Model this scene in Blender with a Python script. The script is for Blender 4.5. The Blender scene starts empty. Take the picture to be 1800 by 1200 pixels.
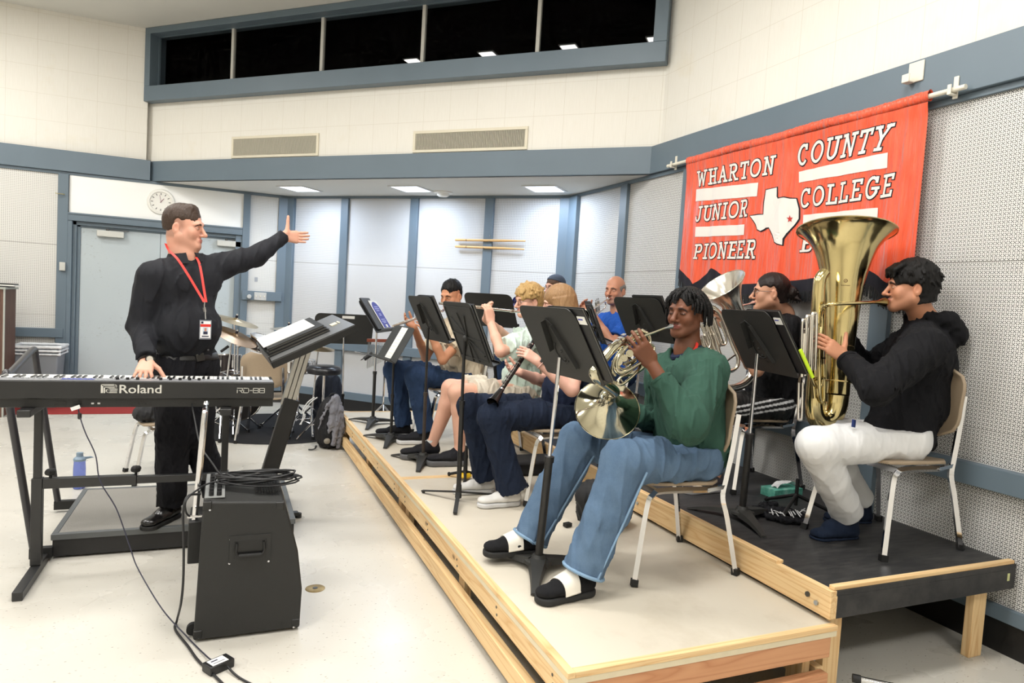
import bpy, bmesh, math, random
import numpy as np
from mathutils import Vector, Matrix
V = Vector
PI = math.pi
SC = bpy.context.scene
COL = SC.collection

# ---------------------------------------------------------------- camera
EYE = V((0, 0, 1.55)); FPX = 1191.77; YAW = 0.399408; PITCH = 0.0598069; ROLL = 0.0602413
_f = V((math.sin(YAW)*math.cos(PITCH), math.cos(YAW)*math.cos(PITCH), -math.sin(PITCH)))
_r = V((math.cos(YAW), -math.sin(YAW), 0)); _u = _r.cross(_f)
RT = _r*math.cos(ROLL) + _u*math.sin(ROLL); UP = -_r*math.sin(ROLL) + _u*math.cos(ROLL); FW = _f
cam = bpy.data.cameras.new('camera'); cam.sensor_width = 36.0; cam.lens = FPX/1800*36.0
cam.clip_start = 0.05; cam.clip_end = 100
cam_o = bpy.data.objects.new('camera', cam); COL.objects.link(cam_o)
_m = Matrix((RT, UP, -FW)).transposed().to_4x4(); _m.translation = EYE
cam_o.matrix_world = _m
SC.camera = cam_o

def ray(px, py): return RT*((px-900)/FPX) + UP*((600-py)/FPX) + FW
def atY(px, py, Y): d = ray(px, py); return EYE + d*(Y/d.y)
def atX(px, py, X): d = ray(px, py); return EYE + d*(X/d.x)
def atZ(px, py, Z): d = ray(px, py); return EYE + d*((Z-EYE.z)/d.z)
def atP(px, py, n, c): d = ray(px, py); n = V(n); return EYE + d*((c-n.dot(EYE))/n.dot(d))

# ---------------------------------------------------------------- world, exposure
SC.view_settings.view_transform = 'Standard'; SC.view_settings.look = 'None'
SC.view_settings.gamma = 1.0; SC.view_settings.use_curve_mapping = False
SC.view_settings.exposure = 0.17
SC.cycles.use_denoising = True
SC.cycles.use_adaptive_sampling = True; SC.cycles.adaptive_threshold = 0.03; SC.cycles.adaptive_min_samples = 12
SC.cycles.max_bounces = 8; SC.cycles.diffuse_bounces = 3; SC.cycles.glossy_bounces = 4
SC.cycles.transmission_bounces = 6; SC.cycles.transparent_max_bounces = 8
SC.cycles.sample_clamp_indirect = 6.0; SC.cycles.caustics_reflective = False; SC.cycles.caustics_refractive = False
wd = bpy.data.worlds.new('world'); SC.world = wd; wd.use_nodes = True
wd.node_tree.nodes['Background'].inputs[0].default_value = (0.01, 0.012, 0.016, 1)
wd.node_tree.nodes['Background'].inputs[1].default_value = 1.0

# ---------------------------------------------------------------- object bookkeeping
def tag(o, label=None, cat=None, group=None, kind=None):
    if label: o['label'] = label
    if cat: o['category'] = cat
    if group: o['group'] = group
    if kind: o['kind'] = kind
    return o
def empty(name, loc=(0, 0, 0), rz=0.0, label=None, cat=None, group=None, parent=None):
    o = bpy.data.objects.new(name, None); COL.objects.link(o)
    o.location = loc; o.rotation_euler = (0, 0, rz); o.empty_display_size = 0.1
    if parent: o.parent = parent
    return tag(o, label, cat, group)
def copy_tree(o, parent=None):
    c = o.copy(); COL.objects.link(c); c.parent = parent
    for ch in list(o.children): copy_tree(ch, c)
    return c
def inv_parent(o, p):
    # o holds world coordinates; parent without moving (parents here may have a transform)
    o.parent = p
    M = Matrix.Identity(4)
    q = p; chain = []
    while q: chain.append(q); q = q.parent
    for q in reversed(chain): M = M @ (q.matrix_parent_inverse @ q.matrix_basis)
    o.matrix_parent_inverse = M.inverted()

# ---------------------------------------------------------------- materials
def lin(c):
    c = c/255.0
    return c/12.92 if c <= 0.04045 else ((c+0.055)/1.055)**2.4
def rgb(r, g, b): return (lin(r), lin(g), lin(b), 1.0)
MATS = {}
class NT:
    def __init__(s, m):
        m.use_nodes = True; s.t = m.node_tree; s.n = s.t.nodes; s.l = s.t.links
        s.b = s.n['Principled BSDF']
    def node(s, typ, **kw):
        n = s.n.new(typ)
        for k, v in kw.items(): setattr(n, k, v)
        return n
    def put(s, sock, v):
        if isinstance(v, (int, float)): sock.default_value = v
        elif isinstance(v, (tuple, list)): sock.default_value = tuple(v)
        else: s.l.new(v, sock)
    def math(s, op, a, b=None, c=None):
        n = s.node('ShaderNodeMath', operation=op); s.put(n.inputs[0], a)
        if b is not None: s.put(n.inputs[1], b)
        if c is not None: s.put(n.inputs[2], c)
        return n.outputs[0]
    def dot(s, v, w):
        n = s.node('ShaderNodeVectorMath', operation='DOT_PRODUCT'); s.put(n.inputs[0], v); s.put(n.inputs[1], w)
        return n.outputs['Value']
    def obj(s): return s.node('ShaderNodeTexCoord').outputs['Object']
    def mix(s, f, a, b, typ='MIX'):
        n = s.node('ShaderNodeMix', data_type='RGBA', blend_type=typ)
        s.put(n.inputs[0], f); s.put(n.inputs[6], a); s.put(n.inputs[7], b); return n.outputs[2]
    def noise(s, vec, scale, detail=3, rough=0.5, dist=0.0):
        n = s.node('ShaderNodeTexNoise'); s.put(n.inputs['Vector'], vec)
        n.inputs['Scale'].default_value = scale; n.inputs['Detail'].default_value = detail
        n.inputs['Roughness'].default_value = rough; n.inputs['Distortion'].default_value = dist
        return n.outputs['Fac']
    def mapping(s, vec, scale=(1, 1, 1), rot=(0, 0, 0)):
        n = s.node('ShaderNodeMapping'); s.put(n.inputs['Vector'], vec)
        n.inputs['Scale'].default_value = scale; n.inputs['Rotation'].default_value = rot
        return n.outputs[0]
    def ramp(s, f, stops):
        n = s.node('ShaderNodeValToRGB'); s.put(n.inputs[0], f)
        e = n.color_ramp.elements
        e[0].position, e[0].color = stops[0]; e[1].position, e[1].color = stops[-1]
        for p, c in stops[1:-1]: x = e.new(p); x.color = c
        return n.outputs[0]
    def bump(s, h, strength=0.3, dist=0.01):
        n = s.node('ShaderNodeBump'); n.inputs['Strength'].default_value = strength
        n.inputs['Distance'].default_value = dist; s.put(n.inputs['Height'], h)
        s.l.new(n.outputs[0], s.b.inputs['Normal'])
    def base(s, c): s.put(s.b.inputs['Base Color'], c)
def mat(name, col=(0.8, 0.8, 0.8, 1), rough=0.5, metal=0.0, spec=None, noise=None, bump=None, trans=0, ior=None, emit=None, sheen=0, coat=0, alpha=None):
    """noise=(scale, amount): gentle colour variation; bump=(scale, strength, distance)"""
    if name in MATS: return MATS[name]
    m = bpy.data.materials.new(name); MATS[name] = m
    t = NT(m); b = t.b
    b.inputs['Base Color'].default_value = col; b.inputs['Roughness'].default_value = rough
    b.inputs['Metallic'].default_value = metal
    if spec is not None: b.inputs['Specular IOR Level'].default_value = spec
    if trans: b.inputs['Transmission Weight'].default_value = trans
    if ior: b.inputs['IOR'].default_value = ior
    if sheen: b.inputs['Sheen Weight'].default_value = sheen
    if coat: b.inputs['Coat Weight'].default_value = coat
    if alpha is not None: b.inputs['Alpha'].default_value = alpha
    if emit: b.inputs['Emission Color'].default_value = emit[0]; b.inputs['Emission Strength'].default_value = emit[1]
    if noise:
        f = t.noise(t.obj(), noise[0], 3)
        a = noise[1]
        lo = tuple(x*(1-a) for x in col[:3])+(1,); hi = tuple(min(1, x*(1+a)) for x in col[:3])+(1,)
        t.base(t.mix(f, lo, hi))
    if bump:
        t.bump(t.noise(t.obj(), bump[0], 4), bump[1], bump[2])
    return m

# ---------------------------------------------------------------- mesh builder
def frame_from(d, up=V((0, 0, 1))):
    d = d.normalized()
    a = up.cross(d)
    if a.length < 1e-4: a = V((1, 0, 0)).cross(d)
    if a.length < 1e-4: a = V((0, 1, 0)).cross(d)
    a.normalize(); b = d.cross(a)
    return a, b
class MB:
    def __init__(s): s.v = []; s.f = []; s.mi = []; s.m = 0
    def add(s, vs, fs, m=None):
        o = len(s.v); s.v += [tuple(p) for p in vs]; s.f += [tuple(i+o for i in f) for f in fs]
        s.mi += [s.m if m is None else m]*len(fs); return s
    def hexa(s, p, m=None):
        # p: 8 corners, bottom loop (0..3) then top loop (4..7)
        c = sum((V(q) for q in p), V())/8
        fs = [(0, 3, 2, 1), (4, 5, 6, 7), (0, 1, 5, 4), (1, 2, 6, 5), (2, 3, 7, 6), (3, 0, 4, 7)]
        a, b, d, e = V(p[0]), V(p[1]), V(p[3]), V(p[4])
        if (b-a).cross(d-a).dot(e-a) < 0: fs = [tuple(reversed(f)) for f in fs]
        return s.add(p, fs, m)
    def box(s, x0, x1, y0, y1, z0, z1, m=None):
        return s.hexa([(x0, y0, z0), (x1, y0, z0), (x1, y1, z0), (x0, y1, z0), (x0, y0, z1), (x1, y0, z1), (x1, y1, z1), (x0, y1, z1)], m)
    def boxf(s, o, u, v, w, u0, u1, v0, v1, w0, w1, m=None):
        o, u, v, w = V(o), V(u), V(v), V(w)
        P = lambda a, b, c: o+u*a+v*b+w*c
        return s.hexa([P(u0, v0, w0), P(u1, v0, w0), P(u1, v1, w0), P(u0, v1, w0), P(u0, v0, w1), P(u1, v0, w1), P(u1, v1, w1), P(u0, v1, w1)], m)
    def bar(s, a, b, w, h, up=V((0, 0, 1)), m=None):
        a, b = V(a), V(b); d = (b-a); L = d.length; d.normalize(); x, y = frame_from(d, up)
        return s.boxf(a, x, y, d, -w/2, w/2, -h/2, h/2, 0, L, m)
    def tube(s, pts, r, n=10, closed=False, m=None, cap=True, flat=None):
        pts = [V(p) for p in pts]; k = len(pts)
        rs = [r]*k if isinstance(r, (int, float)) else list(r)
        ds = []
        for i in range(k):
            if closed: d = pts[(i+1) % k]-pts[i-1]
            elif i == 0: d = pts[1]-pts[0]
            elif i == k-1: d = pts[-1]-pts[-2]
            else: d = (pts[i+1]-pts[i]).normalized()+(pts[i]-pts[i-1]).normalized()
            ds.append(d.normalized() if d.length > 1e-9 else V((0, 0, 1)))
        x, y = frame_from(ds[0]); vs = []
        for i in range(k):
            x = x-ds[i]*x.dot(ds[i])
            if x.length < 1e-6: x, _ = frame_from(ds[i])
            x.normalize(); y = ds[i].cross(x)
            for j in range(n):
                a = 2*PI*j/n
                vs.append(pts[i]+x*(rs[i]*math.cos(a))+y*(rs[i]*math.sin(a)*(flat or 1)))
        fs = []
        for i in range(k if closed else k-1):
            a0 = i*n; b0 = ((i+1) % k)*n
            for j in range(n): fs.append((a0+j, a0+(j+1) % n, b0+(j+1) % n, b0+j))
        if cap and not closed:
            fs.append(tuple(reversed(range(n)))); fs.append(tuple(range((k-1)*n, k*n)))
        return s.add(vs, fs, m)
    def lathe(s, prof, o=(0, 0, 0), ax=(0, 0, 1), n=24, m=None, cap0=False, cap1=False, up=V((1, 0, 0))):
        o, ax = V(o), V(ax).normalized(); x, y = frame_from(ax, up); vs = []; fs = []
        for (r, h) in prof:
            for j in range(n):
                a = 2*PI*j/n; vs.append(o+ax*h+x*(r*math.cos(a))+y*(r*math.sin(a)))
        for i in range(len(prof)-1):
            for j in range(n): fs.append((i*n+j, i*n+(j+1) % n, (i+1)*n+(j+1) % n, (i+1)*n+j))
        if cap0: fs.append(tuple(reversed(range(n))))
        if cap1: fs.append(tuple(range((len(prof)-1)*n, len(prof)*n)))
        return s.add(vs, fs, m)
    def cyl(s, o, ax, r, h, n=20, m=None, r1=None):
        return s.lathe([(r, 0), (r if r1 is None else r1, h)], o, ax, n, m, True, True)
    def prism(s, poly, o, u, v, w, t0, t1, m=None):
        o, u, v, w = V(o), V(u), V(v), V(w); n = len(poly)
        vs = [o+u*a+v*b+w*t0 for a, b in poly]+[o+u*a+v*b+w*t1 for a, b in poly]
        area = sum(poly[i][0]*poly[(i+1) % n][1]-poly[(i+1) % n][0]*poly[i][1] for i in range(n))
        hand = u.cross(v).dot(w)*(t1-t0)*area
        fs = [tuple(reversed(range(n))), tuple(range(n, 2*n))]+[(i, (i+1) % n, n+(i+1) % n, n+i) for i in range(n)]
        if hand < 0: fs = [tuple(reversed(f)) for f in fs]
        return s.add(vs, fs, m)
    def sphere(s, c, r, n=12, m=None, sc=(1, 1, 1), ax=None):
        k = max(6, n//2+1); prof = []
        vs = []; fs = []; c = V(c)
        A = ax if ax is not None else Matrix.Identity(3)
        for i in range(1, k):
            th = PI*i/k
            for j in range(n):
                a = 2*PI*j/n
                vs.append(c+A@V((r*sc[0]*math.sin(th)*math.cos(a), r*sc[1]*math.sin(th)*math.sin(a), r*sc[2]*math.cos(th))))
        top = len(vs); vs.append(c+A@V((0, 0, r*sc[2]))); bot = len(vs); vs.append(c-A@V((0, 0, r*sc[2])))
        for i in range(k-2):
            for j in range(n): fs.append((i*n+j, (i+1)*n+j, (i+1)*n+(j+1) % n, i*n+(j+1) % n))
        for j in range(n): fs.append((top, j, (j+1) % n)); fs.append((bot, (k-2)*n+(j+1) % n, (k-2)*n+j))
        return s.add(vs, fs, m)
    def sheet(s, P, thick=0.0, m=None):
        # P: 2-D list of points; doubled along its normals when thick > 0
        R = len(P); C = len(P[0]); P = [[V(q) for q in row] for row in P]
        fs = lambda o, fl: [((o+i*C+j, o+i*C+j+1, o+(i+1)*C+j+1, o+(i+1)*C+j) if not fl else (o+i*C+j, o+(i+1)*C+j, o+(i+1)*C+j+1, o+i*C+j+1)) for i in range(R-1) for j in range(C-1)]
        flat = [q for row in P for q in row]
        if not thick: return s.add(flat, fs(0, False), m)
        N = []
        for i in range(R):
            for j in range(C):
                a = P[min(i+1, R-1)][j]-P[max(i-1, 0)][j]; b = P[i][min(j+1, C-1)]-P[i][max(j-1, 0)]
                nn = b.cross(a); N.append(nn.normalized() if nn.length > 1e-12 else V((0, 0, 1)))
        back = [q-n*thick for q, n in zip(flat, N)]; K = len(flat)
        F = fs(0, False)+fs(K, True)
        rim = [(0, j) for j in range(C)]+[(i, C-1) for i in range(1, R)]+[(R-1, j) for j in range(C-2, -1, -1)]+[(i, 0) for i in range(R-2, 0, -1)]
        idx = [i*C+j for i, j in rim]
        for k in range(len(idx)):
            a, b = idx[k], idx[(k+1) % len(idx)]; F.append((b, a, a+K, b+K))
        return s.add(flat+back, F, m)
    def build(s, name, mats, parent=None, smooth=40, bev=0, label=None, cat=None, group=None, kind=None, world=True):
        me = bpy.data.meshes.new(name); me.from_pydata(s.v, [], s.f)
        if not isinstance(mats, (list, tuple)): mats = [mats]
        for x in mats: me.materials.append(x)
        me.polygons.foreach_set('material_index', s.mi)
        if smooth:
            me.polygons.foreach_set('use_smooth', [True]*len(me.polygons))
            me.update(); me.set_sharp_from_angle(angle=math.radians(smooth))
        me.update()
        o = bpy.data.objects.new(name, me); COL.objects.link(o)
        if bev:
            md = o.modifiers.new('bevel', 'BEVEL'); md.width = bev; md.segments = 2; md.limit_method = 'ANGLE'; md.angle_limit = math.radians(50)
            md.use_clamp_overlap = True
        if parent:
            if world: inv_parent(o, parent)
            else: o.parent = parent
        return tag(o, label, cat, group, kind)
def arc(c, r, a0, a1, u, v, n=8):
    c, u, v = V(c), V(u), V(v)
    return [c+u*(r*math.cos(a0+(a1-a0)*i/n))+v*(r*math.sin(a0+(a1-a0)*i/n)) for i in range(n+1)]
def smooth_path(pts, sub=6, closed=False):
    """Catmull-Rom through the points (tuples may carry a radius as 4th value)"""
    P = [np.array(p, float) for p in pts]; n = len(P); out = []
    rng = range(n) if closed else range(n-1)
    for i in rng:
        p1, p2 = P[i], P[(i+1) % n]
        p0 = P[i-1] if (closed or i > 0) else 2*p1-p2
        p3 = P[(i+2) % n] if (closed or i < n-2) else 2*p2-p1
        for k in range(sub):
            t = k/sub
            out.append(0.5*((2*p1)+(-p0+p2)*t+(2*p0-5*p1+4*p2-p3)*t*t+(-p0+3*p1-3*p2+p3)*t**3))
    if not closed: out.append(P[-1])
    return out
def text_mesh(body, size, align='LEFT', extrude=0.0005, bold=0.0):
    cu = bpy.data.curves.new('t', 'FONT'); cu.body = body; cu.size = size; cu.align_x = align
    cu.extrude = extrude; cu.offset = bold; cu.resolution_u = 3
    ob = bpy.data.objects.new('t', cu); COL.objects.link(ob)
    dg = bpy.context.evaluated_depsgraph_get(); me = bpy.data.meshes.new_from_object(ob.evaluated_get(dg))
    vs = [tuple(v.co) for v in me.vertices]; fs = [tuple(p.vertices) for p in me.polygons]
    bpy.data.objects.remove(ob); bpy.data.curves.remove(cu); bpy.data.meshes.remove(me)
    return vs, fs
def put_text(mb, body, size, o, u, v, w, align='LEFT', bold=0.0, sx=1.0, thick=0.0005, m=None):
    vs, fs = text_mesh(body, size, align, thick, bold); o, u, v, w = V(o), V(u), V(v), V(w)
    return mb.add([o+u*(a*sx)+v*b+w*c for a, b, c in vs], fs, m)

# ---------------------------------------------------------------- lamps of the room
LX = 3.505      # right wall plane
LY = 9.62       # left (door) wall plane
R2 = math.sqrt(0.5)
U45 = V((R2, -R2, 0)); N45 = V((-R2, -R2, 0)); ZZ = V((0, 0, 1)); XX = V((1, 0, 0)); YY = V((0, 1, 0))
def w45(c, s, z, d=0.0):  # point on the wall x+y=c, s along it, d towards the room
    return V((c/2+s*R2, c/2-s*R2, z))+N45*d
def area_light(name, loc, sx, sy, power, color, spread=PI):
    l = bpy.data.lights.new(name, 'AREA'); l.shape = 'RECTANGLE'; l.size = sx; l.size_y = sy
    l.energy = power; l.color = color; l.spread = spread
    return l, loc
CEIL = 4.60
WARM = (1.0, 0.982, 0.95)
def ceiling_fixture(x, y, z, sx, sy, power, color, label, group, rz=0.0, name='ceiling_light'):
    e = empty(name, (x, y, z), rz, label, 'ceiling light', group)
    f = MB()
    for a in (-1, 1):
        f.box(-sx/2-.03, sx/2+.03, a*(sy/2+.015)-.015, a*(sy/2+.015)+.015, -.012, -.002)
        f.box(a*(sx/2+.015)-.015, a*(sx/2+.015)+.015, -sy/2, sy/2, -.012, -.002)
    f.build('frame', mat('lamp_frame_white', rgb(225, 225, 222), 0.5), e, world=False)
    d = MB(); d.box(-sx/2, sx/2, -sy/2, sy/2, -.006, -.002)
    d.build('diffuser', mat('lamp_diffuser_%g' % (color[2]*100), (1, 1, 1, 1), 0.6, emit=((color[0], color[1], color[2], 1), 9.0)), e, world=False)
    l = bpy.data.lights.new('lamp', 'AREA'); l.shape = 'RECTANGLE'; l.size = sx; l.size_y = sy; l.energy = power; l.color = color
    lo = bpy.data.objects.new('lamp', l); COL.objects.link(lo); lo.parent = e; lo.location = (0, 0, -.03)
    return e
k = 0
for (x, y) in [(-4.6, -1.0), (-1.6, -1.6), (1.6, -1.6), (-4.6, 2.4), (-1.6, 1.8), (1.4, 1.8), (-4.6, 5.8), (-1.2, 5.0), (0.9, 3.9), (-3.1, 7.6)]:  # last two panels are extra, added out of view to brighten the upper walls
    ceiling_fixture(x, y, CEIL, 1.25, 0.65, 46, WARM, 'large flush ceiling lamp panel high over the rehearsal floor', 'lamp panels of the high ceiling')
for i, (px, lab) in enumerate([(527, 'left square lamp in the low alcove ceiling'), (723, 'middle square lamp in the low alcove ceiling, left of the round detector'), (958, 'right square lamp in the low alcove ceiling near the corner')]):
    p = atZ(px, 331, 2.76)
    ceiling_fixture(p.x, p.y, 2.76, 0.33, 0.33, 14, (0.70, 0.82, 1.0), lab, 'square lamps of the alcove', rz=-PI/4)

# ---------------------------------------------------------------- setting materials
BLUE = rgb(102, 117, 128)
m_blue = mat('blue_grey_paint', BLUE, 0.45, noise=(3, .06), bump=(60, .08, .002))
def perforated(name, uvec, pitch, quin, col, hole):
    m = bpy.data.materials.new(name); MATS[name] = m; t = NT(m); o = t.obj()
    u = t.dot(o, uvec); v = t.dot(o, (0, 0, 1))
    def cell(x): return t.math('SUBTRACT', t.math('FRACT', t.math('DIVIDE', x, pitch)), 0.5)
    fu, fv = cell(u), cell(v)
    def disc(a, b, r):
        d = t.math('SQRT', t.math('ADD', t.math('MULTIPLY', a, a), t.math('MULTIPLY', b, b)))
        return t.math('LESS_THAN', d, r)
    if quin:
        au = t.math('SUBTRACT', t.math('ABSOLUTE', fu), 0.27); av = t.math('SUBTRACT', t.math('ABSOLUTE', fv), 0.27)
        h = t.math('MAXIMUM', disc(fu, fv, 0.16), disc(au, av, 0.135))
    else:
        h = disc(fu, fv, 0.19)
    # panel joints every 1.22 m up the wall and a soft dirtiness
    j = t.math('LESS_THAN', t.math('ABSOLUTE', t.math('SUBTRACT', v, 1.89)), 0.003)
    j2 = t.math('LESS_THAN', t.math('ABSOLUTE', t.math('SUBTRACT', v, 1.05)), 0.002)
    n = t.noise(o, 1.3, 3)
    c = t.mix(n, tuple(x*0.90 for x in col[:3])+(1,), col)
    c = t.mix(t.math('MAXIMUM', j, t.math('MULTIPLY', j2, 0.6)), c, rgb(150, 146, 138))
    t.base(t.mix(h, c, hole)); t.b.inputs['Roughness'].default_value = 0.55
    t.bump(t.math('SUBTRACT', 1.0, h), 0.4, 0.003)
    return m
m_perfL = perforated('perforated_panel_door_wall', (1, 0, 0), 0.0195, False, rgb(224, 222, 216), rgb(120, 117, 112))
m_perf45 = perforated('perforated_panel_alcove', (R2, -R2, 0), 0.0195, False, rgb(214, 214, 214), rgb(104, 104, 106))
m_perfR = perforated('perforated_panel_right_wall', (0, 1, 0), 0.0205, True, rgb(226, 225, 221), rgb(52, 47, 47))
def tilewall(name, uvec):
    m = bpy.data.materials.new(name); t = NT(m); o = t.obj()
    u = t.dot(o, uvec); v = t.dot(o, (0, 0, 1))
    def line(x, p, w, off=0.0):
        f = t.math('FRACT', t.math('DIVIDE', t.math('ADD', x, off), p)); return t.math('LESS_THAN', f, w/p)
    L = t.math('MAXIMUM', line(u, .305, .0035), line(v, .305, .0035, .02))
    cv = t.node('ShaderNodeCombineXYZ'); t.put(cv.inputs[0], t.math('MULTIPLY', u, 120)); t.put(cv.inputs[1], t.math('MULTIPLY', v, 6))
    st = t.noise(cv.outputs[0], 1.0, 3); bl = t.noise(o, 1.1, 4, 0.6)
    stain = t.ramp(t.noise(o, 2.7, 5, .6), [(0.60, (0, 0, 0, 1)), (0.78, (1, 1, 1, 1))])
    c = t.mix(st, rgb(231, 227, 217), rgb(241, 238, 230)); c = t.mix(t.math('MULTIPLY', bl, 0.22), c, rgb(234, 228, 212))
    c = t.mix(t.math('MULTIPLY', stain, 0.22), c, rgb(222, 208, 170))
    c = t.mix(t.math('MULTIPLY', L, 0.34), c, rgb(186, 174, 146))
    t.base(c); t.b.inputs['Roughness'].default_value = 0.85
    t.bump(t.math('SUBTRACT', st, t.math('MULTIPLY', L, 1.0)), 0.25, 0.004)
    return m
m_tileX = tilewall('cream_tile_wall', (1, 0, 0)); m_tileY = tilewall('cream_tile_wall_right', (0, 1, 0)); m_tile45 = tilewall('cream_tile_wall_angled', (R2, -R2, 0))
m = bpy.data.materials.new('speckled_vinyl_floor'); t = NT(m); o = t.obj()
def flecks(scale, thr, rot):
    mp = t.mapping(o, (scale, scale*2.2, scale), (0, 0, rot)); vo = t.node('ShaderNodeTexVoronoi'); t.put(vo.inputs['Vector'], mp); vo.inputs['Scale'].default_value = 1.0
    a = t.math('LESS_THAN', vo.outputs['Distance'], thr)
    sep = t.node('ShaderNodeSeparateColor'); t.put(sep.inputs[0], vo.outputs['Color'])
    return t.math('MULTIPLY', a, t.math('GREATER_THAN', sep.outputs[0], 0.62))
c = t.mix(t.noise(o, 1.2, 4), rgb(200, 195, 184), rgb(212, 208, 198))
c = t.mix(t.math('MULTIPLY', flecks(30, .15, .4), .6), c, rgb(158, 146, 128)); c = t.mix(flecks(22, .10, 1.5), c, rgb(128, 118, 104))
c = t.mix(t.math('MULTIPLY', flecks(46, .20, 2.4), .35), c, rgb(205, 194, 174))
t.base(c); t.b.inputs['Roughness'].default_value = 0.28; t.put(t.b.inputs['Roughness'], t.ramp(t.noise(o, 2.0, 3), [(0.3, (.22, .22, .22, 1)), (0.8, (.42, .42, .42, 1))]))
m_floor = m
m_ceil = mat('grey_white_ceiling', rgb(222, 221, 214), 0.9, noise=(2, .04), bump=(90, .3, .003))
m_whitewall = mat('smooth_white_panel', rgb(248, 248, 244), 0.7, noise=(2, .02))
m_black_base = mat('black_rubber_base', rgb(22, 21, 20), 0.5)
m_doorpaint = bpy.data.materials.new('scuffed_grey_door_paint'); t = NT(m_doorpaint); o = t.obj()
sc = t.ramp(t.noise(t.mapping(o, (1.0, 1, 2.2)), 26, 3, .6, .5), [(0.62, (0, 0, 0, 1)), (0.67, (1, 1, 1, 1))])
patch = t.ramp(t.noise(o, 2.3, 2), [(0.45, (0, 0, 0, 1)), (0.62, (1, 1, 1, 1))])
t.base(t.mix(t.math('MULTIPLY', t.math('MULTIPLY', sc, patch), 0.5), t.mix(t.noise(o, 1.6, 3), rgb(176, 186, 190), rgb(188, 197, 199)), rgb(128, 128, 120)))
t.b.inputs['Roughness'].default_value = 0.5

# ---------------------------------------------------------------- floor, ceilings, walls
ZB, ZT = 2.76, 3.005
XL, YN = -8.2, -4.2      # far-left and near walls, behind the camera
MB().box(XL-.2, LX+.2, YN-.2, LY+.2, -.1, 0).build('floor', m_floor, kind='structure')
MB().prism([(XL-.2, YN-.2), (LX+.2, YN-.2), (LX+.2, 8.88-LX-.2), (8.88-LY-.2, LY+.2), (XL-.2, LY+.2)], (0, 0, 0), V((1, 0, 0)), V((0, 1, 0)), V((0, 0, 1)), CEIL, CEIL+.1).build('ceiling', m_ceil, kind='structure')
MB().box(XL-.2, LX+.2, YN-.15, YN, 0, CEIL).build('wall_near', m_tileX, kind='structure')
MB().box(XL-.15, XL, YN, LY, 0, CEIL).build('wall_west', m_tileY, kind='structure')
# door wall: perforated lower left, white transom, perforated slip by the corner, tiles above
b = MB(); b.box(XL, -1.785, LY, LY+.14, 0.0, ZT); b.box(-1.785, -.98, LY, LY+.14, ZB, ZT)
b.box(-1.785, .72, LY, LY+.14, 2.2, ZB)        # above the doors
b.box(.15, 1.2, LY, LY+.14, 0, 2.2)
b.build('wall_left', m_perfL, kind='structure')
MB().box(XL, -.99, LY+.04, LY+.16, ZT-.02, CEIL).build('wall_left_upper', m_tileX, kind='structure')
MB().box(-1.78, .15, LY-.012, LY, 2.285, ZB).build('wall_transom', m_whitewall, kind='structure')
# right wall
MB().box(LX, LX+.14, YN, 7.0, 0, ZT).build('wall_right', m_perfR, kind='structure')
MB().box(LX+.04, LX+.16, YN, 5.3, ZT-.02, CEIL).build('wall_right_upper', m_tileY, kind='structure')
# alcove back wall and low ceiling
def slab45(mb, c, s0, s1, z0, z1, d0, d1): return mb.boxf(w45(c, 0, 0), U45, ZZ, N45, s0, s1, z0, z1, d0, d1)
CA, CB = 10.34, 8.70
def sX(c, x): return (x-c/2)/R2
slab45(MB(), CA, sX(CA, .60), sX(CA, 3.60), 0, ZB, -.12, 0).build('wall_alcove', m_perf45, kind='structure')
MB().prism([(-1.0, LY+.1), (LX+.12, 5.12), (LX+.12, 6.95), (.75, LY+.1)], (0, 0, 0), XX, YY, ZZ, ZB, ZB+.1).build('ceiling_alcove', m_ceil, kind='structure')
# clerestory wall above, with the window opening (window z 3.94..4.6)
CW = 8.78
sA, sB = sX(CW, -1.12), sX(CW, LX+.25)
b = MB(); slab45(b, CW, sA, sB, ZT-.15, 3.80, -.12, 0)
slab45(b, CW, sX(CW, 3.52), sB, 3.80, CEIL, -.12, 0)
b.build('wall_clerestory', m_tile45, kind='structure')
# blue band running round the room
b = MB(); b.box(XL, -.93, LY-.05, LY+.05, ZB, ZT)
b.build('trim_1', m_blue, kind='structure', bev=.004)
b = MB(); slab45(b, CB, sX(CB, -.93), sX(CB, LX), ZB, ZT, -.06, 0)
b.build('trim_2', m_blue, kind='structure', bev=.004)
b = MB(); b.box(LX-.05, LX+.05, YN, 5.245, ZB, ZT); b.build('trim_3', m_blue, kind='structure', bev=.004)
tn = [4]
def trim(mb, bev=.003, m=m_blue, par=None):
    o = mb.build('trim_%d' % tn[0], m, kind='structure', bev=bev); tn[0] += 1; return o
# thin blue bead under band and round the alcove head
trim(MB().box(XL, .72, LY-.02, LY, ZB-.035, ZB))
trim(MB().box(LX-.02, LX, YN, 6.9, ZB-.035, ZB))
b = MB(); slab45(b, CA, sX(CA, .70), sX(CA, LX), ZB-.03, ZB, 0, .02); trim(b)
# battens of the alcove
for x in (1.365, 2.09, 2.805):
    b = MB(); s = sX(CA, x); slab45(b, CA, s-.055, s+.055, 0.22, ZB-.03, 0, .035); trim(b)
for x0, x1 in ((.70, .80), (3.42, 3.50)):
    b = MB(); slab45(b, CA, sX(CA, x0), sX(CA, x1), .22, ZB-.03, 0, .05); trim(b)
# battens on right wall
for y0, y1 in ((5.63, 5.75), (4.67, 4.77), (2.745, 2.865), (3.74, 3.84), (1.0, 1.1)):
    trim(MB().box(LX-.035, LX, y0, y1, .22, ZB-.03))
trim(MB().box(LX-.05, LX, 6.62, 6.80, .22, ZB-.03))
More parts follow.
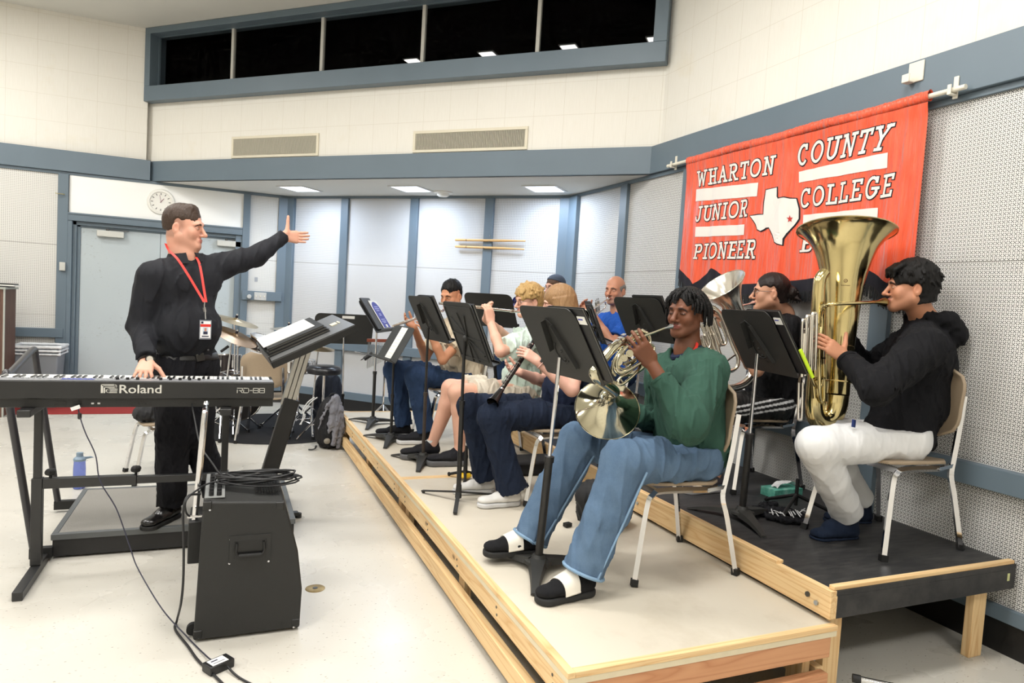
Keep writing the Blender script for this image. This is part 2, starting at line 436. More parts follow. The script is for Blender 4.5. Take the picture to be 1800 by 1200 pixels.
# battens on the door wall
trim(MB().box(-1.89, -1.785, LY-.045, LY, .0, ZB-.03))
trim(MB().box(.15, .235, LY-.05, LY, .0, ZB-.03)); trim(MB().box(.585, .70, LY-.045, LY, .15, ZB-.03))
trim(MB().box(-3.2, -3.1, LY-.04, LY, .2, ZB-.03))
# chair rails
trim(MB().box(XL, -1.81, LY-.06, LY, .785, .892)); trim(MB().box(.235, .60, LY-.05, LY, .785, .892))
b = MB(); slab45(b, CA, sX(CA, .76), sX(CA, 3.45), .785, .892, 0, .06); trim(b)
trim(MB().box(LX-.06, LX, YN, 6.72, .770, .880))
trim(MB().box(.17, .66, LY-.08, LY-.02, 1.355, 1.475))   # board behind the switches
# bases
trim(MB().box(XL, -1.89, LY-.03, LY, .16, .25)); trim(MB().box(.235, .70, LY-.03, LY, .16, .25))
b = MB(); slab45(b, CA, sX(CA, .72), sX(CA, 3.48), .15, .245, 0, .03); trim(b)
trim(MB().box(LX-.03, LX, YN, 6.75, .155, .225))
def bb(mb, name): return mb.build(name, m_black_base, kind='structure')
bb(MB().box(XL, -1.89, LY-.02, LY, 0, .16), 'baseboard_left'); bb(MB().box(.235, .72, LY-.02, LY, 0, .16), 'baseboard_corner')
b = MB(); slab45(b, CA, sX(CA, .70), sX(CA, 3.49), 0, .15, 0, .02); bb(b, 'baseboard_alcove')
bb(MB().box(LX-.02, LX, YN, 6.8, 0, .155), 'baseboard_right')

# ---------------------------------------------------------------- double door
d = empty('door_1', (-.80, LY, 0)); d['kind'] = 'structure'
f = MB()
for z0, z1, y0, y1 in ((2.19, 2.285, LY-.045, LY+.10), (2.145, 2.19, LY+.00, LY+.12)):
    f.box(-1.785, .15, y0, y1, z0, z1)
f.box(-1.785, -1.74, LY-.045, LY+.1, 0, 2.19); f.box(-1.74, -1.70, LY-.0, LY+.1, 0, 2.19); f.box(-1.70, -1.665, LY+.03, LY+.12, 0, 2.17)
f.box(.07, .15, LY-.02, LY+.1, 0, 2.19); f.box(-1.70, .10, LY+.03, LY+.12, 2.125, 2.15)
f.box(-1.785, .15, LY-.055, LY-.045, 2.265, 2.285); f.box(-1.785, .15, LY-.055, LY-.045, 2.19, 2.20)
f.build('door_frame', m_blue, d, bev=.003)
for x0, x1, h in ((-1.665, -.806, 0), (-.802, .072, 1)):
    lf = MB().box(x0, x1, LY+.045, LY+.09, .01, 2.125).build('door_leaf', m_doorpaint, d, bev=.003)
    c = MB(); cx = -1.49 if h == 0 else -.15
    c.box(cx, cx+.29, LY-.02, LY+.045, 2.03, 2.105)
    co = c.build('door_closer', mat('closer_grey', rgb(198, 198, 192), .4, .3), lf, bev=.006)
    a = MB(); a.bar((cx+.11, LY+.0, 2.115), (cx+.34, LY+.02, 2.118), .02, .006); a.cyl((cx+.11, LY+.0, 2.10), (0, 0, 1), .016, .025)
    a.build('door_closer_arm', mat('dark_steel', rgb(90, 88, 84), .35, .8), lf)
    continue
    ps = MB(); ps.box(x0+.08, x1-.08, LY+.0, LY+.03, .98, 1.04); ps.box(x0+.08, x0+.15, LY, LY+.045, .96, 1.06); ps.box(x1-.15, x1-.08, LY, LY+.045, .96, 1.06)
    ps.build('push_bar', mat('brushed_steel', rgb(170, 170, 168), .3, .9), lf)
MB().box(-1.9, .3, LY+.16, LY+.2, 0, 2.6).build('wall_behind_door', m_whitewall, kind='structure')

# ---------------------------------------------------------------- clerestory window
wn = empty('window_1', tuple(w45(CW, sX(CW, 1.2), 3.8))); wn['kind'] = 'structure'
CF = 8.60    # front face of the blue surround stands proud of the wall
s0, s1 = sX(CF, -1.06)+.04, sX(CF, 3.505)-.06
f = MB(); P = w45(CF, 0, 0)
f.boxf(P, U45, ZZ, N45, s0, s1, 3.72, 3.90, -.12, 0)
f.boxf(P, U45, ZZ, N45, s0, s1, CEIL-.075, CEIL-.002, -.12, 0)
f.boxf(P, U45, ZZ, N45, s0, s0+.09, 3.90, CEIL-.075, -.12, 0); f.boxf(P, U45, ZZ, N45, s1-.12, s1, 3.90, CEIL-.075, -.12, 0)
f.build('window_surround', m_blue, wn, bev=.004)
f = MB(); P2 = w45(CF, 0, 0, -.12)
f.boxf(P2, U45, ZZ, N45, s0+.02, s1-.02, 3.86, 3.905, -.10, 0); f.boxf(P2, U45, ZZ, N45, s0+.02, s1-.02, CEIL-.08, CEIL-.002, -.10, 0)
f.boxf(P2, U45, ZZ, N45, s0+.02, s0+.10, 3.9, CEIL-.05, -.10, 0); f.boxf(P2, U45, ZZ, N45, s1-.10, s1-.02, 3.9, CEIL-.05, -.10, 0)
f.build('window_jamb', m_blue, wn)
m_glass = bpy.data.materials.new('night_window_glass'); t = NT(m_glass)
m_glass.node_tree.nodes.remove(t.b)
tr = t.node('ShaderNodeBsdfTransparent'); tr.inputs[0].default_value = (.75, .75, .75, 1)
gl = t.node('ShaderNodeBsdfGlossy'); gl.inputs['Roughness'].default_value = .02
ms = t.node('ShaderNodeMixShader'); ms.inputs[0].default_value = 0.005
t.l.new(tr.outputs[0], ms.inputs[1]); t.l.new(gl.outputs[0], ms.inputs[2])
t.l.new(ms.outputs[0], [n for n in t.n if n.type == 'OUTPUT_MATERIAL'][0].inputs[0])
gd = CF+.19*1.41421
mull = [sX(8.80, x)+.0 for x in (-.03, .875, 1.775, 2.672)]
edges = [s0+.09]+mull+[s1-.09]
for i, s in enumerate(mull):
    f = MB(); f.boxf(w45(8.80, 0, 0), U45, ZZ, N45, s-.018, s+.018, 3.90, CEIL-.06, -.02, .02)
    f.build('window_mullion', mat('pale_mullion', rgb(200, 198, 190), .5), wn)
for a, b_ in zip(edges[:-1], edges[1:]):
    MB().boxf(w45(8.80, 0, 0), U45, ZZ, N45, a, b_, 3.89, CEIL-.06, -.006, 0).build('window_pane', m_glass, wn)
# dark corridor beyond the panes with its own ceiling lamps
m_night = mat('dark_room_beyond', rgb(14, 14, 14), .95, spec=.1)
b = MB(); o9 = w45(9.1, 0, 0)
b.boxf(o9, U45, ZZ, N45, s0-4, s1+4, 4.95, 5.0, -10, 0); b.boxf(o9, U45, ZZ, N45, s0-4, s1+4, 3.2, 5.0, -10.1, -10)
b.boxf(o9, U45, ZZ, N45, s0-4, s1+4, 3.15, 3.2, -10, 0)
b.boxf(o9, U45, ZZ, N45, s0-4.05, s0-4, 3.2, 5, -10, 0); b.boxf(o9, U45, ZZ, N45, s1+4, s1+4.05, 3.2, 5, -10, 0)
b.build('wall_beyond', m_night, kind='structure')
for px, py in ((727, 108), (858, 96), (1001, 84), (1154, 70)):
    p = atZ(px, py, 4.60+.33); 
    e = empty('ceiling_light', tuple(p), -PI/4, 'small lit ceiling lamp seen through the dark clerestory window', 'ceiling light', 'lamps seen through the clerestory window')
    MB().box(-.10, .10, -.09, .09, -.01, 0).build('diffuser', mat('far_lamp', (1, 1, 1, 1), .5, emit=((1, .98, .95, 1), 2.0)), e, world=False)
    MB().box(-.12, .12, -.11, .11, 0, .015).build('frame', mat('lamp_frame_white', rgb(225, 225, 222), .5), e, world=False)

# ---------------------------------------------------------------- implicit surfaces for bodies, clothes and soft things
def AR3(p): return np.array((p[0], p[1], p[2]), dtype=np.float32)
class Sdf:
    def __init__(s, h): s.h = h; s.ops = []; s.lo = np.full(3, 1e9); s.hi = np.full(3, -1e9)
    def _grow(s, lo, hi): s.lo = np.minimum(s.lo, lo); s.hi = np.maximum(s.hi, hi)
    def cap(s, a, b, ra, rb=None, k=.01, op='u', flat=None, fs=.6):
        rb = ra if rb is None else rb; a, b = AR3(a), AR3(b); R = max(ra, rb)
        lo, hi = np.minimum(a, b)-R, np.maximum(a, b)+R
        if op == 'u': s._grow(lo, hi)
        s.ops.append(('cap', lo-k-.01, hi+k+.01, k, op, (a, b, ra, rb, None if flat is None else AR3(V(flat).normalized()), fs))); return s
    def chain(s, pts, rs, k=.01, op='u', flat=None, fs=.6):
        for i in range(len(pts)-1): s.cap(pts[i], pts[i+1], rs[i], rs[i+1], k, op, flat, fs)
        return s
    def ell(s, c, M, r, k=.01, op='u'):
        c = AR3(c); R = max(r); lo, hi = c-R, c+R
        if op == 'u': s._grow(lo, hi)
        s.ops.append(('ell', lo-k-.01, hi+k+.01, k, op, (c, np.array([AR3(M[i]) for i in range(3)]), np.array(r, dtype=np.float32)))); return s
    def cut(s, p, n, c, R, k=.004):
        """remove what lies beyond the plane through p with normal n, within R of c"""
        c = AR3(c); s.ops.append(('cut', c-R, c+R, k, 's', (AR3(p), AR3(V(n).normalized())))); return s
    def run(s, folds=None):
        h = s.h; lo = s.lo-3*h; hi = s.hi+3*h; n = np.ceil((hi-lo)/h).astype(int)+1
        ax = [np.float32(lo[i])+np.arange(n[i], dtype=np.float32)*np.float32(h) for i in range(3)]
        arr = np.full(tuple(n), 1.0, dtype=np.float32)
        for typ, l, u, k, op, a in s.ops:
            i0 = np.clip(np.floor((l-lo)/h).astype(int), 0, n); i1 = np.clip(np.ceil((u-lo)/h).astype(int)+1, 0, n)
            if (i1 <= i0).any(): continue
            sl = tuple(slice(i0[q], i1[q]) for q in range(3))
            X = ax[0][sl[0]][:, None, None]; Y = ax[1][sl[1]][None, :, None]; Z = ax[2][sl[2]][None, None, :]
            if typ == 'cap':
                A, B, ra, rb, fl, fs = a; ab = B-A; L2 = float(ab@ab)+1e-12
                x, y, z = X-A[0], Y-A[1], Z-A[2]
                t = np.clip((x*ab[0]+y*ab[1]+z*ab[2])/L2, 0, 1)
                x = x-t*ab[0]; y = y-t*ab[1]; z = z-t*ab[2]; q = x*x+y*y+z*z
                if fl is not None:
                    m = x*fl[0]+y*fl[1]+z*fl[2]; q = q+m*m*(1/(fs*fs)-1)
                d = np.sqrt(q)-(ra+(rb-ra)*t)
                if fl is not None: d = d*(fs+.4*(1-fs))
            elif typ == 'ell':
                C, M, r = a; x, y, z = X-C[0], Y-C[1], Z-C[2]
                k0 = 0; k1 = 0
                for i in range(3):
                    m = (x*M[i][0]+y*M[i][1]+z*M[i][2])/r[i]; k0 = k0+m*m; m = m/r[i]; k1 = k1+m*m
                k0 = np.sqrt(k0); d = k0*(k0-1)/np.sqrt(k1+1e-9)
            else:
                P, N = a; d = -((X-P[0])*N[0]+(Y-P[1])*N[1]+(Z-P[2])*N[2])
            cur = arr[sl]
            if op == 'u':
                if k <= 0: arr[sl] = np.minimum(cur, d)
                else:
                    w = np.clip(.5+.5*(cur-d)/k, 0, 1); arr[sl] = cur*(1-w)+d*w-k*w*(1-w)
            else:
                d = -d
                w = np.clip(.5-.5*(cur-d)/k, 0, 1); arr[sl] = cur*(1-w)+d*w+k*w*(1-w)
        if folds:
            idx = np.nonzero(np.abs(arr) < 3*h+(folds[0] if not isinstance(folds[0], tuple) else sum(f_[0] for f_ in folds)))
            P = np.stack([ax[q][idx[q]] for q in range(3)], 1)
            if not isinstance(folds[0], tuple): arr[idx] += fold_noise(P, *folds)
            else:
                for f_ in folds: arr[idx] += fold_noise(P, *f_)
        return s.extract(arr, lo)
    def extract(s, a, lo):
        h = s.h; S = a < 0; n = a.shape
        c = np.zeros((n[0]-1, n[1]-1, n[2]-1), dtype=np.int8)
        for i in (0, 1):
            for j in (0, 1):
                for k in (0, 1): c += S[i:n[0]-1+i, j:n[1]-1+j, k:n[2]-1+k]
        act = (c > 0) & (c < 8); I = np.argwhere(act); m = len(I)
        num = np.full(c.shape, -1, dtype=np.int32); num[act] = np.arange(m, dtype=np.int32)
        pos = np.zeros((m, 3), dtype=np.float32); cnt = np.zeros(m, dtype=np.float32)
        for ax_ in range(3):
            o1, o2 = [q for q in range(3) if q != ax_]
            for p in (0, 1):
                for q in (0, 1):
                    off = np.zeros(3, int); off[o1] = p; off[o2] = q; e = np.zeros(3, int); e[ax_] = 1
                    A = I+off; B = A+e
                    va = a[A[:, 0], A[:, 1], A[:, 2]]; vb = a[B[:, 0], B[:, 1], B[:, 2]]
                    x = (va < 0) != (vb < 0); t = np.where(x, va/np.where(x, va-vb, 1), 0)
                    w = x.astype(np.float32); pos += (off+e*t[:, None])*w[:, None]; cnt += w
        v = (I+pos/cnt[:, None])*h+lo
        F = []
        for ax_ in range(3):
            e = [0, 0, 0]; e[ax_] = 1
            A = S[:n[0]-e[0], :n[1]-e[1], :n[2]-e[2]]; B = S[e[0]:, e[1]:, e[2]:]
            E = np.argwhere(A != B); o1, o2 = (ax_+1) % 3, (ax_+2) % 3
            ok = (E[:, o1] > 0) & (E[:, o2] > 0) & (E[:, o1] < n[o1]-1) & (E[:, o2] < n[o2]-1); E = E[ok]
            f = []
            for p, q in ((-1, -1), (0, -1), (0, 0), (-1, 0)):
                G = E.copy(); G[:, o1] += p; G[:, o2] += q; f.append(num[G[:, 0], G[:, 1], G[:, 2]])
            f = np.stack(f, 1); flip = ~A[E[:, 0], E[:, 1], E[:, 2]]
            f[flip] = f[flip][:, ::-1]; F.append(f)
        F = np.concatenate(F); F = F[(F >= 0).all(1)]
        return v, F
_rs = np.random.RandomState(7)
_fw = _rs.normal(size=(9, 3)).astype(np.float32); _fp = _rs.uniform(0, 6.28, 9).astype(np.float32)
def fold_noise(P, amp, freq, stretch=(1, 1, 1), seed=0.0):
    """soft ridged cloth folds; stretch < 1 lengthens them along that axis"""
    Q = P*np.array(stretch, dtype=np.float32)*freq+seed
    w = np.sin(Q@_fw[0]*1.1+_fp[0])*1.2+np.sin(Q@_fw[1]*.9+_fp[1])
    a = (1-np.abs(np.sin(Q@_fw[2]*.8+w+_fp[2])))**1.6*1.15; b = (1-np.abs(np.sin(Q@_fw[3]*1.9+w*1.3+_fp[3])))**2.2
    c = np.sin(Q@_fw[4]*3.1+w*2+_fp[4])*.25
    return (-(a*.75+b*.55+c*.35)+.45)*amp
def sdf_mesh(vf, name, mat_, parent=None, colf=None, **kw):
    v, F = vf
    me = bpy.data.meshes.new(name); me.vertices.add(len(v)); me.vertices.foreach_set('co', v.astype(np.float32).ravel())
    me.loops.add(F.size); me.loops.foreach_set('vertex_index', F.astype(np.int32).ravel())
    me.polygons.add(len(F)); me.polygons.foreach_set('loop_start', np.arange(0, F.size, 4, dtype=np.int32))
    me.polygons.foreach_set('use_smooth', np.ones(len(F), dtype=bool))
    me.update(calc_edges=True)
    if colf is not None:
        ca = me.color_attributes.new('Col', 'FLOAT_COLOR', 'POINT')
        c = np.ones((len(v), 4), dtype=np.float32); c[:, :3] = colf(v.astype(np.float32)); ca.data.foreach_set('color', c.ravel())
    for q in (mat_ if isinstance(mat_, (list, tuple)) else [mat_]): me.materials.append(q)
    o = bpy.data.objects.new(name, me); COL.objects.link(o)
    if parent: inv_parent(o, parent)
    return tag(o, **kw)
def ellq(P, C, M, r):
    """0 at centre, 1 at the surface of an ellipsoid"""
    D = P-AR3(C); k = 0
    for i in range(3): k = k+((D@AR3(M[i]))/r[i])**2
    return np.sqrt(k)
def sstep(a, b, x):
    t = np.clip((x-a)/(b-a), 0, 1); return t*t*(3-2*t)

# ---------------------------------------------------------------- heads, hands, people
m_skin = bpy.data.materials.new('skin'); t = NT(m_skin)
at = t.node('ShaderNodeAttribute'); at.attribute_name = 'Col'
t.base(t.mix(t.noise(t.obj(), 60, 3), t.mix(.10, at.outputs['Color'], (.25, .05, .03, 1)), at.outputs['Color']))
t.b.inputs['Roughness'].default_value = .48; t.b.inputs['Specular IOR Level'].default_value = .4
t.bump(t.noise(t.obj(), 420, 2), .12, .0006)
m_eyew = mat('eye_white', rgb(225, 218, 210), .25)
m_eyei = mat('eye_iris', rgb(38, 26, 20), .15)
class Head:
    def __init__(s, C, F, s_=1.0, up=V((0, 0, 1)), roll=0.0):
        s.C = V(C); s.F = V(F).normalized(); s.R = s.F.cross(up).normalized(); s.U = s.R.cross(s.F)
        if roll: s.U = (s.U+s.R*roll).normalized(); s.R = s.F.cross(s.U)
        s.k = s_
    def p(s, x, y, z): return s.C+(s.R*x+s.F*y+s.U*z)*s.k
    def M(s): return (s.R, s.F, s.U)
    def loc(s, P):
        D = (P-AR3(s.C))/s.k; return D@AR3(s.R), D@AR3(s.F), D@AR3(s.U)
def head_sdf(S, H, neck, nose=1.0, jaw=1.0, fat=0.0, neck_r=.056, beard=0.0, lips=1.0, ears=True):
    p, M, k = H.p, H.M(), H.k
    E = lambda c, r, kk=.02, op='u': S.ell(p(*c), M, [q*k for q in r], kk*k, op)
    C = lambda a, b, ra, rb, kk=.015, op='u': S.cap(p(*a), p(*b), ra*k, rb*k, kk*k, op)
    E((0, -.014, .036), (.076, .097, .086), 0)
    E((0, .026, -.028), (.062+fat*.3, .062, .083), .03)
    for q in (-1, 1):
        C((q*.048*jaw, .004, -.058), (q*.018, .066, -.097), .026+fat*.5, .021+fat*.3, .03)
        E((q*.040, .056, -.030), (.024+fat*.4, .024, .024+fat*.4), .02)
    E((0, .074, -.100), (.022*jaw, .017, .017), .02)
    C((-.026, .083, .022), (.026, .083, .022), .011, .011, .018)
    for q in (-1, 1):
        C((q*.026, .084, .022), (q*.046, .066, .017), .010, .008, .012)
        E((q*.032, .100, .002), (.017, .018, .012), .012, 's')
        E((q*.032, .0735, -.002), (.0155, .0135, .0125), .004)
    # nose
    C((0, .087, .012), (0, .104+.008*nose, -.029), .0080, .0108*nose, .010)
    E((0, .1085+.006*nose, -.034), (.0118*nose, .0125, .0108), .006)
    for q in (-1, 1): E((q*.0115*nose, .098, -.038), (.0085, .010, .0075), .006)
    # mouth
    E((0, .086, -.066), (.027, .011, .016), .012)
    E((0, .0930, -.0615), (.022, .0075, .0045*lips), .003); E((0, .0920, -.0700), (.019, .0080, .0058*lips), .003)
    S.cap(p(-.020, .1005, -.0655), p(.020, .1005, -.0655), .0022*k, .0022*k, .003*k, 's')
    if ears:
        for q in (-1, 1):
            S.ell(p(q*.079, -.014, -.014), ((H.R*1+H.F*q*.35).normalized(), (H.F-H.R*q*.35).normalized(), H.U), [.0085*k, .019*k, .031*k], .005*k)
            S.ell(p(q*.087, -.009, -.010), M, [.006*k, .010*k, .018*k], .004*k, 's')
    S.cap(p(0, -.020, -.055), neck, neck_r*k, (neck_r+.004)*k, .025*k)
def skin_col(H, skin, lip, brow, stubble=0.0, stub_col=None, hairline=None, cheek=.25, moust=0.0, browth=1.0, fade=0.0, lash=0.0):
    skin = np.array(skin[:3], dtype=np.float32); lip = np.array(lip[:3], dtype=np.float32); brow = np.array(brow[:3], dtype=np.float32)
    red = skin*np.array([1.06, .78, .74], dtype=np.float32)
    sc = np.array((stub_col or brow)[:3], dtype=np.float32)
    def f(P):
        c = np.repeat(skin[None], len(P), 0); x, y, z = H.loc(P)
        near = (np.abs(x) < .12) & (np.abs(y) < .16) & (np.abs(z) < .16)
        def m(w, col): nonlocal c; w = (w*near)[:, None]; c = c*(1-w)+col*w
        for q in (-1, 1):
            d = ((x-q*.042)/.026)**2+((z+.030)/.022)**2; m(np.exp(-d)*cheek*(y > .02), red)
            d = ((x-q*.084)/.02)**2+((z)/.03)**2; m(np.exp(-d)*cheek*(np.abs(x) > .07), red)
        d = (x/.014)**2+((z+.034)/.012)**2; m(np.exp(-d)*cheek*(y > .08), red)
        if stubble:
            w = sstep(-.048, -.070, z)*sstep(-.03, .02, y)+sstep(.05, .064, np.abs(x))*sstep(.004, -.02, z)*sstep(.0, .012, y)*sstep(.07, .05, y)
            m(np.clip(w, 0, 1)*stubble, sc)
        if stubble or moust:
            w = sstep(.030, .024, np.abs(x))*sstep(-.0595, -.057, z)*sstep(-.044, -.048, z)*(y > .07); m(w*max(stubble, moust), sc)
        if fade: m(fade*sstep(-.075, -.055, z)*sstep(.035, .010, y)*np.clip(sstep(.055, .066, np.abs(x))+sstep(.0, -.06, y), 0, 1)*(1-.9*sstep(.086, .084, np.abs(x))*0)*(np.abs(x) < .079), sc)
        w = sstep(1.25, .9, np.sqrt((x/.0235)**2+((z+.0658)/.0105)**2))*(y > .07); m(w, lip)
        for q in (-1, 1):
            zz = .0205+.10*(np.abs(x)-.016)-2.6*np.clip(np.abs(x)-.034, 0, 1)**1.2*.9
            w = sstep(.0065*browth, .0035*browth, np.abs(z-zz))*sstep(.013, .017, np.abs(x))*sstep(.053, .046, np.abs(x))*(y > .045); m(w*.9, brow)
            w = sstep(1.3, 1.0, np.sqrt(((x-q*.032)/.0165)**2+((z+.0)/.0075)**2))*(y > .06); m(w*.35, skin*.45)  # eyelid crease shade put into the skin colour
            if lash: m(sstep(.0034, .0012, np.abs(z+.0055-2.2*(np.abs(x)-.032)**2*8))*sstep(.0150, .012, np.abs(np.abs(x)-.032))*(y > .06)*lash, brow)
        return c
    return f
def eyes(H, par, open_=1.0, look=0.0):
    for q in (-1, 1):
        b = MB(); A = Matrix((H.R, H.F, H.U)).transposed()
        b.sphere(H.p(q*.032, .0775, -.002), H.k*.0125, 14, 0, (1.0, .85, .34*open_), A)
        b.sphere(H.p(q*.032+look, .0835, -.002), H.k*.0052, 12, 1, (1, .95, .80*min(1, open_)), A)
        b.build('eye', [m_eyew, m_eyei], par)
def hand_sdf(S, W, d, n, right, curl=(.5, .5, .5, .5), k=1.0, thumb=(.6, .7, .3), spread=.12, split=None, tb=None):
    """W wrist, d towards the fingers, n out of the palm"""
    d = V(d).normalized(); n = (V(n)-d*V(n).dot(d)).normalized(); th = d.cross(n)*(1 if right else -1); W = V(W)
    q = lambda a, b, c: W+(d*a+th*b+n*c)*k
    for b0, b1, r0, r1 in ((.022, .028, .020, .0155), (.008, .010, .021, .016), (-.010, -.010, .020, .0155), (-.020, -.027, .018, .0145)):
        S.cap(q(.012, b0*.75, 0), q(.078, b1, 0), r0*k, r1*k, .012*k, flat=n, fs=.72)
    L = (.070, .078, .073, .057); R0 = (.0092, .0095, .0090, .0080)
    for i in range(4):
        b = (.028, .0095, -.0095, -.0275)[i]; a = q(.078, b, -.002); e = (d+th*(spread*(1.3-i*.9)*.8)).normalized(); c = curl[i]; x = 0
        if isinstance(c, (int, float)): c = (c*.36, c*.40, c*.26)
        for j, fr in enumerate((.46, .30, .24)):
            x += c[j]; g = e*math.cos(x)+n*math.sin(x); nx = a+g*(L[i]*fr*k)
            S.cap(a, nx, (R0[i]-.0006*j)*k, (R0[i]-.0006*(j+1))*k, .0035*k); a = nx
    a = q(.018, .024, .004); v = (th*thumb[0]+d*thumb[1]+n*thumb[2]).normalized(); m_ = a+v*(.046*k)
    tb = tb or (thumb[0]*.5, thumb[1]*1.1, thumb[2]*1.1)
    v2 = (th*tb[0]+d*tb[1]+n*tb[2]).normalized(); m2 = m_+v2*(.032*k)
    S.cap(a, m_, .0165*k, .0115*k, .010*k); S.cap(m_, m2, .0112*k, .0100*k, .004*k); S.cap(m2, m2+(v2*.9+v*.1).normalized()*(.026*k), .0100*k, .0082*k, .004*k)

# ---------------------------------------------------------------- people
def cloth(name, col, rough=.85, weave=900, amt=.10, sheen=.0):
    if name in MATS: return MATS[name]
    m = bpy.data.materials.new(name); MATS[name] = m; t = NT(m); o = t.obj()
    a = tuple(x*(1-amt) for x in col[:3])+(1,); b = tuple(min(1, x*(1+amt)) for x in col[:3])+(1,)
    t.base(t.mix(t.noise(o, 9, 4), a, b)); t.b.inputs['Roughness'].default_value = rough; t.b.inputs['Sheen Weight'].default_value = sheen
    t.b.inputs['Specular IOR Level'].default_value = .25
    t.bump(t.math('ADD', t.noise(o, weave, 2), t.math('MULTIPLY', t.noise(o, 26, 3), .9)), .35, .0022)
    return m
def denim(name, lo, hi):
    m = bpy.data.materials.new(name); MATS[name] = m; t = NT(m); o = t.obj()
    w = t.noise(t.mapping(o, (1, 1, .35)), 300, 2); n = t.noise(o, 11, 4, .6)
    c = t.mix(t.math('ADD', t.math('MULTIPLY', n, .75), t.math('MULTIPLY', w, .25)), lo, hi)
    t.base(c); t.b.inputs['Roughness'].default_value = .9; t.b.inputs['Specular IOR Level'].default_value = .2
    t.bump(t.math('ADD', t.noise(o, 700, 2), t.math('MULTIPLY', t.noise(o, 30, 3), 2.0)), .35, .0022)
    return m
def hairmat(name, lo, hi, rough=.45):
    if name in MATS: return MATS[name]
    m = bpy.data.materials.new(name); MATS[name] = m; t = NT(m); o = t.obj()
    n = t.noise(t.mapping(o, (1, 1, .18)), 220, 3, .6, .4)
    t.base(t.mix(n, lo, hi)); t.b.inputs['Roughness'].default_value = rough; t.b.inputs['Specular IOR Level'].default_value = .3
    t.bump(n, .9, .003); return m
def pairp(J, a, b, u): return J[a].lerp(J[b], u)
def torso_axes(J):
    r = (J['shR']-J['shL']).normalized(); up = (J['chest']-J['pelvis']).normalized()
    up = (up-r*up.dot(r)).normalized(); f = up.cross(r).normalized()
    return r, f, up
def torso_sdf(S, J, T, inf=0.0, k=.06, pelvis=True):
    r, f, u = torso_axes(J); M = (r, f, u)
    cw, cd, bw, bd, hw, hd = T
    S.ell(J['chest'], M, (cw+inf, cd+inf, .175+inf), 0)
    S.ell(J['belly'], M, (bw+inf, bd+inf, .16+inf), k)
    if pelvis: S.ell(J['pelvis'], M, (hw+inf, hd+inf, .12+inf), k)
    nb = J['neck']-u*.045
    for s in ('shL', 'shR'):
        S.cap(nb, J[s], .055+inf*.8, .058+inf, .045)
        S.ell(J[s].lerp(J['chest'], .42), M, (.07+inf, cd*.78+inf, .10+inf), .05)
    return S
def sleeve(S, sh, el, wr, r, k=.03, cut=True, puff=None):
    S.cap(sh, el, r[0], r[1], k); S.cap(el, wr, r[1], r[2], .02)
    if cut: S.cut(wr, (wr-el), wr, r[2]*2.2)
def body_sdf(S, H, J, bare_leg=None, arm=(.044, .039, .036, .0245), neck_r=.055, head={}):
    head_sdf(S, H, J['neck'], neck_r=neck_r, **head)
    r, f, u = torso_axes(J)
    S.cap(J['neck'], J['chest'], .06, .08, .04); S.cap(J['chest'], J['pelvis'], .08, .08, .04)
    for q in 'LR':
        S.cap(J['neck']-u*.05, J['sh'+q], .035, .042, .03)
        S.cap(J['sh'+q], J['el'+q], arm[0], arm[1], .02)
        d = (J['wr'+q]-J['el'+q]).normalized(); nn = J.get('hn'+q, V((0, 0, 1))); nn = V(nn)
        S.cap(J['el'+q], J['el'+q].lerp(J['wr'+q], .45), arm[1], arm[2]*.98, .02)
        S.cap(J['el'+q].lerp(J['wr'+q], .45), J['wr'+q], arm[2]*.98, arm[3]+.004, .02, flat=nn-d*nn.dot(d), fs=.82)
        S.cap(J['pelvis'], J['hip'+q], .05, .05, .03)
        b = bare_leg or (.045, .04, .03)
        S.cap(J['hip'+q], J['kn'+q], b[0], b[1]*1.08, .02)
        c = J['kn'+q].lerp(J['an'+q], .3)
        back = (J['kn'+q]-J['hip'+q]).normalized()
        S.cap(J['kn'+q], c-back*b[1]*.25, b[1], b[1]*1.02, .03); S.cap(c-back*b[1]*.25, J['an'+q], b[1]*1.02, b[2], .02)
        S.cap(J['an'+q], J['an'+q]+V(J['toe'+q]).normalized()*.045-V((0, 0, .045)), b[2], .022, .02)
def legs_sdf(S, J, r, end=1.0, inf=0, k=.05, T=None, cuts=True, rl=None):
    ax = torso_axes(J)
    if T: S.ell(J['pelvis'], (ax[0], ax[1], ax[2]), (T[4]+.012, T[5]+.012, .16), 0)
    for q in 'LR':
        rr = (rl or {}).get(q, r)
        S.cap(J['pelvis'], J['hip'+q], rr[0], rr[0], .03)
        S.cap(J['hip'+q], J['kn'+q], rr[0], rr[1], k)
        if len(rr) > 2:
            e = J['kn'+q].lerp(J['an'+q], end); m_ = J['kn'+q].lerp(e, .5)
            S.cap(J['kn'+q], m_, rr[1], rr[2], .03); S.cap(m_, e, rr[2], rr[3], .02)
            if cuts: S.cut(e, (e-m_), e, rr[3]*2)
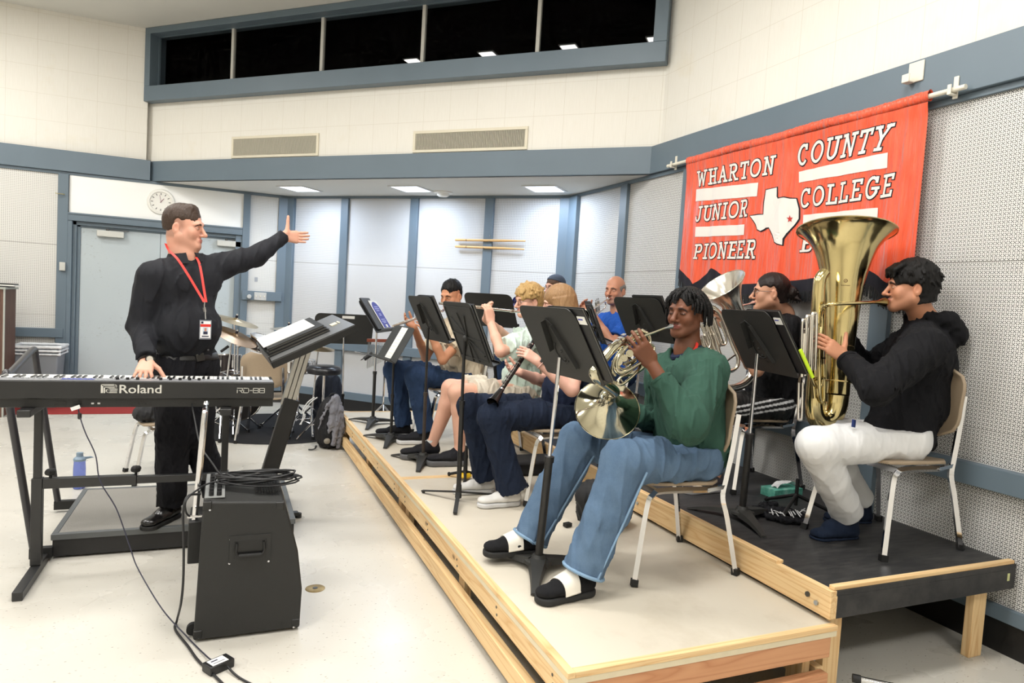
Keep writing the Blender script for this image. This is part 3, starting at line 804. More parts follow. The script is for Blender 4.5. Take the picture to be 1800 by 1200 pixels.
def shoe(par, an, toe, L, W, mats, name='shoe', sole_h=.03, style='sneaker', z0=None, strap=None, label=None):
    """an: ankle point, toe: horizontal direction; stands on z0"""
    t = V((toe[0], toe[1], 0)).normalized(); s = V((-t.y, t.x, 0)); z0 = an.z-.09 if z0 is None else z0
    c = V((an.x, an.y, z0))-t*.055; h = .0045
    P = lambda a, b, z: c+t*a+s*b+ZZ*z
    S = Sdf(h); tz = sole_h
    S.cap(P(.035, 0, tz+.022), P(L*.42, 0, tz+.024), W*.40, W*.44, .02, flat=ZZ, fs=.8)
    S.cap(P(L*.42, 0, tz+.022), P(L-W*.45, 0, tz+.014), W*.44, W*.42, .02, flat=ZZ, fs=.55)
    if style != 'slide':
        S.cap(P(.055, 0, tz+.03), P(.058, 0, tz+(.055 if style != 'boot' else .07)), W*.38, W*.36, .02)
        S.cap(P(.075, 0, tz+.045), P(L*.55, 0, tz+.030), W*.30, W*.28, .02)
        S.cap(P(.030, 0, tz+.02), P(.028, 0, tz+.070), W*.30, W*.26, .02); S.cap(P(.060, 0, tz+.062), P(.090, 0, tz+.062), W*.27, W*.25, .02)
    if name == 'slipper_sock': S.cap(P(.060, 0, tz+.03), P(.052, 0, tz+.105), W*.44, W*.42, .02); S.cap(P(.09, 0, tz+.05), P(.15, 0, tz+.035), W*.42, W*.44, .02)
    elif style == 'slide':
        S.cap(P(.055, 0, tz+.02), P(.055, 0, tz+.13), W*.36, W*.33, .02); S.cap(P(.06, 0, tz+.04), P(L*.6, 0, tz+.025), W*.36, W*.33, .03)
    S.cut(P(0, 0, tz), (0, 0, -1), P(L/2, 0, tz), L)
    o = sdf_mesh(S.run((0.0012, 60)), name, mats[0], par, label=label)
    S = Sdf(h); n_ = .5*W
    S.cap(P(.04, 0, sole_h*.5), P(L*.45, 0, sole_h*.5), W*.44, W*.42, .02); S.cap(P(L*.45, 0, sole_h*.5), P(L-W*.5, 0, sole_h*.5), W*.42, W*.49, .02)
    S.cut(P(0, 0, sole_h), (0, 0, 1), P(L/2, 0, 0), L); S.cut(P(0, 0, 0), (0, 0, -1), P(L/2, 0, 0), L)
    sdf_mesh(S.run(), 'sole', mats[1], o)
    if strap:
        b = MB()
        rows = []
        for i in range(15):
            a = -.15+3.44*i/14*.999; q = []
            for j in range(3):
                x = L*.52+.036*(j-1)*1.0+.010*math.cos(a); q.append(P(x, -math.cos(a)*(W*.53), .012+abs(math.sin(a))**.62*(tz+.066-.016*(j-1))))
            rows.append(q)
        b.sheet(rows, .004); b.build('strap', strap, o, bev=0)
    return o
def glasses(par, H, col, r=.019, round_=1.0):
    b = MB()
    for q in (-1, 1):
        pts = [H.p(q*.033+r*1.15*math.cos(a), .097, -.003+r*.82*math.sin(a)) for a in [2*PI*i/16 for i in range(16)]]
        b.tube(pts, .0014, 6, closed=True)
        b.tube([H.p(q*.056, .095, .003), H.p(q*.075, .07, .006), H.p(q*.079, -.01, .003), H.p(q*.079, -.02, -.012)], .0016, 6)
    b.tube([H.p(-.013, .099, .002), H.p(0, .102, .005), H.p(.013, .099, .002)], .0014, 6)
    return b.build('glasses', mat('glasses_'+col, rgb(24, 24, 28), .25), par)
def hair_shell(S, H, th=.010, hl=.062, side=-.01, back=-.075, top=0.0, face_r=.070, temple=.055):
    """scalp volume: hl = hairline height over the eyes, side/back = lowest z at the ear and at the nape"""
    p, M, k = H.p, H.M(), H.k
    S.ell(p(0, -.016-top*.3, .036+top*.4), M, [(q+th)*k for q in (.0765, .0975, .087+top*.6)], 0)
    S.cap(p(0, -.05, -.01), p(0, -.052, back*.7), (.056+th)*k, (.050+th)*k, .02*k)
    # clear face
    S.ell(p(0, .105, hl-.115), M, [face_r*k, .085*k, .105*k], .006*k, 's')
    for q in (-1, 1):
        S.ell(p(q*.085, .052, side-.03), M, [.05*k, .062*k, .062*k], .006*k, 's')
        S.ell(p(q*.088, -.008, side-.005), M, [.022*k, .024*k, .036*k], .005*k, 's')
    S.cut(p(0, 0, back), -H.U-H.F*.2, p(0, -.05, back), .13*k)
def finish_hair(S, par, m, folds=(.003, 60), name='hair'): return sdf_mesh(S.run(folds), name, m, par)
def person_root(loc, label): return empty('person', loc, 0, label, 'person')
def waist(par, J, T, z_off, m, inf=.004):
    pass
def torus_at(c, n, r, rr, name, m, par, seg=24, ell=(1, 1), up=None):
    x, y = frame_from(V(n), up or V((0, 0, 1))); b = MB()
    b.tube([V(c)+x*(r*ell[0]*math.cos(2*PI*i/seg))+y*(r*ell[1]*math.sin(2*PI*i/seg)) for i in range(seg)], rr, 8, closed=True)
    return b.build(name, m, par)
JET = (.006, .005, .0045, 1)

# ======================= conductor, standing on the podium
PODZ = .135
def conductor():
    H = Head(atY(324, 399, 4.45)-V((0, 0, 0)), (.95, -.28, -.06), 1.06)
    J = dict(neck=atY(322, 449, 4.45), shL=atY(384, 470, 4.53), elL=atY(452, 449, 4.66), wrL=atY(499, 415, 4.80),
             shR=atY(266, 486, 4.30), elR=atY(249, 575, 4.32), wrR=atY(258, 634, 4.12))
    J['chest'] = atY(322, 512, 4.43); J['belly'] = atY(328, 578, 4.38); J['pelvis'] = atY(325, 640, 4.43)
    J['hipR'] = atY(305, 655, 4.36); J['hipL'] = atY(347, 655, 4.48)
    J['knR'] = atY(303, 765, 4.36); J['knL'] = atY(345, 765, 4.46)
    J['anR'] = V((-.235, 4.42, PODZ+.10)); J['anL'] = V((-.02, 4.52, PODZ+.10)); J['toeR'] = (-.45, -.75, 0); J['toeL'] = (.5, -.75, 0)
    J['anR'] = atY(302, 888, 4.42)
    J['hnR'] = (0, 0, -1); J['hnL'] = (.3, -.9, .1)
    e = person_root((J['pelvis'].x, 4.43, PODZ), 'standing conductor in black shirt and trousers with red lanyard, left arm raised over keyboard')
    S = Sdf(.0035); body_sdf(S, H, J, neck_r=.068, head=dict(fat=.012, jaw=1.12))
    hand_sdf(S, J['wrR']+V((0, -.01, .0)), (-.05, -.80, -.50), (0, -.3, -1), True, (.75, .75, .7, .6), 1.05, (.85, .55, .3), spread=.32)
    hand_sdf(S, J['wrL'], (.80, .15, .02), (.35, -.85, .10), False, (.45, .5, .55, .55), 1.05, (1.0, .15, -.05), tb=(1, .05, 0), spread=.05)
    sdf_mesh(S.run(), 'body', m_skin, e, skin_col(H, rgb(214, 160, 136), rgb(196, 126, 112), rgb(74, 52, 40), .10, rgb(120, 92, 78), fade=.45))
    eyes(H, e, .75)
    S = Sdf(.004); hair_shell(S, H, .004, hl=.074, side=.014, back=-.045, top=.004, face_r=.060); S.cap(H.p(-.022, .036, .108), H.p(.022, .036, .108), .016, .016, .04)
    finish_hair(S, e, hairmat('hair_dark_brown', rgb(40, 30, 24), rgb(78, 60, 48)), (.003, 90))
    T = (.185, .130, .190, .150, .182, .138)
    blk = cloth('black_shirt_cotton', rgb(32, 33, 38), .8, 1200)
    S = Sdf(.0065); torso_sdf(S, J, T, .012)
    sleeve(S, J['shR'], J['elR'], J['wrR']+V((0, 0, .018)), (.082, .074, .048)); sleeve(S, J['shL'], J['elL'], J['wrL'], (.082, .066, .043))
    S.cut(J['pelvis']+V((0, 0, .058)), (0, 0, -1), J['pelvis'], .36)
    sh = sdf_mesh(S.run(((0.010, 20, (1, 1, .7)), (0.0018, 54))), 'shirt', blk, e)
    r, f, u = torso_axes(J)
    # collar, button line and chest pocket
    nb = J['neck']; b = MB(); rows = []
    for i in range(15):
        a = PI*.5+.32+(2*PI-.64)*i/14; rr = []
        for (q, z) in ((.066, .035), (.080, .030), (.104, -.016)):
            fr = 1+.13*math.exp(-((i-0)/2.6)**2)+.13*math.exp(-((i-14)/2.6)**2) if q > .09 else 1
            rr.append(nb-u*.012+(r*math.cos(a)+f*math.sin(a))*(q*fr)+u*(z-(.03*(fr-1)/.3 if q > .09 else 0)))
        rows.append(rr)
    b.sheet(rows, .003); b.build('collar', blk, sh)
    for px, py, yy in ((352, 466, 4.262), (357, 498, 4.232), (363, 592, 4.165), (366, 615, 4.19)):
        b = MB(); b.sphere(atY(px, py, yy), .0055, 8); b.build('shirt_button', mat('dark_button', rgb(60, 58, 60), .3), sh)
    pts = []
    S = Sdf(.0065); legs_sdf(S, J, (.108, .092, .086, .078), .985, T=T); S.cut(J['pelvis']+V((0, 0, .075)), (0, 0, 1), J['pelvis'], .34)
    tr = sdf_mesh(S.run(((0.011, 20, (1, 1, .5)), (0.0045, 54))), 'trousers', cloth('black_trouser_twill', rgb(22, 22, 27), .85), e)
    bp = J['pelvis']+V((0, 0, .052)); S = Sdf(.005); T2 = tuple(q+(.006 if i > 3 else 0) for i, q in enumerate(T)); legs_sdf(S, J, (.06, .05, .04, .04), .9, T=T2, cuts=False)
    S.cut(bp+V((0, 0, .022)), (0, 0, 1), bp, .4); S.cut(bp-V((0, 0, .018)), (0, 0, -1), bp-V((0, 0, .9)), .98)
    be = sdf_mesh(S.run(), 'belt', mat('black_leather', rgb(20, 19, 19), .4, bump=(80, .2, .001)), e)
    b = MB(); bc = bp+f*.152+r*(-.0); b.boxf(bc, r, u, f, -.024, .024, -.022, .022, -.006, .006); b.build('belt_buckle', mat('dark_steel', rgb(90, 88, 84), .35, .8), be, bev=.003)
    lthr = mat('polished_black_leather', rgb(20, 18, 18), .25)
    for q in 'RL': shoe(e, J['an'+q]+V((0, 0, -.0)), J['toe'+q], .30, .105, (lthr, mat('black_rubber', rgb(18, 18, 18), .6)), z0=PODZ, sole_h=.026, name='dress_shoe')
    # lanyard and badge
    bd = atY(361, 578, 4.15); bt = atY(360, 530, 4.17)
    red = mat('red_lanyard', rgb(216, 48, 38), .6); b = MB()
    for side, path in (('a', [atY(291, 428, 4.47), atY(297, 440, 4.36), atY(312, 455, 4.27), atY(330, 482, 4.225), atY(348, 512, 4.195), bt+V((-.004, 0, 0))]),
                       ('b', [atY(345, 452, 4.34), atY(350, 462, 4.27), atY(354, 480, 4.235), atY(358, 505, 4.20), bt+V((.006, 0, 0))])):
        sp = smooth_path(path, 5)
        for p0, p1 in zip(sp[:-1], sp[1:]): b.bar(V(p0), V(p1)+(V(p1)-V(p0))*.15, .013, .002, up=V((.3, -1, 0)))
    la = b.build('lanyard', red, e)
    b = MB(); b.tube([bt, atY(359, 538, 4.17), atY(361, 546, 4.165), atY(361, 553, 4.16), bd+V((0, 0, .055))], .003, 6); b.boxf(bt-V((0, 0, .045)), r, u, f, -.008, .008, -.012, .012, -.003, .003)
    b.build('badge_clip', mat('clip_steel', rgb(190, 190, 188), .3, .9), la)
    n = V((.25, -.97, 0)).normalized(); rx = V((n.y*-1, n.x, 0)).normalized(); rx = V((.97, .25, 0)).normalized()
    b = MB(); b.boxf(bd, rx, ZZ, n, -.031, .031, -.058, .050, -.002, .002, 0)
    b.boxf(bd, rx, ZZ, n, -.027, .027, -.050, .044, .002, .0028, 1); b.boxf(bd, rx, ZZ, n, -.027, .027, .012, .027, .0028, .0034, 2)
    b.boxf(bd, rx, ZZ, n, -.024, -.012, .030, .042, .0028, .0034, 3); b.boxf(bd, rx, ZZ, n, -.014, .014, -.030, .010, .0028, .0034, 4)
    b.boxf(bd, rx, ZZ, n, -.006, .006, -.012, .006, .0034, .0040, 5); b.boxf(bd, rx, ZZ, n, -.011, .011, -.030, -.014, .0034, .0040, 3); b.boxf(bd, rx, ZZ, n, -.018, .018, -.044, -.038, .0028, .0034, 3)
    b.build('badge', [mat('badge_sleeve', rgb(120, 124, 132), .3), mat('badge_card', rgb(235, 235, 235), .4), red, mat('badge_ink', rgb(30, 34, 60), .5), mat('badge_photo', rgb(200, 210, 225), .5), mat('badge_face', rgb(190, 140, 118), .5)], la)
    # watch
    wd_ = (J['elR']-J['wrR']).normalized(); wc = J['wrR']+wd_*.004
    b = MB(); x, y = frame_from(wd_); b.tube([wc+x*(.035*math.cos(a))+y*(.031*math.sin(a)) for a in [2*PI*i/20 for i in range(20)]], .009, 8, closed=True, flat=.35)
    w = b.build('watch', mat('black_strap', rgb(24, 24, 24), .6), e)
    wn = V((.45, -.85, .25)).normalized(); b = MB(); b.cyl(wc+wn*.030, wn, .021, .009, 20, 0); b.cyl(wc+wn*.039, wn, .017, .001, 20, 1)
    b.build('watch_face', [mat('dark_steel', rgb(90, 88, 84), .35, .8), mat('watch_dial', rgb(196, 190, 176), .4)], w)
conductor()

# ======================= seated players (all face the conductor, towards -X)
def seated(px, body, seat_z):
    pass
def player_horn():
    H = Head(atY(1207, 549, 2.72), (-.93, -.34, -.06), 1.0)
    J = dict(neck=atY(1209, 615, 2.73), shL=atY(1246, 652, 2.53), shR=atY(1164, 655, 2.88), elL=atY(1209, 742, 2.36), wrL=atY(1143, 636, 2.52),
             elR=atY(1160, 745, 2.98), wrR=atY(1105, 722, 2.78))
    J['chest'] = atY(1212, 690, 2.70); J['belly'] = atY(1212, 755, 2.70); J['pelvis'] = V((2.15, 2.70, .86))
    J['hipL'] = V((2.08, 2.58, .86)); J['hipR'] = V((2.06, 2.82, .86)); J['knL'] = V((1.60, 2.46, .885)); J['knR'] = V((1.60, 2.88, .88))
    J['anL'] = V((1.43, 2.46, .42)); J['anR'] = V((1.37, 2.88, .42)); J['toeL'] = (-1, -.12, 0); J['toeR'] = (-1, .10, 0)
    J['hnL'] = (.5, .8, 0); J['hnR'] = (-.3, -.8, .2)
    e = person_root((2.15, 2.70, .32), 'seated horn player in green sweatshirt and blue jeans with short black twists and slide sandals')
    sk = rgb(112, 70, 48)
    S = Sdf(.0033); body_sdf(S, H, J, neck_r=.054, head=dict(nose=1.12, lips=1.35, jaw=.98))
    hand_sdf(S, J['wrL'], (-.62, -.05, .62), (.15, .9, .35), False, (1.0, 1.0, 1.05, 1.1), 1.08, (.2, .8, .6), spread=.22)
    hand_sdf(S, J['wrR'], (-.6, -.55, -.05), (-.3, -.4, .8), True, (.4, .4, .4, .4), 1.0)
    sdf_mesh(S.run(), 'body', m_skin, e, skin_col(H, sk, rgb(128, 72, 62), rgb(28, 20, 17), .12, rgb(30, 22, 18), cheek=.12, moust=.3, lash=.9))
    eyes(H, e, .22)
    hm = hairmat('hair_black', rgb(6, 5, 5), rgb(16, 13, 12), .6)
    S = Sdf(.004); hair_shell(S, H, .006, hl=.088, side=.018, back=-.05, face_r=.058)
    rd = random.Random(5)
    tw = MB()
    for i in range(118):
        th = 2*PI*(i*.618034 % 1); ph = .10+1.25*(i/118.0)
        x, y, z = math.sin(ph)*math.cos(th), math.sin(ph)*math.sin(th), math.cos(ph)
        if y > .55 and ph > .95: continue
        a = V((x*.076, -.014+y*.096, .034+z*.086)); L = (rd.uniform(.045, .075) if y > .25 else rd.uniform(.095, .150))
        out = V((x, y, 0)); out = out.normalized() if out.length > .01 else V((0, 1, 0)); pts = [a]; sw = rd.uniform(-.022, .022)
        for j in range(8):
            u_ = (j+1)/8; q = a+out*(.034*math.sin(u_*PI*.62))+V((-out.y, out.x, 0))*sw*u_+V((0, 0, .010*math.sin(u_*PI)-L*u_**1.5))
            rr = math.sqrt((q.x/.089)**2+((q.y+.014)/.111)**2)
            if q.z < .05 and rr < 1: q = V((q.x/max(rr, .2), (q.y+.014)/max(rr, .2)-.014, q.z))
            if q.y > .055 and abs(q.x) < .066 and q.z < (.050 if abs(q.x-.02) > .02 else .040): break
            if q.y > .03 and q.z < -.01: break
            pts.append(q)
        if len(pts) < 4: continue
        sp = smooth_path([tuple(p) for p in pts], 3); n_ = len(sp); tw.tube([H.p(*p) for p in sp], [(.0074+.0012*math.sin(k_*2.1))*(1-.35*(k_/n_)**3) for k_ in range(n_)], 7)
    tw.build('hair_twists', hm, e, kind='stuff')
    finish_hair(S, e, hm, (.0022, 240))
    T = (.165, .125, .165, .13, .17, .13)
    gr = cloth('green_sweatshirt_fleece', rgb(50, 80, 68), .95, 800, .12)
    S = Sdf(.0055); torso_sdf(S, J, T, .026, .07)
    sleeve(S, J['shL'], J['elL'], J['wrL'].lerp(J['elL'], .27), (.088, .090, .047)); sleeve(S, J['shR'], J['elR'], J['wrR'].lerp(J['elR'], .2), (.088, .080, .050))
    r, f, u = torso_axes(J)
    S.cut(J['pelvis']-u*.055, (.1, 0, -1), J['pelvis'], .36)
    S.cap(J['neck']+u*.08+f*.02, J['neck']-u*.012+f*.018, .070, .074, .01, 's')
    sh = sdf_mesh(S.run(((0.012, 18, (1, 1, 1), 2.0), (0.0045, 48.6))), 'sweatshirt', gr, e)
    torus_at(J['neck']-u*.026+f*.014, u+f*.34, .083, .011, 'neckband', gr, sh, ell=(1.06, 1.0))
    c_ = J['wrL'].lerp(J['elL'], .30); torus_at(c_, J['wrL']-J['elL'], .040, .013, 'cuff', gr, sh)
    torus_at(J['neck']-u*.008+f*.012, u+f*.3, .067, .016, 'undershirt', cloth('navy_undershirt', rgb(30, 38, 62)), e, ell=(1.05, 1))
    b = MB(); pp = smooth_path([J['neck']+u*.030+r*-.066-f*.010, J['neck']+u*.006-r*.086+f*.022, J['neck']-u*.018-r*.086+f*.062], 4)
    for p0, p1 in zip(pp[:-1], pp[1:]): b.bar(V(p0), V(p1)+(V(p1)-V(p0))*.2, .014, .004, up=V((.3, -1, .6)))
    b.build('lanyard', mat('red_lanyard', rgb(216, 48, 38), .6), e)
    jn = denim('blue_jeans_denim', rgb(60, 82, 108), rgb(110, 134, 160))
    S = Sdf(.0055); legs_sdf(S, J, (.106, .098, .090, .088), 1.0, T=T, rl={'L': (.106, .100, .093, .090), 'R': (.106, .096, .088, .086)})
    S.cut(J['pelvis']+V((0, 0, .06)), (0, 0, 1), J['pelvis'], .3)
    jo = sdf_mesh(S.run(((0.012, 17, (1, 1, .8), 5.0), (0.002, 45.9))), 'jeans', jn, e)
    st = denim('jeans_seam_denim', rgb(104, 134, 166), rgb(150, 178, 202)); b = MB()
    def surf(a, b_, r1, r2, off, n=7): return [a.lerp(b_, i/n)+off*(r1+(r2-r1)*i/n) for i in range(n+1)]
    o1 = V((-.10, -.99, .0)).normalized()
    for q, rr in (('L', (.100, .091)), ('R', (.096, .087))):
        b = MB(); sp = surf(J['kn'+q]+V((.06, 0, -.02)), J['an'+q]+V((.03, 0, .0)), rr[0]*.965, rr[1]*.975, o1); b.tube(sp, .0050, 6)
        ax_ = (J['an'+q]-J['kn'+q]).normalized(); x, y = frame_from(ax_)
        b.tube([J['an'+q]-ax_*.004+x*(rr[1]*.985*math.cos(a))+y*(rr[1]*.985*math.sin(a)) for a in [2*PI*i/28 for i in range(28)]], .008, 6, closed=True)
        b.build('jeans_seam', st, jo)
    sock = cloth('black_sock_knit', rgb(26, 26, 28), .95, 500); foam = mat('black_foam_sole', rgb(34, 34, 34), .75, bump=(300, .3, .001)); wh = mat('white_slide_strap', rgb(232, 226, 214), .5, noise=(30, .06), bump=(140, .2, .001))
    shoe(e, J['anL'], J['toeL'], .285, .108, (sock, foam), 'slide_sandal', .028, 'slide', .32, wh)
    shoe(e, J['anR'], J['toeR'], .285, .108, (sock, foam), 'slide_sandal', .028, 'slide', .35, wh)
player_horn()

def player_tuba():
    H = Head(atY(1600, 505, 2.42), (-.76, .64, -.04), 1.02)
    J = dict(neck=atY(1626, 566, 2.42), shL=atY(1626, 612, 2.22), shR=atY(1590, 612, 2.62), elL=atY(1540, 682, 2.20), wrL=atY(1484, 628, 2.44),
             elR=atY(1520, 650, 2.86), wrR=atY(1455, 560, 2.76))
    J['chest'] = atY(1617, 640, 2.42); J['belly'] = atY(1603, 705, 2.42); J['pelvis'] = V((3.16, 2.38, .99))
    J['hipL'] = V((3.08, 2.29, .985)); J['hipR'] = V((3.02, 2.48, .985)); J['knL'] = V((2.585, 2.36, .955)); J['knR'] = atY(1450, 775, 2.60)
    J['anL'] = V((2.95, 2.46, .545)); J['anR'] = atY(1515, 880, 2.62); J['toeL'] = (-1, .10, 0); J['toeR'] = (-1, .25, 0)
    J['anL'] = atY(1491, 905, 2.44)
    J['hnL'] = (-.3, .9, 0); J['hnR'] = (-.2, -.9, 0)
    e = person_root((3.16, 2.38, .455), 'seated tuba player in black hooded sweatshirt and white trousers with shaggy black hair')
    S = Sdf(.0033); body_sdf(S, H, J, neck_r=.058, head=dict(fat=.006, jaw=1.05, lips=1.1))
    hand_sdf(S, J['wrL'], (-.55, .28, .42), (.05, .95, -.30), False, (.55, .55, .5, .5), 1.08, (1.0, .10, .05), tb=(1, .3, .1), spread=.1)
    hand_sdf(S, J['wrR'], (-.5, -.2, .5), (.3, -.9, 0), True, (1.1, 1.1, 1.1, 1.1), 1.0)
    sdf_mesh(S.run(), 'body', m_skin, e, skin_col(H, rgb(196, 138, 106), rgb(168, 96, 84), rgb(30, 22, 20), .22, rgb(70, 50, 42), moust=.7, browth=1.3))
    eyes(H, e, .8)
    S = Sdf(.0045); hair_shell(S, H, .018, hl=.072, side=-.012, back=-.092, top=.010, face_r=.062)
    rd = random.Random(3)
    for i in range(260):
        th = rd.uniform(0, 2*PI); ph = rd.uniform(0, 2.1); x, y, z = math.sin(ph)*math.cos(th), math.sin(ph)*math.sin(th), math.cos(ph)
        if (y > .35 and z < .35) or (z < -.1 and y > -.2 and abs(x) > .5): continue
        a = V((x*.088, -.016+y*.106, .042+z*.096)); d = V((rd.uniform(-1, 1)*.6+x*.4, rd.uniform(-1, 1)*.6+y*.4, rd.uniform(-.9, .3))).normalized()
        q = a+d*.014; w = q+(d*.4+V((rd.uniform(-.7, .7), rd.uniform(-.7, .7), -.9))).normalized()*.022
        S.cap(H.p(*a), H.p(*q), .0115, .0085, .004); S.cap(H.p(*q), H.p(*w), .0085, .0045, .003)
    for i in range(16):   # fringe over the forehead
        x = -.062+.124*i/15; a = V((x, .070-abs(x)*.35, .108)); q = a+V((x*.12, .036, -.022)); w = q+V((rd.uniform(-.010, .010), .004, -.026-rd.random()*.014))
        S.cap(H.p(*a), H.p(*q), .014, .011, .004); S.cap(H.p(*q), H.p(*w), .010, .004, .003)
    finish_hair(S, e, hairmat('hair_black', rgb(6, 5, 5), rgb(16, 13, 12), .6), (.003, 80))
    T = (.185, .135, .19, .155, .18, .14)
    hd = cloth('black_hoodie_fleece', rgb(21, 21, 24), .95, 700, .15)
    S = Sdf(.0055); torso_sdf(S, J, T, .028, .07)
    sleeve(S, J['shL'], J['elL'], J['wrL'].lerp(J['elL'], .06), (.098, .078, .050)); sleeve(S, J['shR'], J['elR'], J['wrR'].lerp(J['elR'], .06), (.092, .080, .050))
    r, f, u = torso_axes(J)
    S.cut(J['pelvis']-u*.06, (0, 0, -1), J['pelvis'], .4)
    nk = J['neck']
    S.chain([nk+f*.075+u*.005+r*.03, nk+f*.03+u*.03-r*.075, nk-f*.07+u*.035-r*.06, nk-f*.085+u*.035+r*.05, nk+f*.02+u*.03+r*.08, nk+f*.075+u*.005+r*.03], [.022, .028, .034, .034, .028, .022], .02)
    S.cap(nk-f*.10+u*.04-r*.045, nk-f*.145-u*.015, .045, .060, .03); S.cap(nk-f*.10+u*.04+r*.045, nk-f*.145-u*.015, .045, .060, .03)
    S.ell(nk-f*.095+u*.075, (r, f, u), (.050, .048, .035), .015, 's')
    sh = sdf_mesh(S.run(((0.012, 18, (1, 1, 1), 7.0), (0.0045, 48.6))), 'hooded_sweatshirt', hd, e)
    c_ = J['wrL'].lerp(J['elL'], .12); torus_at(c_, J['wrL']-J['elL'], .042, .014, 'cuff', hd, sh)
    wp = cloth('white_trouser_cotton', rgb(226, 226, 226), .8, 900, .03)
    S = Sdf(.0055); legs_sdf(S, J, (.112, .085, .080, .078), .98, T=T, rl={'L': (.112, .088, .082, .080), 'R': (.105, .080, .074, .07)}); S.cut(J['pelvis']+V((0, 0, .05)), (0, 0, 1), J['pelvis'], .3)
    tr = sdf_mesh(S.run(((0.007, 15, (.5, 1, .8), 11.0), (0.002, 40.5))), 'trousers', wp, e)
    b = MB(); p_ = atY(1501, 744, 2.28); b.boxf(p_, V((.95, .1, -.2)).normalized(), V((.2, .15, .95)).normalized(), V((.2, -.97, 0)), -.008, .008, -.018, .018, -.006, .004); b.build('pocket_tag', cloth('navy_tag', rgb(34, 48, 96)), tr)
    ns = cloth('navy_slipper_sock', rgb(24, 34, 52), .95, 400)
    for q in 'LR': shoe(e, J['an'+q], J['toe'+q], .27, .108, (ns, ns), 'slipper_sock', .012, 'sneaker', .455)
    # white lettering on the back of the sweatshirt
    b = MB(); rd = random.Random(2)
    for i in range(7):
        z = .02-.018*i; p0 = J['belly']+r*-.06*(1)-f*(.172+.003*i)+u*(z+.02); b.bar(p0-r*(.05+.02*rd.random()), p0+r*(.03+.02*rd.random()), .008, .006, up=f)
    b.build('back_print', cloth('white_print', rgb(205, 205, 205)), sh)
player_tuba()

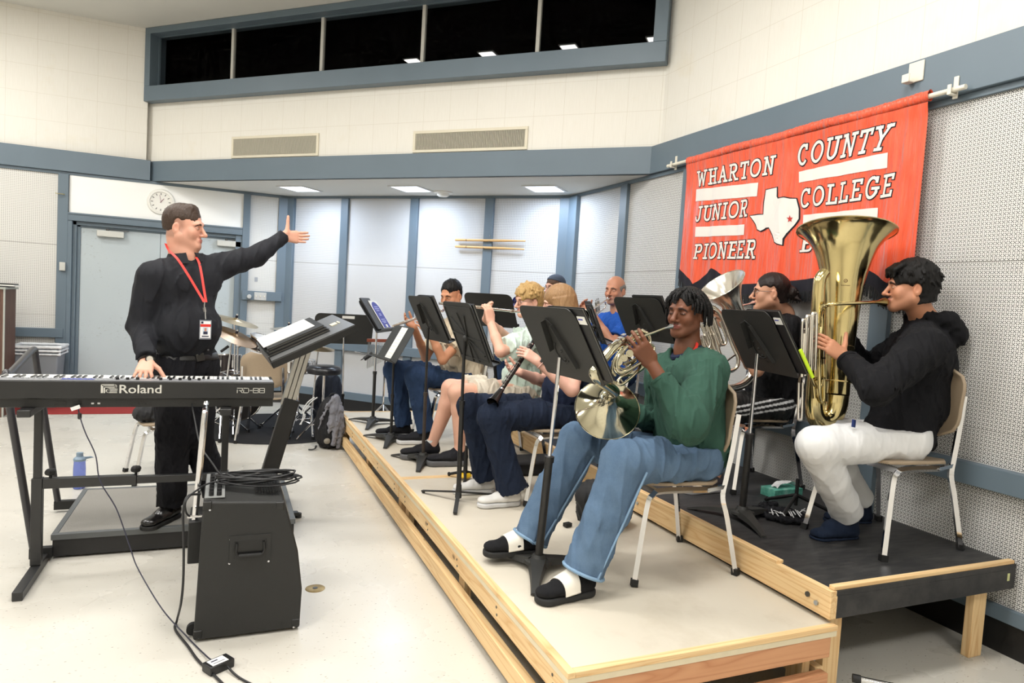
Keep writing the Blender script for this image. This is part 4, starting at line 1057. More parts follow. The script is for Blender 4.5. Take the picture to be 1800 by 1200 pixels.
def player_euph():
    H = Head(atY(1354, 514, 3.42), (-.80, .60, -.03), 1.03)
    J = dict(neck=atY(1376, 553, 3.42), shL=atY(1389, 578, 3.24), shR=atY(1364, 578, 3.60), elL=atY(1330, 650, 3.18), wrL=atY(1288, 582, 3.30), elR=atY(1318, 640, 3.66), wrR=atY(1272, 565, 3.52))
    J['chest'] = atY(1372, 620, 3.42); J['belly'] = atY(1362, 672, 3.42); J['pelvis'] = V((3.33, 3.43, .99))
    J['hipL'] = V((3.24, 3.32, .985)); J['hipR'] = V((3.22, 3.54, .985)); J['knL'] = V((2.78, 3.28, .97)); J['knR'] = V((2.76, 3.62, .97))
    J['anL'] = V((2.80, 3.30, .55)); J['anR'] = V((2.80, 3.60, .55)); J['toeL'] = (-1, -.05, 0); J['toeR'] = (-1, .1, 0)
    J['hnL'] = (-.3, .9, 0); J['hnR'] = (0, -.9, 0)
    e = person_root((3.33, 3.43, .455), 'seated euphonium player in black with glasses and dark hair tied in a bun')
    S = Sdf(.0042); body_sdf(S, H, J, neck_r=.062, head=dict(fat=.010, jaw=1.05, lips=1.1), bare_leg=(.055, .05, .036))
    hand_sdf(S, J['wrL'], (-.5, .1, .4), (-.2, .9, 0), False, (1.0, 1, 1, 1), 1.05); hand_sdf(S, J['wrR'], (-.6, 0, .3), (.1, -.9, -.3), True, (.8, .8, .8, .8), 1.05)
    sdf_mesh(S.run(), 'body', m_skin, e, skin_col(H, rgb(206, 154, 124), rgb(178, 104, 92), rgb(30, 22, 20), .12, rgb(80, 60, 52)))
    eyes(H, e, .8); glasses(e, H, 'black', .020)
    S = Sdf(.0045); hair_shell(S, H, .006, hl=.082, side=.012, back=-.080, face_r=.060)
    S.ell(H.p(0, -.125, .0), H.M(), (.042, .036, .044), .02); rd = random.Random(9)
    for i in range(26):
        a = V((rd.uniform(-.035, .035), -.13+rd.uniform(-.03, .02), rd.uniform(-.04, .035))); S.cap(H.p(*a), H.p(a.x*1.3, a.y-.018, a.z-.012), .010, .005, .004)
    finish_hair(S, e, hairmat('hair_near_black', rgb(20, 14, 13), rgb(46, 34, 30), .4), (.003, 60))
    T = (.19, .145, .195, .165, .19, .145)
    bt = cloth('black_tshirt_jersey', rgb(22, 22, 24), .85)
    S = Sdf(.007); torso_sdf(S, J, T, .016, .07)
    sleeve(S, J['shL'], J['elL'], J['wrL'], (.090, .070, .05), cut=False)
    r, f, u = torso_axes(J)
    S2 = Sdf(.007); torso_sdf(S2, J, T, .016, .07)
    for q in 'LR':
        c = J['sh'+q].lerp(J['el'+q], .72); S2.cap(J['sh'+q], c, .085, .074, .03); S2.cut(c, J['el'+q]-J['sh'+q], c, .12)
    S2.cut(J['pelvis']-u*.05, (0, 0, -1), J['pelvis'], .4)
    sdf_mesh(S2.run(((0.012, 26, (1, 1, 1), 3.0), (0.0045, 70.2))), 'tshirt', bt, e)
    S = Sdf(.0045); legs_sdf(S, J, (.115, .09), T=T); S.cut(J['pelvis']+V((0, 0, .05)), (0, 0, 1), J['pelvis'], .3)
    for q in 'LR': S.cut(J['kn'+q].lerp(J['hip'+q], .1), J['kn'+q]-J['hip'+q], J['kn'+q], .13)
    ax_ = (J['knL']-J['hipL']).normalized(); h0 = AR3(J['hipL']); ux = AR3(ax_); side = V((0, -1, 0)); side = (side-ax_*side.dot(ax_)).normalized(); upv = AR3(side.cross(ax_)); sdv = AR3(side)
    if upv[2] < 0: upv = -upv
    def stripes(P):
        D = P-h0; t_ = D@ux; a_ = np.arctan2(D@upv, D@sdv); c = np.full((len(P), 3), lin(19), dtype=np.float32)
        base = .62-.9*np.clip(t_, -.1, .5)
        for i in range(3):
            w = (np.abs((a_-(base-.30*i))*.10) < .0062) & (t_ > -.12) & (D@sdv > 0); c[w] = lin(222)
        return c
    mv = bpy.data.materials.new('black_track_polyester'); t = NT(mv); at_ = t.node('ShaderNodeAttribute'); at_.attribute_name = 'Col'; t.base(at_.outputs['Color']); t.b.inputs['Roughness'].default_value = .6
    so = sdf_mesh(S.run(((0.006, 20, (1, 1, 1), 1.0), (0.00252, 54))), 'shorts', mv, e, stripes)
    for q in 'LR': shoe(e, J['an'+q], J['toe'+q], .29, .108, (cloth('grey_knit_shoe', rgb(70, 66, 72), .8), mat('pale_grey_sole', rgb(190, 188, 190), .5)), 'running_shoe', .034, 'sneaker', .455)
player_euph()

def player_flute_far():
    H = Head(atY(793, 519, 5.70), (-.72, -.52, -.28), 1.03)
    J = dict(neck=atY(803, 556, 5.72), shL=atY(826, 582, 5.52), shR=atY(776, 580, 5.88), elL=atY(778, 632, 5.36), wrL=atY(756, 585, 5.36), elR=atY(748, 628, 5.95), wrR=atY(728, 575, 5.62))
    J['chest'] = atY(806, 600, 5.70); J['belly'] = atY(808, 636, 5.68); J['pelvis'] = V((1.98, 5.66, .86))
    J['hipL'] = V((1.88, 5.56, .85)); J['hipR'] = V((1.86, 5.78, .85)); J['knL'] = V((1.45, 5.47, .885)); J['knR'] = V((1.34, 5.75, .895))
    J['anL'] = V((1.52, 5.42, .42)); J['anR'] = V((1.40, 5.70, .42)); J['toeL'] = (-1, .10, 0); J['toeR'] = (-1, .10, 0); J['hnL'] = (0, .9, 0); J['hnR'] = (0, -.9, 0)
    J['anL'] = V((1.56, 5.42, .42)); J['anR'] = V((1.44, 5.70, .42))
    e = person_root((1.98, 5.66, .32), 'seated flute player in beige t-shirt and dark jeans with short black hair')
    S = Sdf(.0048); body_sdf(S, H, J, neck_r=.060, head=dict(fat=.008, jaw=1.08))
    hand_sdf(S, J['wrL'], (-.5, .1, .55), (-.2, .95, 0), False, (1.1, 1.1, 1.1, 1.1), 1.05); hand_sdf(S, J['wrR'], (-.55, -.2, .35), (.2, -.6, .6), True, (.7, .8, .9, 1.0), 1.05)
    sdf_mesh(S.run(), 'body', m_skin, e, skin_col(H, rgb(200, 142, 108), rgb(172, 100, 88), rgb(28, 22, 20)))
    eyes(H, e, .55)
    S = Sdf(.005); hair_shell(S, H, .006, hl=.086, side=.024, back=-.06, top=.012, face_r=.064); finish_hair(S, e, hairmat('hair_black', rgb(6, 5, 5), rgb(16, 13, 12), .6), (.006, 60))
    T = (.185, .135, .18, .15, .185, .14)
    bg = cloth('beige_cotton_tshirt', rgb(198, 184, 160), .9)
    S = Sdf(.0075); torso_sdf(S, J, T, .018, .07)
    for q in 'LR':
        c = J['sh'+q].lerp(J['el'+q], .66); S.cap(J['sh'+q], c, .088, .082, .03); S.cut(c, J['el'+q]-J['sh'+q], c, .12)
    S.cut(J['pelvis']-V((0, 0, .03)), (.2, 0, -1), J['pelvis'], .4)
    sdf_mesh(S.run(((0.013, 26, (1, 1, 1), 4.0), (0.0045, 70.2))), 'tshirt', bg, e)
    S = Sdf(.0075); legs_sdf(S, J, (.112, .086, .078, .074), 1.0, T=T); S.cut(J['pelvis']+V((0, 0, .05)), (0, 0, 1), J['pelvis'], .3)
    sdf_mesh(S.run(((0.01, 20, (1, 1, .6), 9.0), (0.0042, 54))), 'jeans', denim('dark_blue_denim', rgb(30, 45, 70), rgb(50, 70, 102)), e)
    for q in 'LR': 
        o = shoe(e, J['an'+q], J['toe'+q], .30, .108, (cloth('black_runner_mesh', rgb(28, 28, 32), .8), mat('white_rubber_sole', rgb(214, 214, 214), .5)), 'running_shoe', .034, 'sneaker', .32)
player_flute_far()

def player_flute_blond():
    H = Head(atY(929, 529, 4.86), (-.97, -.10, -.12), 1.02)
    J = dict(neck=atY(941, 572, 4.88), shL=atY(930, 600, 4.66), shR=atY(948, 596, 5.06), elL=atY(880, 618, 4.42), wrL=atY(862, 566, 4.58), elR=atY(895, 596, 5.10), wrR=atY(853, 560, 4.72))
    J['chest'] = atY(932, 625, 4.86); J['belly'] = atY(920, 668, 4.84); J['pelvis'] = V((2.18, 4.82, .86))
    J['hipL'] = V((2.08, 4.73, .845)); J['hipR'] = V((2.06, 4.94, .845)); J['knL'] = V((1.56, 4.66, .865)); J['knR'] = V((1.585, 4.90, .860))
    J['anL'] = V((1.61, 4.68, .44)); J['anR'] = V((1.47, 4.93, .42)); J['toeL'] = (-1, .10, 0); J['toeR'] = (-1, .0, 0); J['hnL'] = (.2, .9, 0); J['hnR'] = (0, -.9, 0)
    e = person_root((2.18, 4.82, .32), 'seated flute player with curly blond hair, glasses, mint t-shirt and cream shorts')
    skn = rgb(226, 176, 152)
    S = Sdf(.0042); body_sdf(S, H, J, neck_r=.056, head=dict(fat=.004), bare_leg=(.078, .062, .038))
    hand_sdf(S, J['wrL'], (-.1, .15, .75), (-.35, .9, .1), False, (1.3, 1.2, 1.2, 1.2), 1.05); hand_sdf(S, J['wrR'], (-.15, -.45, .7), (.1, -.5, .6), True, (.9, .9, .9, .9), 1.0)
    sdf_mesh(S.run(), 'body', m_skin, e, skin_col(H, skn, rgb(196, 106, 100), rgb(170, 128, 84)))
    eyes(H, e, .8); glasses(e, H, 'dark', .020)
    S = Sdf(.005); hair_shell(S, H, .020, hl=.058, side=-.004, back=-.09, top=.008, face_r=.062); rd = random.Random(8)
    for i in range(110):
        th = rd.uniform(0, 2*PI); ph = rd.uniform(0, 2.0); x, y, z = math.sin(ph)*math.cos(th), math.sin(ph)*math.sin(th), math.cos(ph)
        if (y > .45 and z < .40) or (z < -.1 and y > -.2 and abs(x) > .5): continue
        a = V((x*.094, -.016+y*.112, .040+z*.098)); q = a+V((rd.uniform(-1, 1), rd.uniform(-1, 1), rd.uniform(-1, .3))).normalized()*.020
        S.cap(H.p(*a), H.p(*q), .014, .009, .004)
    for i in range(9):
        x = -.055+.11*i/8; a = V((x, .078-abs(x)*.3, .092)); q = a+V((x*.1, .018, -.030)); S.cap(H.p(*a), H.p(*q), .014, .007, .004)
    finish_hair(S, e, hairmat('hair_blond', rgb(142, 106, 58), rgb(220, 186, 126)), (.005, 60))
    T = (.18, .135, .18, .15, .18, .14)
    mt = cloth('mint_cotton_tshirt', rgb(206, 224, 212), .9, 900, .04)
    S = Sdf(.007); torso_sdf(S, J, T, .020, .07)
    for q in 'LR':
        c = J['sh'+q].lerp(J['el'+q], .84); S.cap(J['sh'+q], c, .092, .094, .03); S.cut(c, J['el'+q]-J['sh'+q], c, .13)
    S.cut(J['pelvis']-V((0, 0, .05)), (0, 0, -1), J['pelvis'], .4)
    sdf_mesh(S.run(((0.015, 23.4, (1, 1, 1), 6.0), (0.0045, 63.18))), 'tshirt', mt, e)
    S = Sdf(.007); legs_sdf(S, J, (.115, .098), T=T); S.cut(J['pelvis']+V((0, 0, .05)), (0, 0, 1), J['pelvis'], .3)
    for q in 'LR': S.cut(J['kn'+q].lerp(J['hip'+q], .24), J['kn'+q]-J['hip'+q], J['kn'+q], .2)
    sdf_mesh(S.run(((0.012, 26, (1, 1, 1), 2.0), (0.0045, 70.2))), 'shorts', cloth('cream_shorts_cotton', rgb(222, 212, 194), .9, 900, .04), e)
    for q in 'LR':
        b = MB(); b.lathe([(.040, .115), (.041, .09), (.040, .04)], V((J['an'+q].x, J['an'+q].y, .345)), ZZ, 16); b.build('sock', cloth('white_sock', rgb(228, 228, 226)), e)
        shoe(e, J['an'+q], J['toe'+q], .30, .110, (cloth('black_runner_mesh', rgb(28, 28, 32), .8), mat('grey_rubber_sole', rgb(92, 92, 94), .6)), 'running_shoe', .040, 'sneaker', .32)
player_flute_blond()

def player_clarinet():
    H = Head(atY(982, 533, 4.02), (-.86, .46, -.22), .98)
    J = dict(neck=atY(1004, 582, 4.02), shL=atY(1022, 618, 3.86), shR=atY(978, 614, 4.18), elL=atY(1005, 684, 3.70), wrL=atY(944, 634, 3.78), elR=atY(960, 672, 4.26), wrR=atY(915, 655, 4.06))
    J['chest'] = atY(1004, 645, 4.02); J['belly'] = atY(992, 692, 3.98); J['pelvis'] = V((2.14, 3.92, .86))
    J['hipL'] = V((2.02, 3.84, .85)); J['hipR'] = V((2.00, 4.02, .85)); J['knL'] = V((1.47, 3.72, .855)); J['knR'] = V((1.43, 4.00, .87))
    J['anL'] = V((1.62, 3.70, .42)); J['anR'] = V((1.56, 3.98, .42)); J['toeL'] = (-1, -.02, 0); J['toeR'] = (-1, .05, 0); J['hnL'] = (0, .9, 0); J['hnR'] = (0, -.9, 0)
    e = person_root((2.14, 3.92, .32), 'seated clarinet player with long light brown hair, navy t-shirt, dark jeans and white sneakers')
    S = Sdf(.004); body_sdf(S, H, J, neck_r=.048, arm=(.050, .044, .039, .025))
    hand_sdf(S, J['wrL'], (-.62, .15, .40), (-.2, .75, -.25), False, (.9, .95, 1.0, 1.0), .95, (.4, .8, .4)); hand_sdf(S, J['wrR'], (-.62, -.05, .20), (.1, -.5, .7), True, (.8, .8, .8, .8), .95)
    sdf_mesh(S.run(), 'body', m_skin, e, skin_col(H, rgb(228, 178, 158), rgb(200, 116, 108), rgb(140, 100, 70)))
    eyes(H, e, .7)
    S = Sdf(.005); hair_shell(S, H, .012, hl=.060, side=-.03, back=-.085, face_r=.062)
    for i in range(30):
        a = PI*(-.12)+PI*1.24*i/29; x, y = math.cos(a), -math.sin(a)
        p0 = H.p(x*.080, y*.102-.012, .03); p1 = H.p(x*.088, y*.100-.016, -.06); p2 = H.p(x*.094, y*.085-.045, -.17); p3 = H.p(x*.085, y*.055-.075, -.30)
        S.chain([p0, p1, p2, p3], [.015, .015, .014, .006], .006)
    finish_hair(S, e, hairmat('hair_light_brown', rgb(104, 76, 50), rgb(186, 146, 102), .4), (.003, 50))
    T = (.155, .12, .155, .135, .165, .13)
    nv = cloth('navy_cotton_tshirt', rgb(30, 38, 60), .9)
    S = Sdf(.007); torso_sdf(S, J, T, .014, .07)
    for q in 'LR':
        c = J['sh'+q].lerp(J['el'+q], .55); S.cap(J['sh'+q], c, .072, .066, .03); S.cut(c, J['el'+q]-J['sh'+q], c, .12)
    S.cut(J['pelvis']-V((0, 0, .06)), (.1, 0, -1), J['pelvis'], .4)
    sdf_mesh(S.run(((0.011, 28.6, (1, 1, 1), 8.0), (0.0045, 77.22))), 'tshirt', nv, e)
    S = Sdf(.0065); legs_sdf(S, J, (.108, .084, .074, .092), 1.02, T=T, rl={'L': (.108, .086, .078, .096), 'R': (.105, .082, .07, .088)}); S.cut(J['pelvis']+V((0, 0, .05)), (0, 0, 1), J['pelvis'], .3)
    sdf_mesh(S.run(((0.008, 26, (1, 1, .8), 3.0), (0.00336, 70.2))), 'jeans', denim('indigo_denim', rgb(22, 28, 42), rgb(38, 48, 68)), e)
    ww = mat('white_leather', rgb(226, 224, 220), .5, bump=(60, .2, .002))
    for q in 'LR': shoe(e, J['an'+q], J['toe'+q], .275, .10, (ww, mat('white_rubber_sole', rgb(214, 214, 214), .5)), 'sneaker', .027, 'sneaker', .32)
    wd_ = (J['elL']-J['wrL']).normalized(); wc = J['wrL']+wd_*.03; x, y = frame_from(wd_); b = MB()
    b.tube([wc+x*(.033*math.cos(a))+y*(.029*math.sin(a)) for a in [2*PI*i/20 for i in range(20)]], .009, 8, closed=True, flat=.3)
    w = b.build('watch', mat('rose_strap', rgb(196, 160, 150), .5), e); b = MB(); n_ = V((.1, -.8, .6)).normalized(); b.boxf(wc+n_*.028, wd_, wd_.cross(n_), n_, -.019, .019, -.016, .016, 0, .008)
    b.build('watch_face', mat('watch_black_glass', rgb(26, 26, 28), .15), w, bev=.003)
player_clarinet()

def player_trumpet(Hc, F, loc, label, skin, hairfn, shirt, top, facecol, hand_y, extra=None, glass=False):
    H = Head(Hc, F, 1.02); c = H.C; s = V((0, -1, 0))
    J = dict(neck=c+V((.05, 0, -.20)), shL=c+V((.04, -.20, -.29)), shR=c+V((.04, .20, -.29)))
    J['elL'] = c+V((-.13, -.24, -.46)); J['elR'] = c+V((-.13, .24, -.46)); J['wrL'] = c+V((-.235, -.075, -.235)); J['wrR'] = c+V((-.245, .06, -.225))
    J['chest'] = c+V((.06, 0, -.38)); J['belly'] = c+V((.08, 0, -.56)); J['pelvis'] = c+V((.10, 0, -.72))
    for q, y in (('L', -.11), ('R', .11)):
        J['hip'+q] = c+V((.0, y, -.73)); J['kn'+q] = c+V((-.45, y*1.4, -.73)); J['an'+q] = V((c.x-.45, c.y+y*1.4, .56)); J['toe'+q] = (-1, 0, 0)
    J['hnL'] = (0, .9, 0); J['hnR'] = (0, -.9, 0)
    e = person_root((J['pelvis'].x, c.y, .455), label)
    S = Sdf(.005); body_sdf(S, H, J, neck_r=.060, head=facecol[3])
    hand_sdf(S, J['wrL'], (-.35, .35, .6), (-.2, .9, -.1), False, (1.2, 1.2, 1.2, 1.2), 1.05); hand_sdf(S, J['wrR'], (-.35, -.15, .6), (0, -.9, .1), True, (1.0, 1.0, 1.0, 1.1), 1.05)
    sdf_mesh(S.run(), 'body', m_skin, e, skin_col(H, *facecol[:3], **facecol[4])); eyes(H, e, .7)
    if glass: glasses(e, H, 'black', .019)
    hairfn(H, e)
    T = (.175, .13, .175, .145, .175, .14)
    S = Sdf(.008); torso_sdf(S, J, T, .016, .07)
    for q in 'LR':
        cc = J['sh'+q].lerp(J['el'+q], .7); S.cap(J['sh'+q], cc, .080, .076, .03); S.cut(cc, J['el'+q]-J['sh'+q], cc, .12)
    S.cut(J['pelvis']-V((0, 0, .03)), (0, 0, -1), J['pelvis'], .4)
    sh = sdf_mesh(S.run(((0.013, 26, (1, 1, 1), 4.5), (0.0045, 70.2))), 'tshirt', shirt, e)
    S = Sdf(.009); legs_sdf(S, J, (.11, .085, .078, .074), 1.0, T=T); S.cut(J['pelvis']+V((0, 0, .05)), (0, 0, 1), J['pelvis'], .3)
    sdf_mesh(S.run(((0.01, 26), (0.0042, 70.2))), 'jeans', MATS['dark_blue_denim'], e)
    for q in 'LR': shoe(e, J['an'+q], J['toe'+q], .29, .108, (MATS['black_runner_mesh'], MATS['grey_rubber_sole']), 'running_shoe', .034, 'sneaker', .455)
    return H, J, e, sh
def bald_hair(H, e):
    S = Sdf(.005); p, M = H.p, H.M()
    S.ell(p(0, -.020, .020), M, (.083, .100, .076), 0); S.ell(p(0, .03, .095), M, (.085, .115, .062), .01, 's'); S.ell(p(0, .10, -.03), M, (.085, .085, .10), .006, 's')
    for q in (-1, 1): S.ell(p(q*.09, -.008, -.012), M, (.02, .026, .040), .004, 's')
    S.cut(p(0, 0, -.065), -H.U, p(0, -.05, -.06), .12); finish_hair(S, e, hairmat('hair_grey', rgb(96, 92, 88), rgb(160, 156, 150)), (.002, 60))
def cap_hair(H, e):
    S = Sdf(.005); hair_shell(S, H, .006, hl=.06, side=.0, back=-.08, face_r=.06); finish_hair(S, e, hairmat('hair_brown', rgb(58, 40, 28), rgb(100, 72, 50)), (.003, 60))
    S = Sdf(.005); p, M = H.p, H.M(); S.ell(p(0, -.016, .046), M, (.088, .109, .092), 0); S.cut(p(0, 0, .060), -H.U+H.F*.32, p(0, 0, .02), .16)
    S.cap(p(-.045, -.105, .022), p(.045, -.105, .022), .012, .012, .01, flat=H.U, fs=.4); S.cap(p(-.03, -.15, .002), p(.03, -.15, .002), .03, .03, .02, flat=H.U, fs=.2)
    sdf_mesh(S.run(), 'baseball_cap', cloth('slate_cap_cotton', rgb(70, 78, 92)), e)
    S = Sdf(.005); S.ell(p(0, .055, -.085), M, (.056, .050, .042), 0); S.ell(p(0, .075, -.050), M, (.05, .06, .022), .008, 's'); finish_hair(S, e, MATS['hair_brown'], (.003, 60), 'beard')
blue = cloth('royal_blue_cotton', rgb(34, 84, 170), .9)
HB, JB, EB, SB = player_trumpet(atY(1081, 510, 5.2), (-.84, -.48, -.08), None, 'seated balding trumpet player in royal blue t-shirt near the wall', None, bald_hair, blue, None,
    (rgb(196, 140, 112), rgb(160, 100, 88), rgb(80, 70, 64), dict(nose=1.15), dict(stubble=.35, stub_col=rgb(150, 140, 134))), 0)
b = MB(); r, f, u = torso_axes(JB); cc = JB['chest']+f*.150+u*.0
n_ = V((-.62, -.78, .05)).normalized(); h_ = V((.78, -.62, 0)).normalized(); cc = JB['chest']+n_*.140+ZZ*.02
for rr in (.062, .050): b.tube([cc+h_*(rr*math.cos(a))+ZZ*(rr*math.sin(a))-n_*(.018*abs(math.cos(a))**2) for a in [2*PI*i/24 for i in range(24)]], .0042, 6, closed=True)
for i in range(3): b.bar(cc-h_*.028+ZZ*(.022-.022*i), cc+h_*.028+ZZ*(.022-.022*i), .010, .008, up=n_)
b.build('chest_emblem', cloth('white_print', rgb(205, 205, 205)), SB)
HC, JC, EC, SC_ = player_trumpet(atY(975, 506, 6.1), (-.90, -.25, -.04), None, 'seated trumpet player with backwards slate cap, glasses and beard, behind the clarinettist', None, cap_hair, cloth('charcoal_tshirt', rgb(52, 54, 60)), None,
    (rgb(214, 164, 140), rgb(180, 110, 98), rgb(80, 56, 40), {}, {}), 0, glass=True)

# ---------------------------------------------------------------- timber risers
def woodmat(name, lo, hi, axis, scale=1.0, knots=True):
    m = bpy.data.materials.new(name); MATS[name] = m; t = NT(m); o = t.obj()
    A_ = [60*scale]*3; A_[axis] = 1.6*scale; B_ = [14*scale]*3; B_[axis] = .7*scale
    n = t.noise(t.mapping(o, tuple(A_)), 1.0, 3, .6, .3); w_ = t.noise(t.mapping(o, tuple(B_)), 1.0, 2, .5, .6)
    rg = t.math('ABSOLUTE', t.math('SINE', t.math('MULTIPLY', w_, 26.0)))
    f = t.math('ADD', t.math('MULTIPLY', n, .35), t.math('MULTIPLY', t.math('SUBTRACT', 1.0, t.math('POWER', rg, .6)), .65))
    c = t.mix(f, hi, lo)
    if knots:
        v = t.node('ShaderNodeTexVoronoi'); t.put(v.inputs['Vector'], t.mapping(o, tuple(3.0 if i != axis else 1.6 for i in range(3)))); v.inputs['Scale'].default_value = 1.5
        c = t.mix(t.ramp(v.outputs['Distance'], [(0.03, (1, 1, 1, 1)), (0.075, (0, 0, 0, 1))]), c, tuple(x*.35 for x in lo[:3])+(1,))
    t.base(c); t.b.inputs['Roughness'].default_value = .6; t.bump(f, .15, .002); return m
PLO, PHI = rgb(208, 160, 104), rgb(238, 208, 158)
m_pineY = woodmat('pine_lumber_long', PLO, PHI, 1); m_pineX = woodmat('pine_lumber_cross', PLO, PHI, 0); m_pineZ = woodmat('pine_lumber_upright', PLO, PHI, 2)
m_firX = woodmat('fir_lumber_cross', rgb(182, 120, 80), rgb(214, 160, 118), 0)
m_deck = bpy.data.materials.new('worn_cream_deck_paint'); t = NT(m_deck); o = t.obj()
st = t.ramp(t.noise(o, 5, 5, .65), [(0.52, (0, 0, 0, 1)), (0.75, (1, 1, 1, 1))])
t.base(t.mix(t.math('MULTIPLY', st, .30), t.mix(t.noise(o, 1.5, 3), rgb(202, 193, 176), rgb(214, 206, 190)), rgb(176, 162, 140))); t.b.inputs['Roughness'].default_value = .5
m_blackdeck = bpy.data.materials.new('black_painted_plywood'); t = NT(m_blackdeck); o = t.obj()
t.base(t.mix(t.ramp(t.noise(t.mapping(o, (2, 9, 2)), 4, 5, .65), [(0.4, (0, 0, 0, 1)), (0.9, (1, 1, 1, 1))]), rgb(34, 34, 36), rgb(74, 72, 70))); t.b.inputs['Roughness'].default_value = .55
m_hole = mat('dark_steel', rgb(90, 88, 84), .35, .8)
def riser(name, x0, x1, y0, y1, zt, label, deck, fascia_front, front_strip):
    e = empty(name, ((x0+x1)/2, (y0+y1)/2, 0), 0, label, 'riser')
    dk = MB(); dk.box(x0+.02, x1-.0, y0+.02, y1-.0, zt-.045, zt-.003); dk.build('deck', deck, e)
    for a, b_, c, d, m_ in ((x0+.0, x0+.03, y0, y1, m_pineY), (x0+.03, x1, y0, y0+.03, m_pineX), (x0+.03, x1, y1-.03, y1, m_pineX)):
        MB().box(a, b_, c, d, zt-.022, zt).build('edge_strip', m_, e, bev=.002)
    MB().box(x0+.004, x1, y0+.004, y1-.004, zt-.046, zt-.022).build('plywood_sheet', mat('plywood_edge', rgb(222, 210, 180), .7, noise=(20, .08)), e)
    for (a, b_, c, d, m_) in ((x0+.01, x0+.05, y0+.01, y1-.01, m_pineY), (x0+.05, x1-.02, y0+.01, y0+.05, m_firX), (x0+.05, x1-.02, y1-.05, y1-.01, m_firX), (x1-.045, x1-.005, y0+.05, y1-.05, m_pineY)):
        MB().box(a, b_, c, d, zt-.135, zt-.046).build('upper_beam', m_, e, bev=.004)
    for (a, b_, c, d, m_) in ((x0-.012, x0+.028, y0-.01, y1-.01, m_pineY), (x0+.09, x1-.03, y0-.0, y0+.04, m_firX), (x1-.045, x1-.005, y0+.05, y1-.05, m_pineY)):
        MB().box(a, b_, c, d, .035, .125).build('lower_beam', m_, e, bev=.004)
    for lx in (x0+.05, x1-.11):
        for ly in (y0+.06, (y0+y1)/2-.04, y1-.14): MB().box(lx, lx+.04, ly, ly+.085, 0, zt-.046).build('post', m_pineZ, e, bev=.002)
    b = 0
    for ly in np.linspace(y0+.15, y1-.15, 5):
        for dz in (-.075, -.105):
            MB().cyl((x0+.011, ly+dz*.3, zt+dz), (-1, 0, 0), .006, .003, 10).build('screw', m_hole, e)
    return e
riser('white_riser', 1.088, 2.318, 1.925, 4.398, .32, 'nearest low timber riser with cream top under the horn player', m_deck, None, None)
riser('white_riser', 1.088, 2.318, 4.402, 6.99, .32, 'farther low timber riser with cream top under the flute players', m_deck, None, None)
def black_riser(x0, x1, y0, y1, zt, label):
    e = empty('black_riser', ((x0+x1)/2, (y0+y1)/2, 0), 0, label, 'riser')
    MB().box(x0+.03, x1, y0+.0, y1, zt-.022, zt).build('deck', m_blackdeck, e, bev=.001)
    if y0 < 3:
        MB().box(x0, x0+.04, y0+.30, y1, zt-.001, zt+.014).build('worn_edge_strip', m_pineY, e, bev=.002)
        MB().box(x0+.02, x1-.01, y0+.004, y0+.032, zt, zt+.017).build('front_strip', m_pineX, e, bev=.002)
    else:
        MB().box(x0, x0+.04, y0, y1, zt-.001, zt+.014).build('worn_edge_strip', m_pineY, e, bev=.002)
    MB().box(x0, x0+.03, y0, y1, zt-.022, zt-.001).build('plywood_edge', m_pineY, e)
    MB().box(x0, x0+.038, y0+.0, y1, zt-.118, zt-.022).build('side_beam', m_pineY, e, bev=.003)
    MB().box(x0+.038, x1, y0, y0+.038, zt-.118, zt-.022).build('front_beam', m_blackdeck, e, bev=.003)
    MB().box(x1-.038, x1, y0+.04, y1, zt-.118, zt-.022).build('rear_beam', m_blackdeck, e, bev=.003)
    for lx in (x0+.045, x1-.20):
        for ly in (y0+.05, (y0+y1)/2, y1-.12): MB().box(lx, lx+.09, ly, ly+.04, 0, zt-.022).build('post', m_pineZ, e, bev=.003)
    if y0 < 3:
        for (ly, dz, r_, mm) in ((y0+.115, -.058, .011, 'dark'), (y0+.068, -.075, .011, 'bolt'), (3.35, -.06, .010, 'bolt')):
            MB().cyl((x0, ly, zt+dz), (-1, 0, 0), r_, .007, 6 if mm == 'bolt' else 14).build('bolt', mat('zinc_bolt', rgb(180, 186, 192), .3, .9) if mm == 'bolt' else m_hole, e)
        MB().box(x1-.06, x1-.045, y0-.002, y0, zt-.075, zt-.04).build('tape_mark', mat('glow_tape', rgb(206, 208, 150), .6), e)
black_riser(2.288, 3.472, 1.945, 4.40, .455, 'tall black topped riser by the right wall under the tuba player')
black_riser(2.288, 3.472, 4.405, 6.80, .455, 'tall black topped riser at the far end under the trumpet players')

